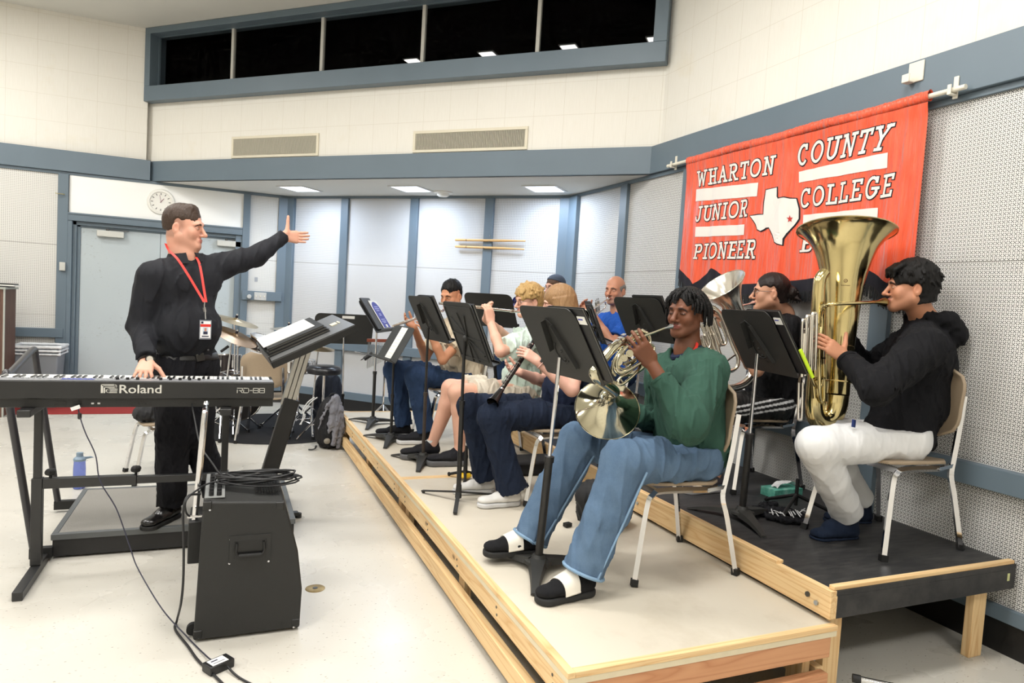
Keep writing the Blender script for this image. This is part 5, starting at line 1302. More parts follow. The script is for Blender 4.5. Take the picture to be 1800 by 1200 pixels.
# ---------------------------------------------------------------- chairs
m_chrome = mat('chrome', (.74, .74, .76, 1), .08, 1.0)
m_tan = mat('tan_fibre_shell', rgb(156, 138, 115), .45, noise=(40, .05), bump=(400, .08, .0006))
m_cap = mat('black_rubber', rgb(18, 18, 18), .6)
def curved_panel(w, h, bow, th, nx=9, ny=7, rad=.06, axis='seat'):
    P = []
    for i in range(ny):
        row = []; v = i/(ny-1)
        edge = min(v, 1-v); ww = w/2
        for j in range(nx):
            u = -1+2*j/(nx-1); e_ = h*edge; cut = 0
            if e_ < rad: cut = rad-math.sqrt(max(0, rad*rad-(rad-e_)**2))
            x = u*(ww-cut); row.append((x, v*h, bow*(u*u)))
        P.append(row)
    return P
def make_chair():
    e = empty('chair'); e.rotation_euler = (0, 0, 0)
    # front of the chair looks along local -X
    P = curved_panel(.44, .40, .012, .014, rad=.05)
    q = lambda x, y, z: (y-.205, x, .432+z+(.012 if y < .02 else 0)-(.020*max(0, (.06-y)/.06)**2)-.012*(y/.4))
    b = MB(); b.sheet([[q(*p) for p in r] for r in P], .016); b.build('seat', m_tan, e, world=False, bev=.004)
    P = curved_panel(.435, .33, -.048, .014, nx=13, ny=11, rad=.10); b = MB()
    q = lambda x, y, z: (.240+.04*(y/.33)-(-z)*1.0+.012*math.sin(y/.33*PI)*-1, x, .560+y)
    b.sheet([[q(*p) for p in r] for r in P], -.017); b.build('backrest', m_tan, e, world=False, bev=.005)
    T = .0225
    def sq(path, w=T, h=T): # square tube through points
        mb = MB()
        mb.tube(path, w*.68, 4, cap=True); return mb
    for s in (-1, 1):
        pts = smooth_path([(.14, s*.185, .405), (-.12, s*.185, .410), (-.175, s*.190, .392), (-.205, s*.198, .340), (-.262, s*.228, .012)], 4)
        l = sq([V(p) for p in pts]).build('front_leg', m_chrome, e, world=False, smooth=25)
        MB().tube([(-.2605, s*.2275, .030), (-.264, s*.229, 0)], .0215, 4).build('foot_cap', m_cap, l, world=False, smooth=25)
        pts = smooth_path([(.272, s*.185, .76), (.246, s*.190, .58), (.218, s*.196, .45), (.205, s*.200, .37), (.235, s*.206, .27), (.292, s*.226, .012)], 4)
        l = sq([V(p) for p in pts]).build('rear_leg', m_chrome, e, world=False, smooth=25)
        MB().tube([(.2905, s*.2255, .030), (.294, s*.227, 0)], .0215, 4).build('foot_cap', m_cap, l, world=False, smooth=25)
    for x_ in (-.14, .13): b = MB(); b.bar((x_, -.185, .403), (x_, .185, .403), .02, .02); b.build('seat_rail', m_chrome, e, world=False)
    for s in (-1, 1): b = MB(); b.bar((.12, s*.19, .405), (.21, s*.198, .42), .018, .018); b.build('side_bracket', m_chrome, e, world=False)
    return e
CH0 = make_chair(); _used = [False]
def place_chair(x, y, z, rz, label, group=None):
    c = CH0 if not _used[0] else copy_tree(CH0); _used[0] = True
    c.location = (x, y, z); c.rotation_euler = (0, 0, rz)
    for k_ in ('label', 'category', 'group'):
        if k_ in c: del c[k_]
    tag(c, label, 'chair', group); return c
place_chair(1.975, 2.70, .32, -.03, 'tan chair with chrome legs under the horn player')
place_chair(3.085, 2.375, .455, 0.02, 'tan chair with chrome legs under the tuba player')
place_chair(3.14, 3.44, .455, 0.0, 'tan chair with chrome legs under the euphonium player')
place_chair(1.96, 3.90, .32, .02, 'tan chair with chrome legs under the clarinet player')
place_chair(2.00, 4.84, .32, .03, 'tan chair with chrome legs under the blond flute player')
place_chair(1.83, 5.67, .32, .03, 'tan chair with chrome legs under the flute player in beige')
place_chair(3.09, 6.10, .455, 0, 'tan chair with chrome legs under the trumpet player in the backwards cap')
place_chair(3.00, 5.20, .455, .0, 'tan chair with chrome legs under the trumpet player in blue')
place_chair(.40, 7.28, 0, -1.80, 'empty tan chair in front of the drum kit, back turned to the keyboard')
place_chair(-.40, 5.95, 0, .25, 'tan chair on the floor behind the conductor with a black case on its seat')

# ---------------------------------------------------------------- music stands
m_stand = mat('black_stand_paint', rgb(41, 41, 39), .5, noise=(14, .12), bump=(200, .1, .0006))
m_tubeB = mat('black_tube', rgb(30, 29, 28), .4)
m_paper = mat('music_paper', rgb(235, 234, 228), .7)
def paper_mat():
    m = bpy.data.materials.new('printed_music_page'); t = NT(m); o = t.obj()
    return m
def desk_frame(c, psi, tau):
    a = V((math.cos(psi), math.sin(psi), 0)); n = V((-a.y, a.x, 0)); b = ZZ*math.cos(tau)+n*math.sin(tau)
    return V(c), a, b
def music_stand(c, psi, tau, w, h, base, floor, label, style='bracket', group=None, foot='cast', split=.52, low_r=.0155, feet_rot=0.0, chrome=True, front=None, lower=m_tubeB, rr=.26):
    c, a, b = desk_frame(c, psi, tau); n = a.cross(b).normalized()
    # n must be the player side (front); players sit at +x
    fr = n if (n.x > 0) else -n
    if front is not None: fr = n*front
    e = empty('music_stand', (base[0], base[1], floor), 0, label, 'music stand', group)
    R_ = .055; mb = MB(); poly = []
    for (sx, sy, r_) in ((1, 1, R_), (-1, 1, R_), (-1, -1, .012), (1, -1, .012)):
        cx, cy = sx*(w/2-r_), sy*(h/2-r_); a0 = {(1, 1): 0, (-1, 1): PI/2, (-1, -1): PI, (1, -1): 1.5*PI}[(sx, sy)]
        for i in range(5): poly.append((cx+r_*math.cos(a0+PI/2*i/4), cy+r_*math.sin(a0+PI/2*i/4)))
    mb.prism(poly, c, a, b, fr, -.0015, .0015)
    d = mb.build('desk', m_stand, e, smooth=30)
    lp = MB(); lp.boxf(c, a, b, fr, -w/2+.01, w/2-.01, -h/2, -h/2+.004, 0, .052); lp.boxf(c, a, b, fr, -w/2+.01, w/2-.01, -h/2, -h/2+.016, .049, .053)
    lp.build('lip', m_stand, d)
    bk = MB()
    if style == 'bracket':
        bk.prism([(-.015, .13), (.03, .10), (.105, -.115), (.02, -.10), (-.05, -.045), (-.055, -.0)], c-fr*.002, a, b, fr, -.006, -.001)
        bk.prism([(-.012, .125), (-.008, .125), (-.048, -.03), (-.054, -.03)], c, a, b, fr, -.035, -.001); bk.prism([(.028, .10), (.032, .10), (.106, -.11), (.100, -.11)], c, a, b, fr, -.020, -.001)
        bk.tube([c-fr*.010+a*(.012+.052*math.cos(t_))+b*(-.04+.052*math.sin(t_)) for t_ in [2.0+3.4*i/14 for i in range(15)]], .004, 6)
        for p_ in ((.012, -.035), (.018, -.075), (.02, .09), (.088, -.10)): bk.sphere(c-fr*.009+a*p_[0]+b*p_[1], .007, 8)
    elif style == 'rib':
        o_ = c-fr*.004
        for ang in (1.15, 1.75, 2.45, -.05, -.55, -1.2, -1.75, -2.4, 3.0):
            L = .20 if abs(math.sin(ang)) > .8 else .24
            bk.bar(o_+b*-.03, o_+b*-.03+a*(L*.98*math.cos(ang))+b*(L*.80*math.sin(ang)), .010, .010, up=fr)
        for u0, u1, v0, v1 in ((-w/2+.03, w/2-.03, h/2-.03, h/2-.03), (-w/2+.03, -w/2+.03, -h/2+.03, h/2-.03), (w/2-.03, w/2-.03, -h/2+.03, h/2-.03), (-w/2+.03, w/2-.03, -h/2+.03, -h/2+.03)):
            bk.bar(o_+a*u0+b*v0, o_+a*u1+b*v1, .006, .006, up=fr)
        bk.sphere(o_+b*-.03-fr*.01, .022, 12)
    elif style == 'plain':
        bk.boxf(c, a, b, fr, -.03, .03, -.09, .05, -.02, -.001)
    if bk.v: bk.build('tilt_bracket', m_stand, d)
    hub = c-fr*.022-b*.06*(1 if style != 'rib' else .5)
    B = V((base[0], base[1], floor)); 
    top = hub; mid = B.lerp(top, split)
    up = MB(); up.tube([mid-(top-mid).normalized()*.05, top], .0095, 12); up.build('upper_tube', m_chrome if chrome else m_tubeB, e)
    lo_ = MB(); lo_.tube([B+V((0, 0, .03)), mid], low_r, 14); lo_.tube([mid-(top-B).normalized()*.022, mid+(top-B).normalized()*.004], low_r*1.25, 14); lo_.build('lower_tube', lower, e)
    ft = MB()
    if foot == 'cast':
        ft.lathe([(.0, .075), (.026, .072), (.034, .055), (.062, .045), (.066, .032), (.05, .02), (0, .02)], B, ZZ, 20)
        hubo = ft.build('base_hub', m_stand, e)
        for k_ in range(3):
            an = feet_rot+2*PI*k_/3; dv = V((math.cos(an), math.sin(an), 0)); sd = V((-dv.y, dv.x, 0)); f = MB(); P = []
            for i in range(8):
                u = i/7; x = .03+rr*u; z = .058-.047*u**.8+.010*math.sin(u*PI); wd_ = .030*(1-u)**1.3+.016; th = .020*(1-u)+.010
                P.append((x, z, wd_, th))
            vs = []; fs = []
            for (x, z, wd_, th) in P:
                for (s_, zz) in ((-1, 0), (1, 0), (.75, 1), (-.75, 1)): vs.append(B+dv*x+sd*(s_*wd_)+ZZ*(z-th+th*1.0*zz if z-th > 0 else th*zz))
            for i in range(7):
                for j in range(4): fs.append((i*4+j, i*4+(j+1) % 4, i*4+4+(j+1) % 4, i*4+4+j))
            fs += [(3, 2, 1, 0), (28, 29, 30, 31)]
            f.add(vs, fs); f.build('foot', m_stand, e, smooth=35)
    else:
        ft.lathe([(.0, .10), (.016, .10), (.020, .03), (.020, .02), (0, .02)], B, ZZ, 16); ft.build('base_hub', m_stand, e)
        for k_ in range(3):
            an = feet_rot+2*PI*k_/3; dv = V((math.cos(an), math.sin(an), 0))
            f = MB(); f.bar(B+dv*.01+ZZ*.055, B+dv*rr+ZZ*.012, .024, .007); f.cyl(B+dv*(rr-.01), ZZ, .010, .012, 10); f.build('foot', m_stand, e)
    return e, c, a, b, fr
def binder(c, a, b, fr, w, h, off_a, off_b, label, m=None, tagc='binder', lift=.006, rot=0.0, group=None):
    """a closed black folder leaning on a desk"""
    e = MB(); p = c+a*off_a+b*off_b; ca, sa = math.cos(rot), math.sin(rot); a2 = a*ca+b*sa; b2 = b*ca-a*sa
    e.boxf(p, a2, b2, fr, -w/2, w/2, -h/2, h/2, lift, lift+.003, 0); e.boxf(p, a2, b2, fr, -w/2, w/2, -h/2, h/2, lift+.012, lift+.015, 0); e.boxf(p, a2, b2, fr, -w/2-.001, -w/2+.004, -h/2, h/2, lift, lift+.015, 0)
    e.boxf(p, a2, b2, fr, -w/2+.006, w/2-.006, -h/2+.005, h/2-.005, lift+.003, lift+.012, 1)
    return e.build('folder', [m or mat('black_folder_vinyl', rgb(26, 26, 27), .4, bump=(120, .1, .0005)), mat('page_edges', rgb(110, 108, 102), .8)], label=label, cat=tagc, group=group)
S_H = music_stand((1.376, 2.722, 1.372), -1.53, -.53, .52, .37, (1.361, 2.758), .32, 'music stand in front of the horn player with chrome upper pole and black pole', feet_rot=-2.05, split=.535, low_r=.019)
S_K = music_stand((2.547, 2.762, 1.415), -1.80, -.54, .51, .37, (2.585, 2.806), .455, 'music stand in front of the tuba player with a yellow marker at its side', feet_rot=-1.92, split=.52, low_r=.019)
S_J = music_stand((2.656, 3.992, 1.475), -1.46, -.52, .50, .34, (2.66, 4.03), .455, 'music stand behind the horn player, in front of the trumpet player in blue', feet_rot=.4)
S_F = music_stand((1.312, 3.815, 1.345), -1.55, -.42, .52, .39, (1.328, 3.838), .32, 'ribbed lightweight music stand in front of the clarinet player', 'rib', foot='bar', feet_rot=-1.95, rr=.27, chrome=False, split=.62, low_r=.0145)
S_E = music_stand((1.343, 4.782, 1.383), -1.49, -.47, .50, .36, (1.369, 4.803), .32, 'music stand in front of the blond flute player with a worn pole', feet_rot=-1.95, chrome=False, lower=mat('worn_black_tube', rgb(56, 48, 42), .5, noise=(30, .4)), low_r=.0125)
S_G = music_stand((2.255, 5.897, 1.45), -.85, -.55, .50, .36, (2.42, 5.95), .455, 'music stand in front of the trumpet player in the cap', 'plain', feet_rot=0)
S_I = music_stand(tuple(atY(1046, 566, 4.75)), -1.97, -.42, .50, .36, (atY(1046, 566, 4.75).x+.02, 4.77), .455, 'music stand standing between the clarinet player and the trumpet player in blue', 'rib', foot='bar', feet_rot=.3)
S_C = music_stand((1.275, 6.319, 1.330), 1.05, .60, .48, .34, (1.29, 6.293), .32, 'music stand at the riser corner holding a blue poster', 'plain', feet_rot=-1.95, front=1)
S_D = music_stand((1.284, 5.502, 1.142), -1.45, .50, .47, .325, (1.295, 5.542), .32, 'low music stand holding a narrow strip of white music', 'plain', feet_rot=-1.95, front=1, chrome=False, low_r=.0125)
S_B = music_stand((1.16, 7.40, 1.14), .0, -.30, .62, .34, (1.20, 7.46), 0, 'wide black music stand behind the conductor desk, in front of the alcove wall', 'plain', feet_rot=.5, split=.40)

# ---------------------------------------------------------------- instruments
m_brass = mat('lacquered_brass', rgb(212, 195, 142), .15, 1.0, noise=(9, .10))
m_silver = mat('silver_plate', rgb(230, 225, 216), .2, 1.0)
m_nickel = mat('nickel_silver', rgb(204, 198, 174), .12, 1.0, noise=(20, .08))
m_steel = mat('polished_steel', rgb(196, 198, 202), .12, 1.0)
def PX(lst, sub=5, closed=False):
    """smooth path through (px, py, Y[, radius]) picks"""
    q = []
    for a in lst:
        p = atY(a[0], a[1], a[2]); q.append((p.x, p.y, p.z)+tuple(a[3:4]))
    s = smooth_path(q, sub, closed); return [V(x[:3]) for x in s], ([float(x[3]) for x in s] if len(lst[0]) > 3 else None)
def pipe(mb, lst, r=None, sub=5, n=12, m=None):
    p, rs = PX(lst, sub); mb.tube(p, rs if rs else r, n, m=m)
def bell(mb, rim, ax, R_, r0, L, n=48, k_=4.2, m=None):
    """flare whose rim centre is `rim`; ax points from the rim down the throat"""
    prof = []
    for i in range(22):
        u = i/21; prof.append((r0+(R_-r0)*((1-u)**k_*.75+.25*(1-u)**1.4*max(0, 1-u)), L*u))
    inner = [(max(.001, r-.0015), h+.0012) for r, h in prof]
    mb.lathe(prof, rim, ax, n, m); mb.lathe(list(reversed(inner)), rim, ax, n, m)
    x, y = frame_from(V(ax).normalized(), V((1, 0, 0)))
    mb.tube([V(rim)+x*(R_*math.cos(2*PI*i/n))+y*(R_*math.sin(2*PI*i/n)) for i in range(n)], .0026, 6, closed=True, m=m)
def mouthpiece(mb, tip, d, s=1.0, m=None):
    mb.lathe([(.004*s, 0), (.0125*s, 0), (.0135*s, .003*s), (.0125*s, .008*s), (.009*s, .020*s), (.0055*s, .034*s), (.0045*s, .060*s)], tip, d, 20, m)

def tuba():
    e = empty('tuba', tuple(atY(1470, 740, 2.6)), 0, 'large lacquered brass tuba with upright bell held by the player in the hooded sweatshirt', 'tuba')
    Y0 = 2.60; rim = atY(1487, 407, 2.72); low = atY(1470, 700, 2.58); ax = (low-rim).normalized(); b = MB()
    L = (low-rim).length; prof = []
    for h, r in ((0, .247), (.012, .226), (.03, .207), (.055, .186), (.09, .163), (.13, .146), (.18, .130), (.24, .114), (.31, .102), (.40, .092), (.52, .082), (.66, .071), (.80, .064), (L-.02, .0625)):
        if h < L: prof.append((r, h))
    prof = [tuple(p) for p in smooth_path(prof, 4)]
    b.lathe(prof, rim, ax, 56); b.lathe([(r-.002, h+.001) for r, h in reversed(prof)], rim, ax, 56)
    x, y = frame_from(ax, V((1, 0, 0))); b.tube([rim+x*(.247*math.cos(a))+y*(.247*math.sin(a)) for a in [2*PI*i/56 for i in range(56)]], .004, 8, closed=True)
    bo = b.build('bell', m_brass, e)
    for (py, r) in ((452, None),):
        pass
    b = MB()
    p, rs = PX([(1470, 692, Y0, .0625), (1468, 712, Y0, .061), (1460, 733, Y0, .058), (1447, 741, Y0, .053), (1435, 733, Y0, .048), (1431, 712, Y0, .044), (1432, 680, Y0, .041), (1434, 620, Y0, .037), (1437, 560, Y0, .034), (1439, 515, Y0, .031), (1442, 490, Y0, .030), (1450, 478, Y0, .028)], 6); b.tube(p, rs, 24)
    b.build('bottom_bow', m_brass, e)
    b = MB()
    for t_, rr in ((.70, .0715), (.905, .066)):
        c = rim+ax*(L*t_); b.tube([c+x*(rr*math.cos(a))+y*(rr*math.sin(a)) for a in [2*PI*i/32 for i in range(32)]], .004, 6, closed=True)
    b.build('ferrule', m_brass, e)
    b = MB(); p, rs = PX([(1541, 531, 2.47, .0075), (1520, 532, 2.46, .008), (1495, 533, 2.46, .0085), (1470, 534, 2.47, .009), (1455, 536, 2.50, .0095), (1447, 543, 2.54, .0095), (1445, 560, 2.56, .0095), (1443, 590, 2.56, .0098), (1440, 620, 2.56, .010)], 6); b.tube(p, rs, 14); b.build('leadpipe', m_brass, e)
    b = MB(); tip = atY(1556, 531, 2.475); mouthpiece(b, tip, atY(1541, 531, 2.47)-tip, 1.75); b.build('mouthpiece', mat('worn_brass', rgb(166, 146, 98), .25, 1.0), e)
    # piston valves and slides
    for i, (tx, ty, bx, by) in enumerate(((1434, 572, 1428, 650), (1427, 575, 1421, 655), (1420, 580, 1414, 660), (1413, 590, 1409, 662))):
        b = MB(); Yv = Y0-.02-.03*i; a, c = atY(tx, ty, Yv), atY(bx, by, Yv); b.tube([a, c], .0125, 16); b.tube([a+(a-c).normalized()*.012, a], .0150, 16); b.tube([a+(a-c).normalized()*.032, a], .003, 8); b.cyl(a+(a-c).normalized()*.032, (a-c).normalized(), .010, .004, 14)
        b.build('valve', m_silver, e)
    b = MB()
    for (xa, xb, y0, y1, Yv, r) in ((1403, 1410, 672, 734, 2.52, .0062), (1416, 1423, 560, 640, 2.50, .0075), (1408, 1415, 566, 632, 2.48, .006), (1426, 1433, 556, 650, 2.50, .008)):
        if y1 > 700: b.tube(PX([(xa+1, y0, Yv), (xa, y1-3, Yv), ((xa+xb)/2-1, y1+4, Yv), (xb-1, y1-3, Yv), (xb+1, y0, Yv)], 5)[0], r, 12)
        else: b.tube(PX([(xa, y1, Yv), (xa+2, y0+4, Yv), ((xa+xb)/2+2, y0-4, Yv), (xb+2, y0+4, Yv), (xb, y1, Yv)], 5)[0], r, 12)
    b.build('tuning_slide', m_silver, e)
    b = MB(); b.tube(PX([(1444, 575, 2.53), (1441, 600, 2.52), (1440, 640, 2.52), (1441, 690, 2.53), (1444, 706, 2.55), (1448, 700, 2.56), (1448, 640, 2.56)], 5)[0], .0085, 12)
    b.tube(PX([(1424, 655, 2.54), (1432, 676, 2.55), (1442, 680, 2.55), (1447, 664, 2.55)], 5)[0], .008, 12); b.bar(atY(1430, 629, 2.54), atY(1450, 629, 2.55), .008, .008); b.bar(atY(1430, 668, 2.54), atY(1450, 664, 2.55), .008, .008)
    b.tube(PX([(1432, 700, 2.56), (1428, 660, 2.58), (1424, 610, 2.6), (1430, 540, 2.62), (1436, 520, 2.62)], 5)[0], .011, 12)
    b.build('branch_tubing', m_brass, e)
    # small engraved stamp on the bell
    c = rim+ax*.30; n_ = (EYE-c); n_ = (n_-ax*n_.dot(ax)).normalized(); n_ = (n_+ (ax.cross(n_))*-.12).normalized(); s_ = ax.cross(n_).normalized(); c2 = c+n_*.104
    b = MB(); b.tube([c2+s_*(.008*math.cos(a))+ax*(.008*math.sin(a)) for a in [2*PI*i/14 for i in range(14)]], .0018, 5, closed=True); b.sphere(c2, .003, 6)
    for k_ in (-2, -1, 0, 1, 2): b.bar(c2+ax*.024+s_*(k_*.009-.003), c2+ax*.024+s_*(k_*.009+.003), .003, .002)
    b.build('engraved_stamp', mat('engraving', rgb(96, 70, 40), .5, .5), bo)
tuba()

def euphonium():
    e = empty('euphonium', tuple(atY(1310, 668, 3.3)), 0, 'silver plated euphonium with slanted bell, black banner fringe behind it', 'euphonium')
    rim = atY(1268, 501, 3.28); thr = atY(1301, 585, 3.34); ax = (thr-rim).normalized(); b = MB(); bell(b, rim, ax+V((.06, -.20, 0)), .150, .030, .36, 44, 3.2); b.build('bell', m_silver, e)
    b = MB(); p, rs = PX([(1292, 562, 3.36, .030), (1306, 595, 3.36, .031), (1320, 630, 3.34, .030), (1322, 655, 3.33, .028), (1311, 672, 3.32, .026), (1292, 681, 3.31, .024), (1270, 681, 3.30, .022), (1254, 672, 3.30, .020), (1244, 650, 3.30, .018), (1238, 615, 3.30, .016), (1236, 590, 3.3, .015)], 6); b.tube(p, rs, 20); b.build('bottom_bow', m_silver, e)
    b = MB(); p, _ = PX([(1238, 556, 3.27), (1242, 544, 3.27), (1252, 540, 3.26), (1262, 547, 3.25), (1272, 565, 3.24), (1287, 605, 3.23), (1297, 628, 3.22), (1295, 645, 3.22), (1282, 652, 3.22), (1272, 643, 3.22), (1264, 618, 3.22), (1255, 590, 3.24)], 6); b.tube(p, .0118, 14); b.build('main_tubing', m_silver, e)
    for i in range(4):
        b = MB(); a, c = atY(1255-6.5*i, 562+4*i, 3.24+.02*i), atY(1270-6.5*i, 604+4*i, 3.24+.02*i); u_ = (a-c).normalized(); b.tube([a, c], .0135, 16); b.tube([a+u_*.014, a], .0155, 16); b.tube([a+u_*.040, a], .003, 8); b.cyl(a+u_*.040, u_, .009, .004, 12); b.tube([c, c-u_*.008], .0105, 12)
        b.build('valve', m_silver, e)
    b = MB()
    for (pts) in ([(1266, 566, 3.2), (1276, 592, 3.2), (1275, 604, 3.2), (1267, 606, 3.2), (1262, 597, 3.2), (1253, 572, 3.2)], [(1243, 583, 3.22), (1249, 600, 3.22), (1246, 612, 3.22), (1239, 606, 3.22), (1235, 590, 3.22)], [(1236, 590, 3.24), (1246, 616, 3.24)], [(1231, 596, 3.25), (1240, 618, 3.25)]):
        b.tube(PX(pts, 5)[0], .0078, 10)
    b.bar(atY(1274, 637, 3.22), atY(1293, 623, 3.22), .007, .007); b.build('tuning_slide', m_silver, e)
    b = MB(); pipe(b, [(1318, 534, 3.33, .0055), (1305, 537, 3.32, .0065), (1290, 541, 3.31, .007), (1278, 545, 3.30, .0075), (1268, 552, 3.28, .008)]); b.build('leadpipe', m_silver, e)
    b = MB(); tip = atY(1325, 532, 3.345); mouthpiece(b, tip, atY(1312, 535.5, 3.33)-tip, 1.15); b.build('mouthpiece', m_silver, e)
euphonium()

def french_horn():
    e = empty('french_horn', tuple(atY(1068, 720, 2.6)), 0, 'nickel silver french horn with its wide bell resting over the green sweatshirt player\'s lap', 'french horn')
    rim = atY(1067.5, 719, 2.70); ax = V((-.34, -.76, .55)).normalized(); b = MB(); bell(b, rim, ax, .150, .026, .17, 56, 2.6); bo = b.build('bell', m_nickel, e)
    end = rim+ax*.168; b = MB(); q = [(end.x, end.y, end.z, .0265)]
    e2 = end+ax*.03; q.append((e2.x, e2.y, e2.z, .025))
    for a in ((1046, 660, 2.50, .0245), (1051, 644, 2.50, .0235), (1060, 631, 2.52, .0225), (1074, 615, 2.54, .021), (1090, 603, 2.56, .019), (1110, 596, 2.60, .0165), (1130, 598, 2.64, .014), (1142, 612, 2.66, .0125), (1140, 632, 2.66, .0115), (1124, 650, 2.64, .0105), (1104, 658, 2.62, .010), (1086, 652, 2.60, .0095), (1078, 634, 2.59, .009)):
        p = atY(*a[:3]); q.append((p.x, p.y, p.z, a[3]))
    s_ = smooth_path(q, 6); b.tube([V(x[:3]) for x in s_], [float(x[3]) for x in s_], 20); b.build('bell_branch', m_nickel, e)
    b = MB()
    for pts, r in (([(1103, 608, 2.50), (1087, 627, 2.50), (1083, 643, 2.50), (1088, 653, 2.50), (1102, 652, 2.50), (1125, 638, 2.52)], .0072),
                   ([(1146, 612, 2.60), (1139, 616, 2.58), (1128, 634, 2.55), (1103, 656, 2.52), (1092, 662, 2.50), (1086, 671, 2.49), (1090, 676, 2.49), (1099, 672, 2.50), (1119, 654, 2.53), (1128, 636, 2.56)], .0068),
                   ([(1112, 584, 2.62), (1128, 581, 2.62), (1140, 588, 2.62), (1143, 602, 2.62), (1137, 616, 2.60), (1126, 628, 2.58)], .0072),
                   ([(1110, 590, 2.60), (1124, 587, 2.60), (1134, 594, 2.60), (1135, 606, 2.60), (1126, 622, 2.58), (1110, 636, 2.56), (1096, 640, 2.55)], .0065),
                   ([(1146, 605, 2.64), (1150, 612, 2.64), (1146, 624, 2.62), (1134, 640, 2.58)], .006), ([(1092, 612, 2.54), (1080, 632, 2.54), (1076, 650, 2.54), (1082, 660, 2.54)], .0065), ([(1098, 616, 2.56), (1088, 634, 2.56), (1089, 646, 2.56), (1100, 648, 2.56), (1118, 634, 2.57)], .006)):
        b.tube(PX(pts, 6)[0], r, 10)
    b.bar(atY(1088, 662, 2.50), atY(1096, 674, 2.50), .006, .006); b.bar(atY(1090, 620, 2.52), atY(1110, 632, 2.56), .006, .006)
    b.build('coiled_tubing', m_nickel, e)
    for (px_, py_) in ((1087, 637), (1096, 630), (1106, 622)):
        b = MB(); c = atY(px_, py_, 2.545); b.cyl(c, V((-.45, -.85, .2)), .0165, .022, 18); b.cyl(c+V((-.45, -.85, .2)).normalized()*.022, V((-.45, -.85, .2)), .010, .006, 14); b.build('rotary_valve', m_nickel, e)
    b = MB(); pipe(b, [(1168, 577, 2.63, .0048), (1150, 584, 2.61, .0052), (1130, 591, 2.59, .0056), (1112, 598, 2.57, .006), (1100, 606, 2.56, .0062), (1094, 618, 2.55, .0065)]); b.build('leadpipe', m_nickel, e)
    b = MB(); tip = atY(1181, 573, 2.645); mouthpiece(b, tip, atY(1168, 577, 2.63)-tip, .95); b.build('mouthpiece', m_steel, e)
    for i in range(3):
        b = MB(); a = atY(1084+i*6, 598-5*i, 2.52); b.tube([a, atY(1092+i*6, 612-5*i, 2.55)], .003, 6); b.boxf(a, V((.8, 0, .4)).normalized(), V((0, 1, 0)), V((-.4, 0, .8)).normalized(), -.008, .008, -.012, .012, -.001, .002); b.build('valve_lever', m_steel, e)
french_horn()

def trumpet(m_, tip, d, label, up, s=1.0):
    """tip: mouthpiece rim; d: direction towards the bell"""
    d = V(d).normalized(); w = V(up); w = (w-d*w.dot(d)).normalized(); sd = d.cross(w); tip = V(tip); q = lambda a, b_, c: tip+d*a*s+w*b_*s+sd*c*s
    e = empty('trumpet', tuple(q(.25, 0, 0)), 0, label, 'trumpet')
    b = MB(); mouthpiece(b, tip, d, 1.0); b.build('mouthpiece', m_, e)
    b = MB(); b.tube([q(.05, 0, 0), q(.30, 0, 0)], .0058*s, 10); b.tube([q(.30, 0, 0)]+arc(q(.30, -.03, 0), .03*s, PI/2, -PI/2, d, w, 8)[1:]+[q(.20, -.06, 0)], .0060*s, 10); b.build('leadpipe', m_, e)
    b = MB(); b.tube([q(.21, -.06, 0), q(.10, -.06, 0)]+arc(q(.10, -.03, .0), .03*s, -PI/2, -1.5*PI, d, w, 8)[1:]+[q(.16, 0, .012), q(.30, .0, .012)], .0062*s, 10); b.build('tuning_slide', m_, e)
    b = MB(); bell(b, q(.50, 0, .012), -d, .060*s, .008*s, .22*s, 32, 3.6); b.build('bell', m_, e)
    for i in range(3):
        b = MB(); x = .185+.026*i; b.tube([q(x, .035, .012), q(x, -.075, .012)], .0095*s, 12); b.tube([q(x, .055, .012), q(x, .035, .012)], .0028, 8); b.cyl(q(x, .055, .012), w, .0075, .003, 12); b.build('valve', m_, e)
    return e
trumpet(m_silver, HB.p(0, .108, -.066), (atY(1036, 549, 4.92)-HB.p(0, .1, -.066)), 'silver trumpet played by the balding player in the blue t-shirt', (0, 0, 1))
trumpet(mat('violet_blue_lacquer', rgb(112, 116, 176), .18, 1.0), HC.p(0, .108, -.066), atY(884, 540, 5.70)-HC.p(0, .1, -.066), 'violet blue trumpet of the player in the backwards cap', (0, 0, 1), .95)

def flute(a, c, label):
    """a: crown end beside the lips, c: far end"""
    e = empty('flute', tuple(a.lerp(c, .5)), 0, label, 'flute'); d = (c-a).normalized(); L = .67; up = V((0, 0, 1)); x, y = frame_from(d)
    b = MB(); b.tube([a, a+d*.22], .0096, 14); b.tube([a-d*.004, a], .0106, 14); b.tube([a+d*.20, a+d*.245], .0112, 14); b.build('head_joint', m_silver, e)
    b = MB(); b.sphere(a+d*.085+x*.0, .012, 10, sc=(1, 1, .5)); b.boxf(a+d*.085, d, x, y, -.013, .013, -.010, .010, -.012, .012); b.build('lip_plate', m_silver, e, bev=.004)
    b = MB(); b.tube([a+d*.22, a+d*L], .0094, 14)
    for i in range(15):
        p_ = a+d*(.27+.026*i); n_ = V((0, -.3, 1)).normalized(); n_ = (n_-d*n_.dot(d)).normalized(); b.cyl(p_+n_*.0085, n_, .0075, .0045, 12)
    b.tube([a+d*.26+V((0, -.004, .012)), a+d*.60+V((0, -.004, .012))], .0022, 6); b.build('key_body', m_silver, e)
    return e
fl = atY(914, 549, 4.70)
flute(atY(917, 548.5, 4.66), atY(838, 540, 4.62)+ (atY(838, 540, 4.62)-atY(917, 548.5, 4.66))*.6, 'silver flute played by the blond player in the mint t-shirt')
pa, pb = atY(789, 542, 5.60), atY(703, 569, 5.30)
flute(pa, pb, 'silver flute of the far player in beige, held left behind the music stands')
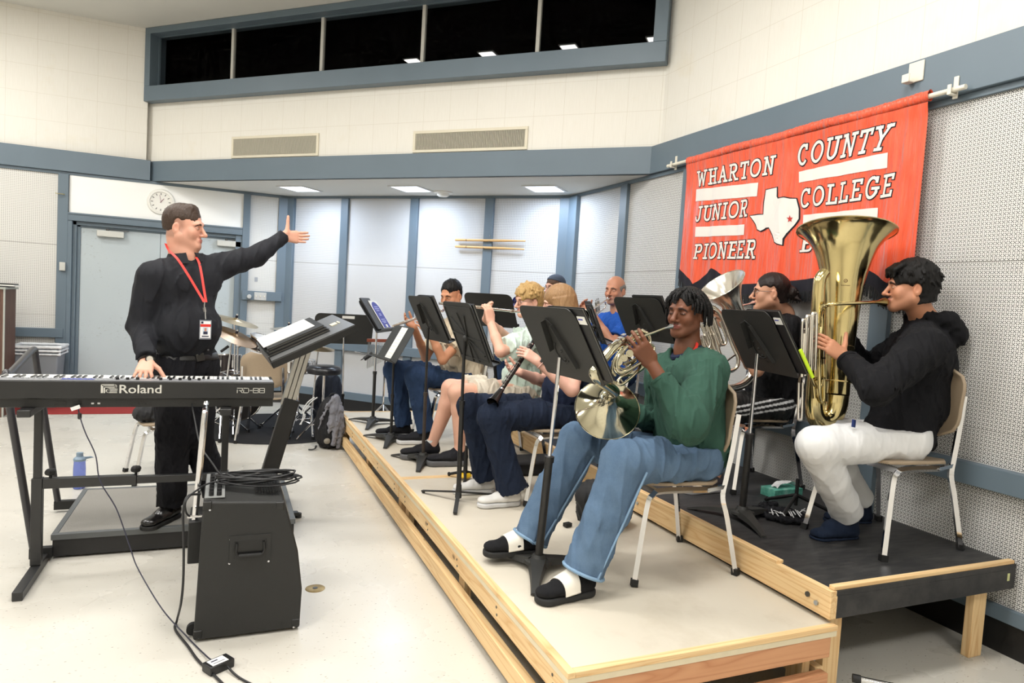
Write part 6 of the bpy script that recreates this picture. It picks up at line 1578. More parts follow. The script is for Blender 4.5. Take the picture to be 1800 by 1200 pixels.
def clarinet():
    lo, hi = atY(866, 708, 3.66), atY(935, 604, 3.93); d = (hi-lo).normalized(); e = empty('clarinet', tuple(lo), 0, 'black clarinet with silver keys pointing down over dark jeans', 'clarinet')
    gr = mat('grenadilla_black', rgb(22, 20, 20), .22); x, y = frame_from(d)
    b = MB(); b.lathe([(.0385, 0), (.037, .006), (.027, .03), (.0195, .065), (.0158, .105), (.0150, .12)], lo, d, 24); b.lathe([(.015, .12), (.034, .002)], lo, d, 24); b.build('bell', gr, e)
    b = MB(); b.tube([lo+d*.118, lo+d*.58], .0142, 18); b.build('body_joint', gr, e)
    for h in (.118, .350, .545): b = MB(); b.tube([lo+d*(h-.006), lo+d*(h+.005)], .0162, 18); b.build('ring', m_steel, e)
    n_ = V((-.75, -.55, .25)); n_ = (n_-d*n_.dot(d)).normalized(); s_ = d.cross(n_); b = MB()
    for i in range(15):
        h = .14+.026*i; off = (-1)**i*.006; b.cyl(lo+d*h+n_*.0145+s_*off, n_, .0075 if i > 3 else .0095, .004, 12)
    for k_, (h0, h1) in enumerate(((.13, .34), (.36, .54), (.16, .33))): b.tube([lo+d*h0+n_*.017+s_*(.008-.012*k_), lo+d*h1+n_*.017+s_*(.008-.012*k_)], .0018, 6)
    b.build('keywork', m_steel, e)
    b = MB(); m0 = lo+d*.58; b.tube([m0, m0+d*.05, m0+d*.085], [.0135, .011, .006], 14); b.build('mouthpiece', gr, e)
clarinet()

# ---------------------------------------------------------------- lettering with plain strokes
def ring(cx, cy, rx, ry, a0, a1, n=14): return [(cx+rx*math.cos(math.radians(a0+(a1-a0)*i/n)), cy+ry*math.sin(math.radians(a0+(a1-a0)*i/n))) for i in range(n+1)]
SERIF = {
 'I': (.42, [[(.21, 0), (.21, 1)], [(.06, 0), (.36, 0)], [(.06, 1), (.36, 1)]]),
 'H': (.78, [[(.17, 0), (.17, 1)], [(.61, 0), (.61, 1)], [(.17, .5), (.61, .5)], [(.05, 0), (.29, 0)], [(.05, 1), (.29, 1)], [(.49, 0), (.73, 0)], [(.49, 1), (.73, 1)]]),
 'W': (.95, [[(.10, 1), (.27, 0), (.47, .85), (.67, 0), (.85, 1)], [(0, 1), (.22, 1)], [(.74, 1), (.95, 1)]]),
 'A': (.80, [[(.12, 0), (.40, 1), (.68, 0)], [(.22, .34), (.58, .34)], [(.0, 0), (.24, 0)], [(.56, 0), (.80, 0)]]),
 'R': (.76, [[(.16, 0), (.16, 1)], [(.04, 1), (.40, 1)]+ring(.40, .75, .20, .25, 90, -90, 8)+[(.16, .5)], [(.04, 0), (.29, 0)], [(.36, .5), (.60, 0), (.74, 0)]]),
 'P': (.68, [[(.16, 0), (.16, 1)], [(.04, 1), (.40, 1)]+ring(.40, .74, .20, .26, 90, -90, 8)+[(.16, .48)], [(.04, 0), (.30, 0)]]),
 'T': (.70, [[(.35, 0), (.35, 1)], [(.05, .82), (.05, 1), (.65, 1), (.65, .82)], [(.22, 0), (.48, 0)]]),
 'O': (.90, [ring(.45, .5, .35, .5, 0, 360, 28)]),
 'N': (.82, [[(.16, 0), (.16, 1), (.64, 0), (.64, 1)], [(.04, 1), (.20, 1)], [(.04, 0), (.28, 0)], [(.52, 1), (.78, 1)]]),
 'J': (.62, [[(.42, 1), (.42, .26)]+ring(.24, .26, .18, .26, 0, -180, 10), [(.28, 1), (.58, 1)]]),
 'U': (.80, [[(.16, 1), (.16, .32)]+ring(.39, .32, .23, .32, 180, 360, 12)+[(.62, 1)], [(.04, 1), (.28, 1)], [(.50, 1), (.76, 1)]]),
 'E': (.70, [[(.16, 0), (.16, 1)], [(.04, 1), (.58, 1), (.58, .84)], [(.04, 0), (.62, 0), (.62, .18)], [(.16, .52), (.44, .52)]]),
 'C': (.74, [ring(.40, .5, .30, .5, 48, 312, 20), [(.62, .80), (.62, .98)]]),
 'Y': (.80, [[(.12, 1), (.39, .48), (.66, 1)], [(.39, .48), (.39, 0)], [(0, 1), (.24, 1)], [(.54, 1), (.80, 1)], [(.26, 0), (.52, 0)]]),
 'L': (.64, [[(.16, 1), (.16, 0), (.58, 0), (.58, .22)], [(.04, 1), (.30, 1)], [(.04, 0), (.16, 0)]]),
 'G': (.80, [ring(.40, .5, .30, .5, 48, 330, 20)+[(.66, .46)], [(.46, .46), (.74, .46)], [(.62, .80), (.62, .98)]]),
 'B': (.72, [[(.16, 0), (.16, 1)], [(.04, 1), (.38, 1)]+ring(.38, .76, .19, .24, 90, -90, 8)+[(.16, .52)], [(.38, .52)]+ring(.40, .26, .22, .26, 90, -90, 8)+[(.04, 0)]]),
 'D': (.76, [[(.16, 0), (.16, 1)], [(.04, 1), (.34, 1)]+ring(.34, .5, .29, .5, 90, -90, 12)+[(.04, 0)]]),
}
def stroke_quads(pl, w):
    """flat polygons (in glyph space) covering a polyline drawn with width w"""
    out = []
    for (x0, y0), (x1, y1) in zip(pl[:-1], pl[1:]):
        dx, dy = x1-x0, y1-y0; L = math.hypot(dx, dy)
        if L < 1e-6: continue
        dx, dy = dx/L, dy/L; nx, ny = -dy*w/2, dx*w/2; ex, ey = dx*w/2*.98, dy*w/2*.98
        n = max(1, int(L/.14))
        for i in range(n):
            a, b_ = i/n, (i+1)/n; ax0, ay0 = x0+dx*L*a, y0+dy*L*a; bx0, by0 = x0+dx*L*b_, y0+dy*L*b_
            if i == 0: ax0 -= ex; ay0 -= ey
            if i == n-1: bx0 += ex; by0 += ey
            out.append([(ax0+nx, ay0+ny), (ax0-nx, ay0-ny), (bx0-nx, by0-ny), (bx0+nx, by0+ny)])
    return out
# ---------------------------------------------------------------- digital piano
kbm = mat('piano_black_shell', rgb(30, 30, 30), .45, noise=(8, .06), bump=(300, .08, .0005))
kbt = mat('piano_grey_top', rgb(128, 129, 132), .4)
KX1, KX0, KY0, KY1, KZ = .246, -1.036, 3.85, 4.115, 1.030
e = empty('digital_piano', ((KX0+KX1)/2, 3.98, .90), 0, 'long black digital piano seen from behind on its stand', 'keyboard')
b = MB(); b.prism([(KY0, .945), (KY0, KZ), (KY0+.10, KZ+.002), (KY0+.105, .985), (KY1, .975), (KY1, .905), (KY0+.03, .897), (KY0+.03, .940)], (KX0, 0, 0), V((0, 1, 0)), ZZ, V((1, 0, 0)), 0, KX1-KX0)
b.box(KX1-.014, KX1, KY0+.10, KY1, .93, 1.030); b.box(KX0, KX0+.014, KY0+.10, KY1, .93, 1.030)
b.build('shell', kbm, e, bev=.003)
b = MB(); b.box(KX0+.004, KX1-.004, KY0+.008, KY0+.100, KZ+.001, KZ+.0045); b.build('control_panel', kbt, e)
b = MB(); n = 0; x = KX0+.016; wk = (KX1-KX0-.032)/52
for i in range(52): b.box(x+wk*i+.0006, x+wk*(i+1)-.0006, KY0+.108, KY1-.004, .990, 1.030)
ko = b.build('white_keys', mat('ivory_keys', rgb(238, 237, 232), .25), e)
b = MB()
for i in range(51):
    if (i+5) % 7 in (0, 1, 3, 4, 5): b.box(x+wk*(i+1)-.0055, x+wk*(i+1)+.0055, KY0+.110, KY0+.20, 1.030, 1.037)
b.build('black_keys', mat('ebony_keys', rgb(18, 18, 20), .3), e)
b = MB()
for i in range(8): b.cyl((-.50+.045*i+(.06 if i > 2 else 0), KY0+.05, KZ+.004), ZZ, .008, .012, 14)
b.build('control_knobs', mat('black_knob', rgb(20, 20, 22), .4), e)
b = MB(); b.box(-.74, -.60, KY0+.03, KY0+.08, KZ+.004, KZ+.0055); b.build('display', mat('lit_blue_display', rgb(60, 70, 150), .3), e)
b = MB()
for i in range(26): b.box(-1.0+.012*i*1.9, -1.0+.012*i*1.9+.009, KY0+.06, KY0+.075, KZ+.004, KZ+.008)
b.build('panel_buttons', mat('pale_buttons', rgb(170, 172, 176), .4), e)
lt = mat('silver_lettering', rgb(206, 204, 196), .45)
b = MB(); F0 = V((0, KY0-.0008, 0)); rx = V((1, 0, 0)); ny = V((0, -1, 0))
def kp(px, py): p = atY(px, py, KY0); return p
a0 = kp(208, 690.5); a1 = kp(282, 691); hh = kp(208, 676).z-a0.z
vs, fs = text_mesh('Roland', 1.0, 'LEFT', .0, .012); wx = max(v[0] for v in vs)-min(v[0] for v in vs); hy = max(v[1] for v in vs)
sx = (a1.x-a0.x)/wx; sy = hh/hy; o_ = V((a0.x, KY0-.0012, a0.z))
b.add([o_+V((v[0]*sx, 0, v[1]*sy)) for v in vs], fs)
# interlocking double-line mark left of the name
l0 = kp(177, 690); l1 = kp(206, 690); lw = l1.x-l0.x; lh = hh
def strk(pl, w, o, sx_, sz_, mb):
    for q in stroke_quads(pl, w): mb.add([V((o.x+p[0]*sx_, KY0-.0012, o.z+p[1]*sz_)) for p in q], [(0, 1, 2, 3)])
for k_ in range(3):
    d_ = .15*k_
    strk([(.04+d_*.45, 0), (.04+d_*.45, 1-d_), (.86, 1-d_), (.94-d_*.3, .9-d_*.8), (.94-d_*.3, .66), (.84, .54+d_*.1), (.50, .54+d_*.1)] if k_ < 2 else [(.22, .0), (.22, .66), (.80, .66)], .075, V((l0.x, 0, l0.z)), lw, lh, b)
strk([(.96, .02), (.44, .02), (.34, .12), (.34, .36), (.44, .46), (.98, .46)], .075, V((l0.x, 0, l0.z)), lw, lh, b)
strk([(.96, .17), (.52, .17), (.47, .24), (.52, .31), (.98, .31)], .07, V((l0.x, 0, l0.z)), lw, lh, b)
# model number in squared strokes
b.build('brand_lettering', lt, e, smooth=0); b = MB()
RDG = {'R': (1.15, [[(0, 0), (0, .62)], [(0, 1), (1, 1), (1, .5), (.35, .5)], [(.55, .5), (1, 0)]]), 'D': (1.15, [[(0, .62), (0, 0), (.85, 0), (1, .15), (1, .85), (.85, 1), (0, 1)]]), '-': (.62, [[(.05, .5), (.45, .5)]]), '8': (1.15, [[(0, 0), (1, 0), (1, 1), (0, 1), (0, 0)], [(0, .5), (1, .5)]])}
m0, m1 = kp(417, 690), kp(467, 690.5); tot = sum(RDG[c][0] for c in 'RD-88'); u_ = (m1.x-m0.x)/tot; zh = kp(417, 682).z-m0.z; xx = 0
for c in 'RD-88':
    for pl in RDG[c][1]: strk([(p[0]*.92, p[1]) for p in pl], .13, V((m0.x+xx*u_, 0, m0.z)), u_, zh, b)
    xx += RDG[c][0]
b.build('model_lettering', lt, e, smooth=0)
b = MB()
for (px, w_, h_) in ((106, .05, .02), (136, .035, .016), (165, .05, .012), (177, .02, .010), (232, .012, .012), (243, .008, .008), (250, .008, .008), (257, .008, .008), (315, .008, .008), (322, .008, .008), (329, .008, .008), (342, .008, .008)):
    p = atY(px, 707, KY0+.03); b.box(p.x-w_/2, p.x+w_/2, KY0+.0275, KY0+.031, .917-h_/2, .917+h_/2)
b.build('rear_jacks', mat('jack_black', rgb(12, 12, 12), .3), e)
b = MB()
for px in (163, 174): p = atY(px, 707, KY0+.03); b.box(p.x-.006, p.x+.006, KY0+.0265, KY0+.0285, .913, .921)
b.build('jack_metal', m_steel, e)
# ---------------------------------------------------------------- its stand
m_ks = mat('stand_black_enamel', rgb(38, 38, 38), .4, noise=(20, .08), bump=(300, .1, .0005))
e = empty('keyboard_stand', (-.3, 4.0, 0), 0, 'black square tube keyboard stand with clamp knobs under the digital piano', 'keyboard stand')
CXL, CXR, CY = -.868, .012, 4.08
for cx in (CXL, CXR):
    MB().box(cx-.024, cx+.024, CY-.022, CY+.022, .045, .50).build('column', m_ks, e, bev=.003)
    MB().box(cx-.018, cx+.018, CY-.016, CY+.016, .49, .875).build('upright', m_ks, e, bev=.003)
    MB().box(cx-.022, cx+.022, 3.735, 4.36, .0, .045).build('foot', m_ks, e, bev=.004)
    MB().box(cx-.030, cx+.026, 3.80, 4.30, .862, .897).build('support_arm', m_ks, e, bev=.004)
MB().box(CXL+.024, -.42, CY-.020, CY+.020, .445, .497).build('crossbar', m_ks, e, bev=.003)
MB().box(-.42, CXR-.024, CY-.016, CY+.016, .450, .490).build('inner_crossbar', m_ks, e, bev=.003)
for kx in (CXL+.055, -.425):
    b = MB(); b.cyl((kx, CY-.0, .49), ZZ, .007, .03, 10)
    b.lathe([(.0, .055), (.018, .053), (.026, .046), (.028, .036), (.024, .026), (.012, .02)], (kx, CY, .49), ZZ, 6); b.build('clamp_knob', m_cap, e, smooth=30)
# ---------------------------------------------------------------- podium with rail
m_carpet = bpy.data.materials.new('grey_ribbed_carpet'); t = NT(m_carpet); o = t.obj(); t.base(t.mix(t.noise(o, 260, 3, .7), rgb(118, 115, 109), rgb(166, 162, 154))); t.b.inputs['Roughness'].default_value = .95; t.bump(t.noise(o, 300, 2), .6, .004)
e = empty('podium', (-.15, 4.7, 0), 0, 'low conductor podium with grey carpet top and black skirt', 'podium')
MB().box(-.835, .42, 4.262, 5.15, .012, PODZ-.022).build('skirt', mat('podium_black', rgb(28, 27, 27), .6), e, bev=.003)
MB().box(-.815, .40, 4.285, 5.13, PODZ-.025, PODZ).build('carpet_top', m_carpet, e)
b = MB(); gx = mat('podium_grey_trim', rgb(92, 95, 96), .5)
for a in ((-.842, .427, 4.255, 4.287), (-.842, .427, 5.128, 5.157), (-.842, -.812, 4.287, 5.128), (.397, .427, 4.287, 5.128)): b = MB(); b.box(a[0], a[1], a[2], a[3], PODZ-.030, PODZ+.003); b.build('edge_trim', gx, e, bev=.003)
b = MB(); A0, A1, A2, A3 = atY(60, 972, 4.25), atY(9, 664, 4.28), atY(60, 612, 5.00), atY(102, 884, 5.12)
path = [A0, A0.lerp(A1, .9), A1, A1.lerp(A2, .08), A1.lerp(A2, .92), A2, A2.lerp(A3, .1), A3]
pp = [A0, A0.lerp(A1, .5), A0.lerp(A1, .93)]+[A1.lerp(A2, .03)+ZZ*.02, A1.lerp(A2, .10)]+[A1.lerp(A2, .5), A1.lerp(A2, .92)]+[A2.lerp(A3, .03)+ZZ*.012, A2.lerp(A3, .10)]+[A2.lerp(A3, .5), A3]
sp = [V(q) for q in smooth_path(pp, 4)]
b.tube(sp, .019, 12, flat=1.0); b.build('guard_rail', mat('rail_black', rgb(52, 51, 54), .35), e)
for P_ in (A0, A3): b = MB(); b.box(P_.x-.02, -.83, P_.y-.02, P_.y+.02, .02, .075); b.build('rail_bracket', m_cap, e)

# ---------------------------------------------------------------- keyboard amplifier
m_tolex = mat('black_tolex', rgb(30, 30, 29), .6, noise=(60, .12), bump=(420, .5, .0012))
ya = 3.105; e = empty('amplifier', (.14, 3.35, 0), 0, 'black wedge shaped keyboard amplifier on the floor with a coiled cable on top', 'amplifier')
sd = [atY(px, py, ya) for px, py in ((339, 1131), (526, 1110), (531, 1035), (524, 968), (513, 925), (500, 882), (357, 882))]
poly = [(p.x, max(.012, p.z)) for p in sd]; D_ = .50
b = MB(); b.prism(poly, (0, ya, 0), V((1, 0, 0)), ZZ, V((0, 1, 0)), 0, D_); b.build('cabinet', m_tolex, e, bev=.008, smooth=20)
zt = sd[-1].z
hb = atY(440, 963, ya); b = MB(); rec = mat('recess_black', rgb(14, 14, 14), .4)
b.boxf(hb, V((1, 0, 0)), ZZ, V((0, -1, 0)), -.085, .085, -.060, .060, -.001, .004, 0)
b.boxf(hb, V((1, 0, 0)), ZZ, V((0, -1, 0)), -.066, .066, -.044, .040, .004, .0055, 1)
hp = b.build('handle_plate', [m_tolex, rec], e, bev=.002)
b = MB(); b.tube([hb+V((-.055, -.012, .028)), hb+V((-.058, -.014, -.010)), hb+V((-.05, -.016, -.026)), hb+V((.05, -.016, -.026)), hb+V((.058, -.014, -.010)), hb+V((.055, -.012, .028))], .006, 10); b.tube([hb+V((-.046, -.017, -.026)), hb+V((.046, -.017, -.026))], .010, 12); b.build('handle_grip', m_cap, hp)
b = MB()
for (px, py) in ((369, 896), (492, 893), (349, 1120), (516, 1102), (405, 948), (475, 944), (403, 990), (472, 986), (415, 945), (432, 945), (450, 944), (462, 943)):
    b.cyl(atY(px, py, ya)+V((0, .0, 0)), (0, -1, 0), .0045, .002, 10)
b.build('screw', m_steel, e)
for c in (sd[0], sd[1], sd[5], sd[6]):
    b = MB()
    cc = V((c.x, ya, max(c.z, .02)))
    dx = .035 if c in (sd[0], sd[6]) else -.035; dz = .035 if c in (sd[0], sd[1]) else -.035
    b.box(min(cc.x, cc.x+dx), max(cc.x, cc.x+dx), ya-.003, ya+.03, min(cc.z, cc.z+dz), max(cc.z, cc.z+dz))
    b.build('corner_guard', mat('corner_black', rgb(24, 24, 24), .4), e, bev=.004)
x0, x1 = sd[-1].x, sd[-2].x
b = MB(); b.box(x0+.004, x0+.085, ya+.05, ya+D_-.05, zt, zt+.003); b.build('control_panel', mat('silver_control_panel', rgb(176, 178, 176), .3, .4), e)
b = MB()
for i in range(7):
    for j in range(2): b.cyl((x0+.030+.032*j, ya+.08+.052*i, zt+.003), ZZ, .0105, .016, 14)
b.build('control_knobs', MATS['black_knob'], e)
b = MB()
for i in range(9): b.box(x1-.115+.012*i, x1-.109+.012*i, ya+.10, ya+D_-.10, zt-.001, zt+.002)
b.build('top_vent', rec, e)
# chrome U handle on its back and cables
b = MB(); t0, t1 = atY(360, 724, 3.26), atY(341, 925, 3.26)
b.tube([V(q) for q in smooth_path([t1, t1.lerp(t0, .5), t1.lerp(t0, .93), t0+V((0, .02, 0)), t0+V((0, .14, .0)), t1.lerp(t0, .93)+V((0, .17, 0)), t1+V((0, .17, 0))], 6)], .0125, 14); b.build('trolley_handle', m_chrome, e)
b = MB(); b.box(t1.x-.022, sd[0].x+.04, 3.23, 3.46, t1.z-.16, t1.z+.03); b.build('handle_socket', m_cap, e, bev=.005)
b = MB(); a = atY(337, 908, 3.18); b.tube([a, a+V((.05, 0, .0))], .005, 10); b.tube([a, a-V((.018, 0, 0))], .008, 10); b.build('jack_plug', m_chrome, e)
for (px, py) in ((341, 1104),):
    p = atY(px, py, 3.2); MB().cyl((p.x-.004, 3.16, .035), (0, 1, 0), .026, .025, 18).build('wheel', m_cap, e)
# coil of cable lying on the amplifier
rd = random.Random(4); cb = mat('black_cable', rgb(26, 26, 28), .5)
c0 = V(((x0+x1)/2+.06, ya+.24, zt+.012)); pts = []
for k_ in range(9*14):
    a = 2*PI*k_/14; lp = k_//14; pts.append(c0+V((.165*(1+.10*math.sin(lp*2.1))*math.cos(a)+.02*math.sin(lp*1.7), .075*(1+.22*math.cos(lp*1.3))*math.sin(a)+.02*math.cos(lp*2.9), .006+.004*lp+.008*math.sin(a*2+lp))))
b = MB(); b.tube([V(q) for q in smooth_path([tuple(p) for p in pts], 2)], .0042, 7); b.build('coiled_cable', cb, label='black cable coiled in loops on top of the amplifier', cat='cable')
def cable(pts, r, label, m=cb, name='cable'):
    b = MB(); b.tube([V(q) for q in smooth_path([tuple(p) for p in pts], 8)], r, 8); return b.build(name, m, label=label, cat='cable')
cable([atY(137, 712, 3.87), atY(140, 730, 3.84), atY(150, 760, 3.80), atY(168, 800, 3.76), atY(176, 845, 3.72), atY(205, 895, 3.68), atY(228, 960, 3.62), atY(243, 1000, 3.55), atY(285, 1070, 3.30)-V((0, 0, .0)), atZ(330, 1120, .012), atZ(362, 1152, .012), atZ(372, 1160, .02)], .0030, 'thin dark power lead hanging from the digital piano to the adapter', mat('navy_cable', rgb(34, 34, 52), .5))
b = MB(); p = atY(136, 716, 3.84); b.boxf(p, V((.9, 0, .35)).normalized(), V((0, 1, 0)), V((-.35, 0, .9)).normalized(), -.028, .012, -.002, .002, -.008, .010); b.build('cable_tag', mat('white_tag', rgb(226, 226, 224), .6), label='small white tag tied on the power lead below the piano', cat='tag')
b = MB(); p = atY(140, 731, 3.84); b.tube([p+ZZ*.016, p+ZZ*.012, p-ZZ*.012, p-ZZ*.016], [.004, .009, .009, .004], 12); b.build('ferrite_bead', cb, label='black ferrite bead on the thin power lead', cat='cable bead')
q = atZ(384, 1167, .02); e = empty('power_adapter', (q.x, q.y, 0), .55, 'black power adapter brick with a white label on the floor', 'power adapter')
b = MB(); b.box(-.052, .052, -.032, .032, 0, .036); b.build('brick', mat('adapter_black', rgb(24, 24, 26), .4), e, bev=.004, world=False)
b = MB(); b.box(-.038, .030, -.024, .024, .036, .0366, 0); b.box(-.028, .0, .004, .012, .0366, .0369, 1); b.box(-.028, .02, -.012, -.008, .0366, .0369, 1); b.build('label', [m_paper, mat('badge_ink', rgb(30, 34, 60), .5)], e, world=False)
cable([atZ(400, 1171, .018), atZ(412, 1184, .01), atZ(430, 1196, .006), atZ(470, 1215, .006)], .0045, 'short black lead leaving the adapter towards the bottom edge of the photo')
cable([atY(352, 868, 3.2), atY(330, 872, 3.15), atY(322, 900, 3.12), atY(323, 960, 3.10), atY(322, 1020, 3.10), atY(318, 1060, 3.12), atZ(311, 1090, .02), atZ(308, 1106, .010), atZ(330, 1135, .008), atZ(348, 1160, .008), atZ(375, 1185, .008), atZ(405, 1215, .008)], .0052, 'thick black cable running down beside the amplifier and along the floor')
cable([atY(337, 710, 3.87), atY(342, 735, 3.75), atY(352, 780, 3.55), atY(372, 812, 3.4), atY(395, 838, 3.35), c0+V((-.05, .0, .03))], .0042, 'audio cable hanging from the piano jack down to the coil on the amplifier')
cable([atY(334, 908, 3.18), atY(327, 900, 3.14), atY(327, 880, 3.13), atY(345, 862, 3.2), atY(372, 848, 3.3), c0+V((-.03, .0, .03))], .0042, 'looped audio cable plugged into the back of the amplifier')
q = atZ(554, 1034, 0); e = empty('floor_plate', (q.x, q.y, 0), 0, 'round brass cover plate set in the floor right of the amplifier', 'floor plate')
b = MB(); b.lathe([(0, .003), (.042, .003), (.050, .001), (.050, 0)], (0, 0, 0), ZZ, 28); b.build('cover', mat('dull_brass', rgb(168, 142, 92), .35, .8, noise=(40, .3)), e, world=False)
b = MB(); b.cyl((0, 0, .003), ZZ, .013, .0015, 16); b.build('plug', m_hole, e, world=False)

# ---------------------------------------------------------------- conductor's big desk
e = empty('conductor_stand', (.26, 4.64, 0), 0, 'large tilted conductor desk on an aluminium post, holding open scores', 'music stand')
DC = [atY(583, 555, 5.05), atY(622, 566, 4.35), atY(476, 640, 4.28), atY(454, 606, 5.00)]
cen = (DC[0]+DC[1]+DC[2]+DC[3])/4; a = ((DC[1]-DC[0])+(DC[2]-DC[3])).normalized(); bb_ = ((DC[0]-DC[3])+(DC[1]-DC[2])); hh = bb_.length/2; ww = ((DC[1]-DC[0]).length+(DC[2]-DC[3]).length)/2
bb_ = (bb_-a*bb_.dot(a)).normalized(); nn = a.cross(bb_).normalized()
if nn.z < 0: nn = -nn
mdk = mat('desk_grey_black', rgb(96, 97, 98), .45, noise=(30, .15))
b = MB(); b.boxf(cen, a, bb_, nn, -ww/2, ww/2, -hh/2, hh/2, -.012, 0); d = b.build('desk', mdk, e, bev=.003)
b = MB(); b.boxf(cen, a, bb_, nn, ww/2-.008, ww/2, -hh/2, hh/2, -.048, 0); b.boxf(cen, a, bb_, nn, -ww/2, ww/2, -hh/2, -hh/2+.008, -.048, .03); b.boxf(cen, a, bb_, nn, -ww/2, -ww/2+.008, -hh/2, hh/2, -.048, 0)
b.build('desk_tray', mat('tray_black', rgb(20, 20, 20), .35), e, bev=.002)
b = MB(); b.boxf(cen, a, bb_, nn, .02, .10, hh/2-.10, hh/2-.06, .0, .006); b.boxf(cen, a, bb_, nn, .02, .10, hh/2-.05, hh/2-.04, .0, .006); b.build('desk_clip', mat('cream_clip', rgb(214, 208, 186), .5), d)
top = atY(537, 622, 4.65); mid = atY(509, 700, 4.65); bot = V((.22, 4.65, .06))
dr = (top-bot).normalized(); sx_ = V((dr.z, 0, -dr.x)).normalized()
b = MB()
for k_ in (-1, 0, 1): b.boxf(mid, sx_, V((0, 1, 0)), dr, -.012+k_*.030-.003, .012+k_*.030, -.025, .025, -.05, (top-mid).length+.04)
b.build('aluminium_post', mat('brushed_aluminium', rgb(176, 174, 168), .35, .9), e, bev=.002)
b = MB(); b.boxf(bot, sx_, V((0, 1, 0)), dr, -.050, .050, -.040, .040, 0, (mid-bot).length); b.build('lower_sleeve', mat('sleeve_black', rgb(26, 25, 24), .5), e, bev=.006)
for an in (.15, PI-.3, -1.2, 1.6):
    f = V((math.cos(an), math.sin(an), 0)); b = MB(); b.bar(V((.22, 4.65, .05)), V((.22, 4.65, .03))+f*.27, .05, .022); fo = b.build('foot', m_ks, e, bev=.003)
    MB().cyl(V((.22, 4.65, 0))+f*.27, ZZ, .022, .03, 14).build('rubber_foot', m_cap, fo)
def sheet_on(cen, a, b2, n_, w, h, u, v, lift, label, name='sheet_music', cat='sheet music', rot=0.0, th=.002, m=None, lines=8, group=None):
    e = MB(); ca, sa = math.cos(rot), math.sin(rot); A = a*ca+b2*sa; B = b2*ca-a*sa; p = cen+a*u+b2*v
    e.boxf(p, A, B, n_, -w/2, w/2, -h/2, h/2, lift, lift+th, 0)
    for i in range(lines):
        y = h/2-(i+.8)*h/(lines+.6)
        for k_ in range(3): e.boxf(p, A, B, n_, -w/2+.02, w/2-.02, y+k_*.004, y+k_*.004+.0010, lift+th, lift+th+.0003, 1)
    return e.build(name, [m or m_paper, mat('staff_ink', rgb(176, 176, 174), .7)], label=label, cat=cat, group=group)
sheet_on(cen, a, bb_, nn, ww*.62, hh*.62, -ww*.17, -hh*.17, .050, 'open white score lying on folders on the conductor desk', rot=0)
for i in range(3):
    binder(cen, a, bb_, nn, ww*.80-.02*i, hh*.74-.02*i, -ww*.08, -hh*.12, 'black score folder stacked at the near edge of the conductor desk, %s' % ('lowest of three', 'middle of three', 'topmost of three')[i], lift=.003+.016*i, group='folders on the conductor desk')

# ---------------------------------------------------------------- banner on the right wall
m_red = bpy.data.materials.new('orange_red_satin'); t = NT(m_red); o = t.obj()
t.base(t.mix(t.noise(t.mapping(o, (1, 6, .8)), 5, 3), rgb(222, 68, 32), rgb(243, 104, 66))); t.b.inputs['Roughness'].default_value = .36; t.b.inputs['Sheen Weight'].default_value = .3
t.b.inputs['Anisotropic'].default_value = .5; t.bump(t.noise(t.mapping(o, (1, 9, .9)), 2.2, 3), .8, .05)
m_satin = mat('white_satin', rgb(232, 226, 218), .45, bump=(90, .2, .001)); m_felt = mat('black_felt', rgb(26, 24, 34), .9); m_fringe = mat('black_fringe', rgb(20, 20, 22), .7)
BX = 3.435
ed = [atX(px, py, BX) for px, py in ((1196, 474), (1224, 502), (1255, 474), (1300, 503), (1360, 500), (1440, 492), (1490, 478), (1520, 474), (1560, 501), (1600, 512), (1609, 480))]
EY = [p.y for p in ed]; EZ = [p.z for p in ed]
def red_bottom(y): return float(np.interp(-y, [-v for v in EY], EZ))
YL_, YR_, ZTOP = 4.655, 2.575, 2.742
def ban_x(y, z):
    d = max(0, ZTOP-z); k_ = .18+.42*d
    f = .012*math.sin(y*21+1.5*math.sin(z*2.3))+.009*math.sin(y*37+2*z)+.006*math.sin(y*63-3*z)
    return BX-.012+f*k_*1.0-.012*math.exp(-((d)/.05)**2)
def ban(y, z, off=0.0): return V((ban_x(y, z)-off, y, z))
e = empty('banner', (3.47, 3.6, 2.77), 0, 'orange red satin band banner with white lettering hanging from a white rod', 'banner')
NY, NZ = 230, 44; P = []
for j in range(NZ+1):
    row = []
    for i in range(NY+1):
        y = YL_+(YR_-YL_)*i/NY; taper = .035*(j/NZ)*(i/NY); zb = red_bottom(y); z = ZTOP+(zb-ZTOP)*j/NZ; row.append(ban(y+taper*0, z))
    P.append(row)
b = MB(); b.sheet(P, .0015); b.build('cloth', m_red, e, smooth=60)
# gathered sleeve round the rod
P = []
for i in range(NY+1):
    y = YL_+(YR_-YL_)*i/NY; g = .0016*math.sin(y*230)+.0012*math.sin(y*371+1)+.0012*math.sin(y*60); row = []
    for k_ in range(11):
        a_ = -PI/2+2*PI*k_/10; row.append(V((3.425+(.026+g)*math.cos(a_)*.8, y, 2.775+(.030+g)*math.sin(a_)+.004*math.sin(y*8))))
    P.append(row)
b = MB(); b.sheet(P); b.build('rod_sleeve', m_red, e, smooth=60)
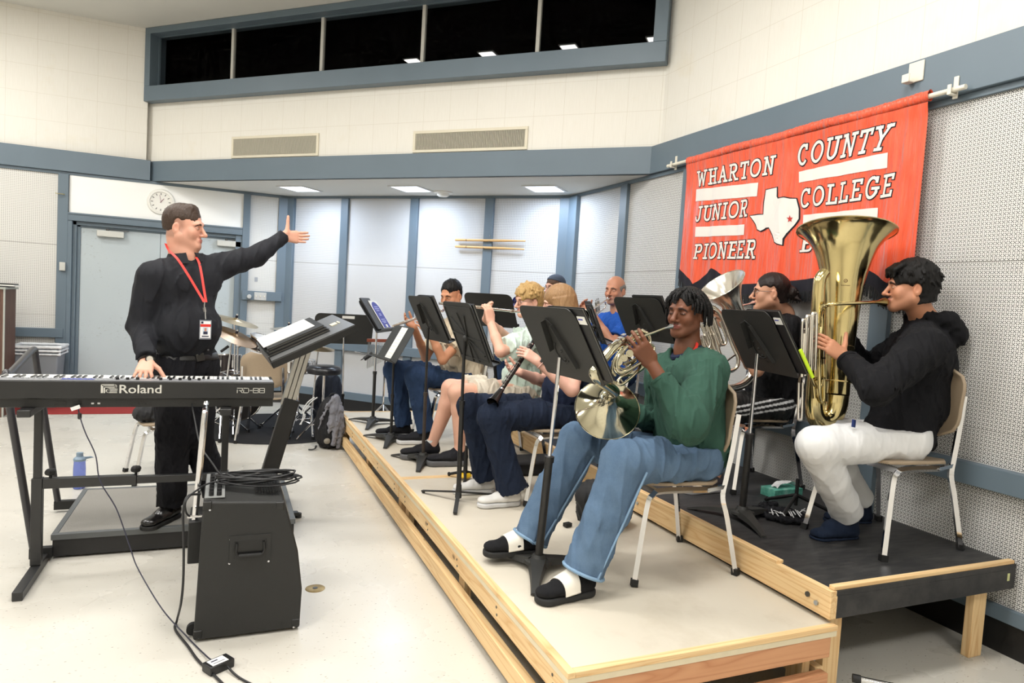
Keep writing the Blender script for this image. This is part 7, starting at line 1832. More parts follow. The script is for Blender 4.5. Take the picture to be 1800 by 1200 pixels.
# black felt edge and fringe
P = []
for j in range(4):
    P.append([ban(YL_+.01+(YR_-YL_-.02)*i/NY, red_bottom(YL_+(YR_-YL_)*i/NY)+.012-(.068+.012)*j/3, .002) for i in range(NY+1)])
b = MB(); b.sheet(P, .002); b.build('felt_edge', m_felt, e)
b = MB(); rd = random.Random(1); n = 330
for i in range(n):
    y = YL_+(YR_-YL_)*(i+.5)/n; z0 = red_bottom(y)-.060; L = .065+.015*rd.random(); p0 = ban(y, z0, .003); p1 = p0+V((rd.uniform(-.004, .002), rd.uniform(-.006, .006), -L)); b.bar(p0, p1, .0052, .002, up=V((1, 0, 0)))
b.build('fringe', m_fringe, e, kind='stuff')
def quadmap(q):
    TL, TR, BR, BL = [atX(px, py, BX-.01) for px, py in q]
    def f(u, v):
        t_ = TL.lerp(TR, u); d = BL.lerp(BR, u); p = d.lerp(t_, v); return p.y, p.z
    return f, (TR-TL).length, (TL-BL).length
def ban_quads(mb, quads, fm, W, off, m):
    for q in quads:
        mb.add([ban(*fm(x/W, y), off) for x, y in q], [(0, 1, 2, 3)], m)
b = MB()
def word(txt, q, w=.135):
    f, L, Hh = quadmap(q); W = sum(SERIF[c][0] for c in txt)+.17*(len(txt)-1)+.10; x = 0
    for c in txt:
        adv, pls = SERIF[c]
        for pl in pls:
            pl2 = [(x+a_*1.0+.10*b_, b_*.90+.05) for a_, b_ in pl]
            sw = w if True else w
            ban_quads(b, stroke_quads(pl2, sw+.085), f, W, .0035, 0); ban_quads(b, stroke_quads(pl2, sw), f, W, .0065, 1)
        x += adv+.17
word('WHARTON', [(1226, 302), (1365, 273), (1363, 305), (1227, 328)]); word('JUNIOR', [(1226, 364), (1319, 350), (1317, 380), (1224, 390)])
word('PIONEER', [(1224, 430), (1332, 421), (1329, 454), (1222, 455)]); word('COUNTY', [(1402, 257), (1573, 217), (1560, 262), (1402, 292)])
word('COLLEGE', [(1407, 334), (1577, 304), (1572, 344), (1407, 366)]); word('BAND', [(1409, 414), (1545, 400), (1543, 432), (1408, 443)])
b.build('lettering', [m_felt, m_satin], e, smooth=0)
for q in ([(1225, 333), (1334, 321), (1331.5, 345), (1224, 354)], [(1225, 399), (1311, 394.5), (1310, 413), (1224, 416.5)], [(1404.8, 302), (1561, 268), (1560, 294.7), (1404.8, 321)], [(1414, 378), (1543, 365), (1541.5, 387), (1413, 396.6)]):
    f, L, Hh = quadmap(q); b = MB(); b.sheet([[ban(*f(i/30, j/3), .005) for i in range(31)] for j in (3, 2, 1, 0)]); b.build('white_stripe', m_satin, e, smooth=60)
TX = [(720, 575), (800, 555), (800, 625), (812, 640), (860, 632), (900, 640), (945, 640), (958, 690), (965, 720), (965, 790), (930, 840), (870, 900), (848, 940), (845, 988), (815, 978), (790, 965), (770, 910), (755, 880), (740, 855), (715, 858), (700, 870), (680, 882), (655, 870), (640, 830), (605, 770), (650, 763), (700, 760), (706, 670)]
def flat_poly(pts, off, mb, m, grow=0.0):
    cx = sum(p[0] for p in pts)/len(pts); cy = sum(p[1] for p in pts)/len(pts); n = len(pts)
    out = []
    if grow:
        for i in range(n):
            a0, a1, a2 = V(pts[i-1]+(0,)), V(pts[i]+(0,)), V(pts[(i+1) % n]+(0,)); d1 = (a1-a0).normalized(); d2 = (a2-a1).normalized(); nn_ = V(((d1+d2).y, -(d1+d2).x, 0)).normalized(); out.append((a1.x+nn_.x*grow, a1.y+nn_.y*grow))
    else: out = pts
    bm = bmesh.new(); vs = []
    for x, y in out:
        p = atX(1180+x/4.2846, 200+y/4.2846, BX-.01); vs.append(bm.verts.new((p.y, p.z, 0)))
    fc = bm.faces.new(vs); bmesh.ops.triangulate(bm, faces=[fc]); bmesh.ops.subdivide_edges(bm, edges=bm.edges[:], cuts=2, use_grid_fill=True)
    bm.verts.ensure_lookup_table(); bm.verts.index_update()
    mb.add([ban(v.co.x, v.co.y, off) for v in bm.verts], [tuple(v.index for v in f.verts) for f in bm.faces], m); bm.free()
b = MB(); flat_poly(TX, .0045, b, 0, -9); flat_poly(TX, .0045, b, 0, 9); flat_poly(TX, .0085, b, 1)
flat_poly([(900+(26 if i % 2 == 0 else 10)*math.sin(2*PI*i/10), 792-(30 if i % 2 == 0 else 12)*math.cos(2*PI*i/10)) for i in range(10)], .0115, b, 2)
b.build('state_map', [m_felt, m_satin, mat('star_red', rgb(196, 48, 38), .6)], e, smooth=0)
iv = mat('ivory_plastic', rgb(228, 222, 206), .4)
r0, r1 = atX(1173, 289, 3.42), atX(1697, 148, 3.42)
e = empty('banner_rod', tuple((r0+r1)/2), 0, 'white curtain rod with end brackets on the blue band carrying the banner', 'curtain rod')
b = MB(); b.tube([V((3.425, r0.y, 2.775)), V((3.425, r1.y, 2.775))], .0135, 14); b.build('rod', iv, e)
for y in (r0.y-.08, r1.y+.07):
    b = MB(); b.box(3.447, 3.455, y-.013, y+.013, 2.735, 2.85); b.box(3.40, 3.45, y-.010, y+.010, 2.748, 2.757); b.box(3.398, 3.406, y-.010, y+.010, 2.748, 2.80); b.build('bracket', iv, e, bev=.002)
p = atX(1611, 128, 3.452); e = empty('wall_hook', tuple(p), 0, 'spare ivory rod holder on the blue band above the banner', 'hook')
b = MB(); b.box(3.446, 3.455, p.y-.045, p.y+.045, p.z-.05, p.z+.06, 0); b.box(3.40, 3.446, p.y-.0, p.y+.045, p.z-.055, p.z-.047); b.box(3.397, 3.405, p.y, p.y+.045, p.z-.055, p.z-.01); b.build('plate', iv, e, bev=.003)

# ---------------------------------------------------------------- things on the other walls
def vent(px0, py0, px1, py1, lab):
    n = (1, 1, 0); a_, c_ = atP(px0, py0, n, CW), atP(px1, py1, n, CW); s0, s1 = sX(CW, a_.x), sX(CW, c_.x); z0, z1 = c_.z, a_.z
    s0, s1 = [ (p.x-p.y)/1.41421356 for p in (a_, c_)]
    o_ = w45(CW, 0, 0); e = empty('air_vent', tuple(w45(CW, (s0+s1)/2, (z0+z1)/2)), 0, lab, 'air vent'); b = MB(); fw = .028
    for q in ((s0, s1, z1-fw, z1), (s0, s1, z0, z0+fw), (s0, s0+fw, z0+fw, z1-fw), (s1-fw, s1, z0+fw, z1-fw)): b.boxf(o_, U45, ZZ, N45, q[0], q[1], q[2], q[3], 0, .016)
    b.build('frame', mat('vent_cream_frame', rgb(226, 218, 196), .5), e, bev=.002)
    b = MB(); b.boxf(o_, U45, ZZ, N45, s0+fw, s1-fw, z0+fw, z1-fw, .0005, .002); b.build('backing', mat('vent_dark', rgb(92, 88, 80), .8), e)
    b = MB(); k_ = int((s1-s0-2*fw)/.0135)
    for i in range(k_):
        s_ = s0+fw+(i+.5)*(s1-s0-2*fw)/k_; b.boxf(o_, U45, ZZ, N45, s_-.0026, s_+.0026, z0+fw, z1-fw, .003, .011)
    b.build('louvres', mat('vent_louvre', rgb(206, 200, 182), .5), e)
vent(409, 241, 560, 274, 'smaller left air vent with vertical louvres above the blue band')
vent(728, 231, 927, 263, 'larger right air vent with vertical louvres above the blue band')
p = atY(283, 355, LY-.02); e = empty('wall_clock', tuple(p), 0, 'round white wall clock above the double doors', 'clock')
b = MB(); b.lathe([(.0, .030), (.118, .030), (.124, .044), (.150, .040), (.160, .020), (.160, 0)], p+V((0, .02, 0)), (0, -1, 0), 36); b.build('case', mat('clock_white', rgb(236, 234, 226), .4), e, smooth=50)
b = MB()
for i in range(12):
    a_ = 2*PI*i/12; c = p+V((.098*math.sin(a_), -.0115, .098*math.cos(a_))); dd = V((math.sin(a_), 0, math.cos(a_))); b.boxf(c, dd.cross(V((0, 1, 0))), dd, V((0, -1, 0)), -.005, .005, -.012, .012, 0, .001)
b.build('hour_marks', mat('clock_grey', rgb(120, 118, 114), .6), e)
for ang, L, w_, nm in ((38, .055, .006, 'hour_hand'), (350, .085, .004, 'minute_hand')):
    a_ = math.radians(ang); dd = V((math.sin(a_), 0, math.cos(a_))); b = MB(); b.boxf(p, dd.cross(V((0, 1, 0))), dd, V((0, -1, 0)), -w_/2, w_/2, -.012, L, .013 if nm[0] == 'h' else .016, .015 if nm[0] == 'h' else .017); b.build(nm, mat('clock_hand_maroon', rgb(120, 66, 84), .5), e)
b = MB(); p = atY(110, 468, LY-.06); b.box(p.x-.03, p.x+.03, LY-.085, LY-.045, p.z-.05, p.z+.05); b.build('alarm_box', mat('closer_grey', rgb(198, 198, 192), .4), label='small grey box on the blue jamb left of the doors', cat='alarm box', bev=.004)
b = MB(); p = atY(108, 341, LY-.05); b.tube([p+V((.03, .0, 0)), p+V((.02, -.02, 0)), p+V((-.05, -.03, 0)), p+V((-.05, -.03, .01))], .006, 8); b.build('coat_hook', mat('hook_brass', rgb(190, 180, 140), .35, .8), label='small metal hook on the blue post left of the doors', cat='hook')
p0, p1 = atY(447, 513, LY-.085), atY(468, 528, LY-.085); e = empty('light_switch', tuple((p0+p1)/2), 0, 'grey switch plate with a round knob beside it on the blue board', 'light switch')
b = MB(); b.box(p0.x, p1.x, LY-.09, LY-.08, p1.z, p0.z); b.build('plate', mat('plate_grey', rgb(190, 190, 186), .4), e, bev=.003)
for i in range(3):
    x = p0.x+(p1.x-p0.x)*(i+.5)/3; b = MB(); b.box(x-.006, x+.006, LY-.098, LY-.09, (p0.z+p1.z)/2-.010, (p0.z+p1.z)/2+.010); b.build('toggle', iv, e)
b = MB(); q = atY(438, 521, LY-.085); b.lathe([(.0, .05), (.024, .048), (.030, .035), (.028, .015), (.018, 0)], V((q.x, LY-.08, q.z)), (0, -1, 0), 20); b.build('key_knob', mat('plate_grey', rgb(190, 190, 186), .4), e)
b = MB(); q = atY(450, 491, LY-.003); b.box(q.x-.02, q.x+.02, LY-.004, LY-.001, q.z-.03, q.z+.03); b.build('wall_mark', mat('grey_tape', rgb(160, 162, 166), .6), label='small grey patch on the perforated panel above the switches', cat='patch')
# pair of drumsticks held on hooks on the alcove batten
wd_m = mat('maple_stick', rgb(222, 178, 118), .4, noise=(20, .06))
CS = 10.27
for (xa, ya_, xb, yb, lab) in ((800, 421.5, 924, 423.5, 'upper giant drumstick hung across the blue batten of the alcove wall'), (800, 433, 922, 438, 'lower giant drumstick hung across the blue batten of the alcove wall')):
    a_, c_ = atP(xa, ya_, (1, 1, 0), CS), atP(xb, yb, (1, 1, 0), CS); d = (c_-a_); L = d.length; b = MB(); b.tube([a_, a_+d*.01, a_+d*.70, a_+d*.90, a_+d*.96, a_+d*.99, c_], [.008, .0145, .0145, .0085, .0080, .0095, .004], 14)
    s_ = b.build('drumstick', wd_m, label=lab, cat='drumstick'); b = MB(); b.tube([a_+d*.165, a_+d*.172], .0150, 14); b.build('printed_band', m_felt, s_)
for (px, py) in ((862, 415), (861, 425), (851, 437)):
    q = atP(px, py, (1, 1, 0), CS); b = MB(); b.tube([q-N45*.02, q+N45*.02, q+N45*.025+ZZ*.012], .004, 8)
    b.build('stick_hook', m_steel, label='%s small hook holding the drumsticks on the batten' % {415: 'topmost', 425: 'middle', 437: 'lowest'}[py], cat='hook')
q = atZ(779, 338, 2.755); b = MB(); b.lathe([(0, -.055), (.05, -.050), (.07, -.035), (.075, -.015), (.11, -.010), (.115, .005)], (q.x, q.y, 2.755), ZZ, 24); b.build('smoke_detector', mat('clock_white', rgb(236, 234, 226), .4), label='round white detector on the alcove ceiling between two square lamps', cat='smoke detector')
# trash can, cabinet and mats by the door wall
q0, q1 = atY(20, 607, 9.1), atY(106, 607, 9.1); xm = (q0.x+q1.x)/2; wv = (q1.x-q0.x)/2; zt = q0.z-.01
e = empty('trash_can', (xm, 9.25, 0), 0, 'grey rectangular bin with a white liner folded over its rim, left of the doors', 'trash can')
b = MB(); b.hexa([(xm-wv*.8, 9.13, 0), (xm+wv*.8, 9.13, 0), (xm+wv*.8, 9.42, 0), (xm-wv*.8, 9.42, 0), (xm-wv*.95, 9.10, zt-.02), (xm+wv*.95, 9.10, zt-.02), (xm+wv*.95, 9.47, zt-.02), (xm-wv*.95, 9.47, zt-.02)]); b.build('bin', mat('bin_grey_plastic', rgb(122, 126, 132), .5), e, bev=.02)
S = Sdf(.009); 
for (x0_, y0_, x1_, y1_) in ((xm-wv, 9.09, xm+wv, 9.09), (xm+wv, 9.09, xm+wv, 9.48), (xm+wv, 9.48, xm-wv, 9.48), (xm-wv, 9.48, xm-wv, 9.09)):
    S.cap((x0_, y0_, zt), (x1_, y1_, zt), .018, .018, .01); S.cap((x0_, y0_, zt-.04), (x1_, y1_, zt-.045), .013, .013, .01); S.cap((x0_*.99+xm*.01, y0_, zt-.08), (x1_*.99+xm*.01, y1_, zt-.085), .011, .011, .02)
sdf_mesh(S.run((.004, 30)), 'liner', mat('white_bin_liner', rgb(228, 230, 232), .35), e)
q = atY(9, 505, 8.6); e = empty('cabinet', (q.x-.4, 8.8, 0), 0, 'brown wooden cabinet cut off at the left edge of the photo', 'cabinet')
b = MB(); b.box(q.x-.9, q.x-.012, 8.6, 9.05, 0, q.z-.02); b.build('body', woodmat('walnut_veneer', rgb(70, 46, 38), rgb(104, 74, 60), 2, knots=False), e, bev=.003); b = MB(); b.box(q.x-.92, q.x+.006, 8.585, 9.07, q.z-.02, q.z); b.box(q.x-.012, q.x+.002, 8.59, 8.61, 0, q.z-.02); b.build('edge_trim', mat('cabinet_edge', rgb(170, 172, 164), .5), e)
for i, (w_, d_, lab) in enumerate(((.30, .24, 'lowest'), (.34, .22, 'middle'), (.26, .20, 'topmost'))):
    b = MB(); x_ = q.x-.20+.03*i; b.box(x_-w_/2, x_+w_/2+.06, 8.68, 8.68+d_, q.z+.001+.014*i, q.z+.013+.014*i); b.build('folder', [mat('black_folder_vinyl', rgb(26, 26, 27), .4), m_paper, MATS['black_folder_vinyl']][i], label='%s folder of the small pile on the brown cabinet' % lab, cat='folder', group='folders on the brown cabinet')
b = MB(); a_, c_ = atZ(88, 727, .008), atZ(283, 727, .008); b.box(a_.x-.5, c_.x+.10, a_.y, a_.y+.62, .001, .010); b.build('floor_mat', cloth('red_mat_fibre', rgb(150, 52, 50), .95, 500), label='dull red mat lying in front of the double doors', cat='mat', bev=.003)

# ---------------------------------------------------------------- drum kit by the alcove
m_cym = mat('cymbal_bronze', rgb(196, 176, 140), .28, .9, noise=(60, .10))
m_cymd = mat('aged_cymbal_bronze', rgb(150, 122, 92), .35, .9, noise=(60, .15))
DY = 7.35
def pt(px, py, Y=DY): return atY(px, py, Y)
b = MB(); cm = pt(490, 745, 7.3); cm.z = .004
ctr = V((.52, 7.80, .002)); poly = [(ctr.x+.86*math.cos(2*PI*i/48), ctr.y+.85*math.sin(2*PI*i/48)) for i in range(48)]
b.prism(poly, (0, 0, 0), XX, YY, ZZ, .001, .008); b.build('drum_mat', cloth('charcoal_rug', rgb(40, 40, 42), .95, 400), label='round charcoal mat under the drum kit', cat='mat')
def cymbal(c, n, r, m_, stand_pts, label, base=None, name='cymbal_stand'):
    n = V(n).normalized(); e = empty(name, (c.x, c.y, 0), 0, label, 'cymbal')
    b = MB(); b.lathe([(.0, .030), (.014, .030), (.030, .018), (.036, .012), (r*.6, .004), (r, -.010), (r, -.0115), (r*.6, .0025), (.036, .010), (.0, .026)], c, n, 40); b.build('cymbal', m_, e, smooth=60)
    b = MB(); b.tube([c+n*.03, c+n*.055], .013, 12); b.build('felt', m_felt, e)
    b = MB(); b.tube([c+n*.07, c-n*.04]+[V(p) for p in stand_pts], .0095, 10); b.build('stand_pole', m_chrome, e)
    if base is not None:
        j = V((base.x, base.y, .30))
        for k_ in range(3):
            an = .5+2*PI*k_/3; f = V((base.x+.30*math.cos(an), base.y+.30*math.sin(an), .02)); b = MB(); b.tube([j, f], .010, 8); b.tube([V((base.x, base.y, .12)), j.lerp(f, .5)], .006, 8); g_ = b.build('tripod_leg', m_chrome, e); MB().tube([f+V((0, 0, .02)), f-V((0, 0, .018))], .017, 10).build('rubber_foot', m_cap, g_)
    return e
c = pt(414, 563, 7.6); bs = V((c.x+.02, 7.6, .1)); cymbal(c, (.25, -.1, 1), .235, m_cym, [pt(413, 590, 7.6), bs], 'upper bronze cymbal partly hidden behind the conductor', bs)
c = pt(413, 590, 7.35); bs = V((c.x-.10, 7.4, .1)); cymbal(c, (.42, -.25, 1), .23, m_cymd, [c-V((.03, -.02, .08)), bs], 'lower tilted dark cymbal right of the conductor', bs)
c = pt(508, 577, 7.7); bs = V((c.x+.02, 7.7, .1)); cymbal(c, (0, -.02, 1), .20, mat('grey_bronze', rgb(170, 164, 150), .3, .9), [pt(506, 640, 7.7), bs], 'level grey cymbal right of centre on the drum kit', bs)
c = pt(560, 611, 7.4); bs = pt(548, 700, 7.4); bs.z = .1; e = cymbal(c, (.05, -.1, 1), .165, m_cym, [V((c.x-.01, 7.4, c.z-.1)), bs], 'low hi-hat cymbal pair behind the conductor desk', bs, 'hi_hat')
b = MB(); b.lathe([(0, .0), (.03, -.004), (.165, .010)], c-V((0, 0, .035)), (0, 0, 1), 36); b.build('lower_cymbal', m_cym, e)
def drum(c, ax, r, h, label, shell, n=36, lugs=8, head=(232, 230, 224), name='drum'):
    ax = V(ax).normalized(); e = empty(name, tuple(c), 0, label, 'drum'); b = MB(); b.lathe([(r, 0), (r, h)], c, ax, n); b.build('shell', shell, e)
    for t_ in (0, h):
        b = MB(); x, y = frame_from(ax); b.tube([c+ax*t_+x*((r+.006)*math.cos(2*PI*i/n))+y*((r+.006)*math.sin(2*PI*i/n)) for i in range(n)], .009, 8, closed=True); b.build('hoop', m_chrome, e)
    b = MB(); b.cyl(c-ax*.001, -ax, r, .003, n); b.cyl(c+ax*(h+.001), ax, r, .003, n); b.build('drumhead', mat('drumhead_%d' % head[0], rgb(*head), .5), e)
    b = MB(); x, y = frame_from(ax)
    for i in range(lugs):
        b = MB(); a_ = 2*PI*(i+.5)/lugs; p = c+x*((r+.012)*math.cos(a_))+y*((r+.012)*math.sin(a_)); b.tube([p+ax*.0, p+ax*h], .004, 6); b.tube([p+ax*h*.3, p+ax*h*.7], .009, 8); b.build('tension_rod', m_chrome, e)
    return e
dk = mat('drum_dark_shell', rgb(52, 44, 44), .25)
drum(pt(404, 690, 7.9), (.25, -1, .0), .235, .36, 'bass drum with dark front head behind the conductor', dk, 44, 8, (30, 27, 27), 'bass_drum')
drum(pt(455, 612, 7.6), (.25, -.2, .9), .115, .12, 'small chrome rack tom above the bass drum', dk, lugs=6, name='rack_tom')
drum(pt(524, 653, 7.45), (0, 0, 1), .16, .12, 'chrome snare drum behind the conductor desk', m_chrome, name='snare_drum')
drum(pt(398, 655, 8.1), (0, .1, 1), .14, .20, 'dark floor tom left of the bass drum, mostly hidden', dk, name='floor_tom')
# tom arm
b = MB(); b.tube([pt(417, 660, 7.6), pt(418, 612, 7.6), pt(424, 604, 7.6), pt(440, 606, 7.6)], .011, 10); b.sphere(pt(420, 606, 7.6), .03, 12); b.build('tom_arm', m_chrome, label='chrome bent arm holding the rack tom', cat='drum hardware')
b = MB(); b.tube([pt(388, 618, 7.3), pt(402, 608, 7.3)], .014, 10); b.build('microphone', m_cap, label='small black clip microphone pointing at the tilted cymbal', cat='microphone')
e = empty('drum_throne', tuple(pt(570, 700, 7.1)), 0, 'round black padded drum stool on a chrome tripod', 'stool')
sc_ = pt(570, 650, 7.1); sc_.z = pt(570, 650, 7.1).z
b = MB(); b.lathe([(0, .045), (.12, .045), (.165, .030), (.178, .0), (.172, -.035), (.12, -.045), (0, -.045)], sc_, ZZ, 32); b.build('seat', mat('black_vinyl', rgb(22, 23, 28), .3), e, smooth=60)
b = MB(); j = V((sc_.x, sc_.y, .30)); b.tube([sc_-ZZ*.045, j-ZZ*.12], .013, 10); b.build('column', m_chrome, e)
for k_ in range(3):
    an = .9+2*PI*k_/3; f = V((sc_.x+.24*math.cos(an), sc_.y+.24*math.sin(an), .01)); b = MB(); b.tube([j, f], .011, 8); b.tube([j-ZZ*.12, j.lerp(f, .5)], .008, 8); b.build('leg', m_chrome, e)
# snare stand
e = empty('snare_stand', tuple(pt(524, 720, 7.3)), 0, 'chrome tripod stand under the snare drum', 'drum hardware'); cc = pt(524, 700, 7.45); cc.z = .30
b = MB(); b.tube([cc-ZZ*.1, V((cc.x, cc.y, pt(524, 656, 7.45).z))], .011, 8); b.build('column', m_chrome, e)
for k_ in range(3):
    an = .2+2*PI*k_/3; f = V((cc.x+.32*math.cos(an), cc.y+.32*math.sin(an), .015)); b = MB(); b.tube([cc, f], .011, 8); b.tube([cc-ZZ*.15, cc.lerp(f, .5)], .007, 8); g_ = b.build('leg', m_chrome, e); MB().tube([f+V((0, 0, .02)), f-V((0, 0, .014))], .018, 10).build('rubber_foot', m_cap, g_)
b = MB(); 
for dx in (0, .05): b.tube([V(q) for q in smooth_path([tuple(pt(553+dx*100, 698, 7.0)), tuple(pt(541+dx*100, 707, 7.0)), tuple(pt(532+dx*60, 722, 7.0)), tuple(pt(536-dx*60, 732, 7.0)), tuple(pt(527+dx*40, 746, 7.0))], 5)], .006, 8)
b.build('white_strap', mat('white_cord', rgb(214, 214, 212), .5), label='white twisted cord hanging beside the drum stool', cat='cord')
# backpacks
def backpack(base, h, w, d, lean, m_, label, name='backpack', rz=0.0):
    e = empty(name, (base[0], base[1], 0), 0, label, 'backpack'); c = V((base[0], base[1], 0)); u = V((lean[0], lean[1], 1)).normalized(); s_ = V((math.cos(rz), math.sin(rz), 0)); f = u.cross(s_).normalized()
    S = Sdf(.009); S.ell(c+u*h*.40, (s_, f, u), (w*.52, d*.55, h*.46), 0); S.ell(c+u*h*.70, (s_, f, u), (w*.44, d*.42, h*.32), .04); S.ell(c+u*h*.26-f*0+f*-d*.35, (s_, f, u), (w*.36, d*.28, h*.22), .03)
    S.cut(c+V((0, 0, .004)), (0, 0, -1), c, .5); o = sdf_mesh(S.run((.010, 28)), 'body', m_, e)
    b = MB(); tp = c+u*h; b.tube([V(q) for q in smooth_path([tuple(tp-s_*.04-u*.03), tuple(tp-s_*.03+u*.03), tuple(tp+s_*.03+u*.03), tuple(tp+s_*.04-u*.03)], 5)], .008, 8); b.build('grab_handle', m_, e)
    return e, c, u, s_, f
bb = atZ(574, 789, 0); bk, c, u, s_, f = backpack((bb.x, bb.y+.06), .50, .27, .22, (.10, .02), cloth('black_pack_nylon', rgb(28, 28, 30), .6), 'black backpack with a grey jacket over it leaning against the riser corner', rz=.3)
b = MB(); p = atZ(548, 790, .01); b.tube([V(q) for q in smooth_path([tuple(c-s_*.10+V((0, 0, .03))), tuple(p+V((.03, 0, .01))), tuple(p), tuple(p+V((-.03, .01, .0)))], 5)], .009, 8, flat=.4); b.build('strap', m_cap, bk)
b = MB(); q = atY(575, 775, bb.y-.09); b.sphere(q, .032, 10, sc=(1, .5, .9)); b.build('keyring_charm', mat('grey_charm', rgb(130, 124, 112), .5, noise=(80, .3)), bk)
S = Sdf(.008); Yb = bb.y-.06
def jk(pts, rs): S.chain([atY(x, y, Yb+dy) for x, y, dy in pts], rs, .02)
jk([(588, 700, 0), (586, 720, -.02), (582, 745, -.03), (578, 760, -.02)], [.03, .035, .03, .012]); jk([(592, 698, .02), (597, 720, 0), (600, 750, 0), (594, 785, .0)], [.03, .035, .032, .02]); jk([(588, 700, 0), (576, 712, -.02), (566, 735, .0), (560, 752, 0)], [.02, .014, .010, .008]); jk([(590, 705, 0), (592, 740, -.03), (586, 780, -.03)], [.03, .03, .022])
sdf_mesh(S.run((.014, 55)), 'jacket', cloth('heather_grey_jersey', rgb(120, 120, 126), .95, 300, .35), label='heather grey jacket draped over the black backpack', cat='jacket')
g = pt(570, 722, 7.75); backpack((g.x+.05, 7.85), .62, .34, .26, (0, .05), cloth('navy_pack_nylon', rgb(30, 34, 44), .6), 'navy backpack standing against the alcove wall behind the drum stool')
# bar chimes at the end of the first row
e = empty('bar_chimes', tuple(pt(665, 620, 7.25)), 0, 'bar chimes with a reddish wooden beam on a thin stand behind the poster stand', 'bar chimes')
a_, c_ = pt(645, 598, 7.2), pt(712, 599, 7.2); b = MB(); b.bar(a_, c_, .03, .035); b.build('wooden_beam', mat('mahogany', rgb(120, 62, 44), .4), e, bev=.004)
b = MB()
for i in range(26): p = a_.lerp(c_, .04+.92*i/25)-ZZ*.02; b.tube([p, p-ZZ*(.28-.007*i)], .0045, 6)
b.build('chime_tubes', m_steel, e, kind='stuff')
b = MB(); m0 = a_.lerp(c_, .5); b.tube([m0, V((m0.x, m0.y, .05))], .010, 8); b.build('stand_pole', m_chrome, e)
for k_ in range(3):
    an = .4+2*PI*k_/3; b = MB(); b.tube([V((m0.x, m0.y, .35)), V((m0.x+.33*math.cos(an), m0.y+.33*math.sin(an), .01))], .010, 8); b.build('leg', m_chrome, e)
b = MB(); q = pt(636, 632, 6.4); b.tube([atY(640, 631, 6.36), atY(655, 621, 6.36)], .020, 12); b.bar(atY(634, 633, 6.36), atY(645, 626, 6.36), .004, .008); b.build('tuner_clip', m_cap, label='small black clip tool fixed to the low music stand', cat='clip')
b = MB(); b.tube([atY(624, 618, 6.0), atY(664, 627, 5.6)], .004, 6); b.build('stand_arm', m_steel, label='thin metal arm reaching from the poster stand to the low stand', cat='stand arm')
# poster and music
c, a_, b_, fr = S_C[1:]
binder(c, a_, b_, fr, .24, .33, -.08, .02, 'dark folder standing behind the blue poster', lift=.008)
o_ = c+a_*.065+b_*.0; ps = MB(); ps.boxf(o_, a_, b_, fr, -.115, .115, -.155, .155, .026, .028, 0)
poly = [(-.095, -.14), (.095, -.14), (.095, .07)]+[(.095*math.cos(PI*i/10), .07+.07*math.sin(PI*i/10)) for i in range(1, 10)]+[(-.095, .07)]
ps.prism(poly, o_, a_, b_, fr, .028, .0284, 1)
for i, (w_, z) in enumerate(((.10, .085), (.12, .065), (.09, .045), (.05, .010), (.06, -.005), (.11, -.05), (.12, -.07), (.08, -.085))): ps.boxf(o_, a_, b_, fr, -w_/2, w_/2, z-.005, z+.004, .0284, .0288, 2)
ps.boxf(o_, a_, b_, fr, -.02, .03, -.135, -.105, .0284, .0288, 0)
ps.build('concert_poster', [m_paper, mat('poster_blue', rgb(52, 58, 150), .5), mat('poster_pale', rgb(170, 174, 220), .5)], label='blue and white arched concert poster on the corner music stand', cat='poster')
c, a_, b_, fr = S_D[1:]
sheet_on(c, a_, b_, fr, .14, .30, .02, 0, .003, 'narrow white music sheet on the low stand', lines=9, rot=0)
for S_, lab in ((S_H, 'black folder on the horn player\'s stand with a small white label'), (S_K, 'black folder on the tuba player\'s stand with a small white label'), (S_E, 'black folder on the blond flute player\'s stand'), (S_F, 'black folder on the ribbed stand'), (S_J, 'black folder on the stand behind the horn player')):
    c, a_, b_, fr = S_[1:]; sg = 1
    bo = binder(c, a_, b_, fr, .30, .34, .175 if S_ in (S_H, S_K) else (.12 if S_ is not S_F else .11), .012, lab, lift=.006)
    if S_ in (S_H, S_K):
        lb = MB(); lb.boxf(c+a_*.292+b_*.13, a_, b_, -fr, -.030, .030, -.018, .018, -.006, -.004, 0); lb.boxf(c+a_*.287+b_*.135, a_, b_, -fr, -.02, .016, -.003, .003, -.004, -.0035, 1); lb.build('paper_label', [m_paper, mat('blue_ink', rgb(60, 70, 160), .6)], bo)
for S_, lab in ((S_H, 'open music on the horn player\'s stand'), (S_K, 'open music on the tuba player\'s stand'), (S_F, 'music sheet on the ribbed stand'), (S_B, 'music on the wide black stand')):
    c, a_, b_, fr = S_[1:]; sheet_on(c, a_, b_, fr, .22, .30, -.12, 0, .004, lab)
c, a_, b_, fr = S_K[1:]; b = MB(); p = c+a_*.345-b_*.085+fr*.02; b.boxf(p, a_, b_, fr, -.006, .006, -.095, .06, -.008, .008); b.build('yellow_marker', mat('neon_yellow', rgb(196, 226, 44), .4), label='bright yellow ruler or marker clipped at the side of the tuba stand', cat='marker', bev=.003)
c, a_, b_, fr = S_B[1:]; b = MB(); b.boxf(c, a_, b_, fr, -.03, .10, .12, .15, -.0035, -.0018); b.build('tape_label', m_paper, label='small white label on the wide black music stand', cat='label')
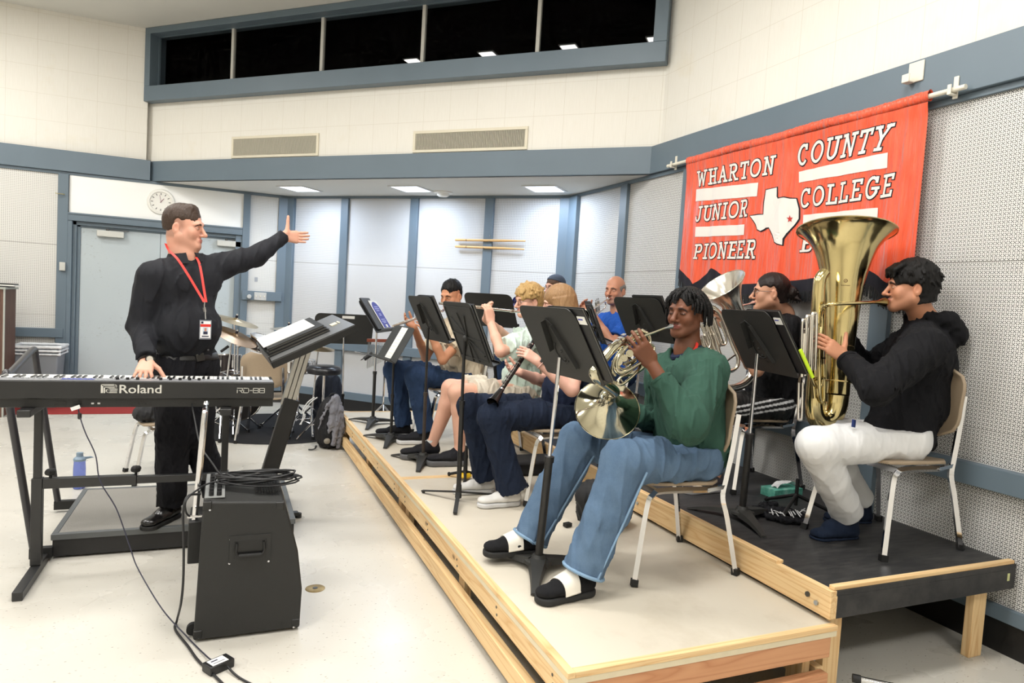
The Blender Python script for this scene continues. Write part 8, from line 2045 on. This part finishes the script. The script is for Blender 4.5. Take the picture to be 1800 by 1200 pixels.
# things standing on the risers
q = [atZ(1327, 864, .455), atZ(1361, 877, .455), atZ(1394, 862, .455)]; u = (q[0]-q[1]); L1 = u.length; u.normalize(); w_ = V((-u.y, u.x, 0)); w_ = w_ if w_.dot(q[2]-q[1]) > 0 else -w_; L2 = .23
e = empty('tissue_box', tuple(q[1]), 0, 'teal tissue box with a white tissue pulled out, on the black riser', 'tissue box')
tb = bpy.data.materials.new('teal_marbled_card'); t = NT(tb); t.base(t.ramp(t.noise(t.obj(), 16, 4, .6), [(0.3, rgb(46, 138, 118)), (0.55, rgb(112, 190, 170)), (0.8, rgb(196, 224, 214))])); t.b.inputs['Roughness'].default_value = .6
b = MB(); b.boxf(q[1], u, w_, ZZ, 0, .115, 0, L2, 0, .052); b.build('box', tb, e, bev=.002)
P = []
for i in range(9):
    row = []
    for j in range(7):
        uu, vv = i/8, j/6; p = q[1]+u*(.03+.06*vv)+w_*(.05+.15*uu); row.append(p+ZZ*(.054+.035*math.sin(uu*2.6)*(1-.3*vv)+.008*math.sin(uu*9+vv*5)))
    P.append(row)
b = MB(); b.sheet(P, .001); b.build('tissue', mat('white_tissue', rgb(238, 238, 238), .8), e, smooth=80)
S = Sdf(.006); 
for pts, r in (([(1330, 893), (1345, 886), (1362, 884)], .024), ([(1340, 898), (1360, 895), (1385, 897), (1408, 905)], .030), ([(1352, 906), (1380, 912), (1412, 915)], .026), ([(1328, 892), (1342, 900)], .020)):
    S.chain([atZ(x, y, .478)-ZZ*(.005) for x, y in pts], [r]*len(pts), .02, flat=ZZ, fs=.6)
S.cut(V((2.9, 2.8, .457)), (0, 0, -1), V((2.9, 2.8, .46)), .5)
sh = sdf_mesh(S.run((.010, 60)), 'crumpled_shirt', cloth('black_crumpled_cotton', rgb(24, 24, 28), .9), label='crumpled black shirt with white print lying on the black riser', cat='shirt')
b = MB(); rd = random.Random(6)
for i in range(16):
    x0_ = 1352+i*3.8; p0 = atZ(x0_, 893+rd.uniform(-2, 10), .500); p1 = atZ(x0_+rd.uniform(3, 10), 896+rd.uniform(-3, 14), .498); b.bar(p0, p1, .005, .003)
b.build('white_print', MATS['white_print'], sh)
def folding_stand(cx, cy, z0, h, label, leg=.20, an0=0.0, top=None, name='instrument_stand', color=m_cap):
    e = empty(name, (cx, cy, z0), 0, label, 'instrument stand'); b = MB(); b.tube([V((cx, cy, z0+.05)), V((cx, cy, z0+h))], .010, 10); b.build('column', color, e)
    for k_ in range(3):
        an = an0+2*PI*k_/3; f = V((cx+leg*math.cos(an), cy+leg*math.sin(an), z0+.014)); b = MB(); b.tube([V((cx, cy, z0+h*.55)), f], .010, 10); b.tube([f.lerp(V((cx, cy, z0+h*.55)), .06), f], .014, 10); b.build('leg', color, e)
    return e
q = atZ(1402, 905, .455); folding_stand(q.x, q.y+.02, .455, .20, 'small folded black instrument stand on the riser between the tissue box and the tuba player', .24, 3.6)
q = atZ(817, 842, .32); e = folding_stand(q.x, q.y, .32, .10, 'tiny clarinet peg stand with a yellow hub on the cream riser', .13, .2)
b = MB(); b.lathe([(0, .03), (.035, .028), (.045, .012), (.04, .0)], (q.x, q.y, .335), ZZ, 18); b.build('yellow_hub', mat('stand_yellow', rgb(232, 190, 32), .4), e); b = MB(); b.tube([V((q.x, q.y, .36)), V((q.x, q.y, .55))], [.016, .010], 12); b.build('peg', m_cap, e)
b = MB(); cb_ = mat('case_black_cloth', rgb(30, 30, 32), .8, bump=(400, .2, .001)); a_ = atZ(905, 800, .32); b.box(1.86, 2.26, 4.30, 4.55, .321, .42); b.build('instrument_case', cb_, label='flat black case on the cream riser behind the clarinet player\'s chair', cat='instrument case', bev=.02)
S = Sdf(.009); S.ell(V((2.0, 3.25, .40)), (XX, YY, ZZ), (.17, .12, .11), 0); S.ell(V((1.90, 3.22, .50)), (XX, YY, ZZ), (.10, .09, .09), .05); S.cut(V((2, 3.2, .323)), (0, 0, -1), V((2, 3.2, .32)), .4)
sdf_mesh(S.run((.01, 30)), 'soft_bag', cb_, label='soft black bag on the riser behind the horn player\'s legs', cat='bag')
b = MB(); q = atZ(998, 926, .32); b.bar(q-V((.02, 0, -.012)), q+V((.02, .01, .012)), .03, .02); b.build('rubber_block', m_cap, label='small black rubber block on the riser behind the blue jeans', cat='block')
# bottle, case on the chair behind the conductor
q = atZ(139, 858, 0); q = V((q.x, q.y, 0)); e = empty('water_bottle', tuple(q), 0, 'translucent blue water bottle with a grey cap standing on the floor behind the podium', 'bottle')
hB = atY(140, 800, q.y).z; 
mb_ = mat('blue_bottle_plastic', rgb(140, 156, 236), .12, trans=.85, ior=1.2)
b = MB(); b.lathe([(0, .002), (.036, .002), (.040, .01), (.040, hB*.60), (.037, hB*.80), (.038, hB*.84), (.0, hB*.84)], q, ZZ, 28); b.build('body', mb_, e, smooth=50)
b = MB(); b.lathe([(.040, hB*.84), (.041, hB*.90), (.030, hB*.95), (.022, hB*.97), (.022, hB*1.08), (0, hB*1.08)], q, ZZ, 24); b.tube([q+V((.02, 0, hB*.93)), q+V((.07, 0, hB*.95)), q+V((.085, 0, hB*.93)), q+V((.04, 0, hB*.90))], .005, 8); b.build('cap', mat('cap_grey_blue', rgb(122, 142, 160), .4), e)
S = Sdf(.008); cc = V((-.42, 5.95, .46)); S.ell(cc+V((.05, 0, .09)), (XX, YY, ZZ), (.17, .14, .09), 0); S.ell(cc+V((-.14, -.06, .05)), (XX, YY, ZZ), (.09, .09, .07), .03); S.cap(cc+V((-.1, -.12, .02)), cc+V((.1, -.14, .03)), .02, .02, .02); S.cut(cc+V((0, 0, -.005)), (0, 0, -1), cc, .4)
sdf_mesh(S.run((.012, 35)), 'camera_bag', cb_, label='black bag and cap lying on the chair behind the conductor', cat='bag')
b = MB(); q0, q1 = atZ(1508, 1193, .10), atZ(1570, 1206, .10); b.tube([q0, q1], .013, 12); o = b.build('tube_end', m_chrome, label='chrome tube with a black cap just showing at the bottom edge below the risers', cat='tube'); b = MB(); b.tube([q0-(q1-q0).normalized()*.02, q0+(q1-q0).normalized()*.01], .017, 12); b.build('cap', m_cap, o)
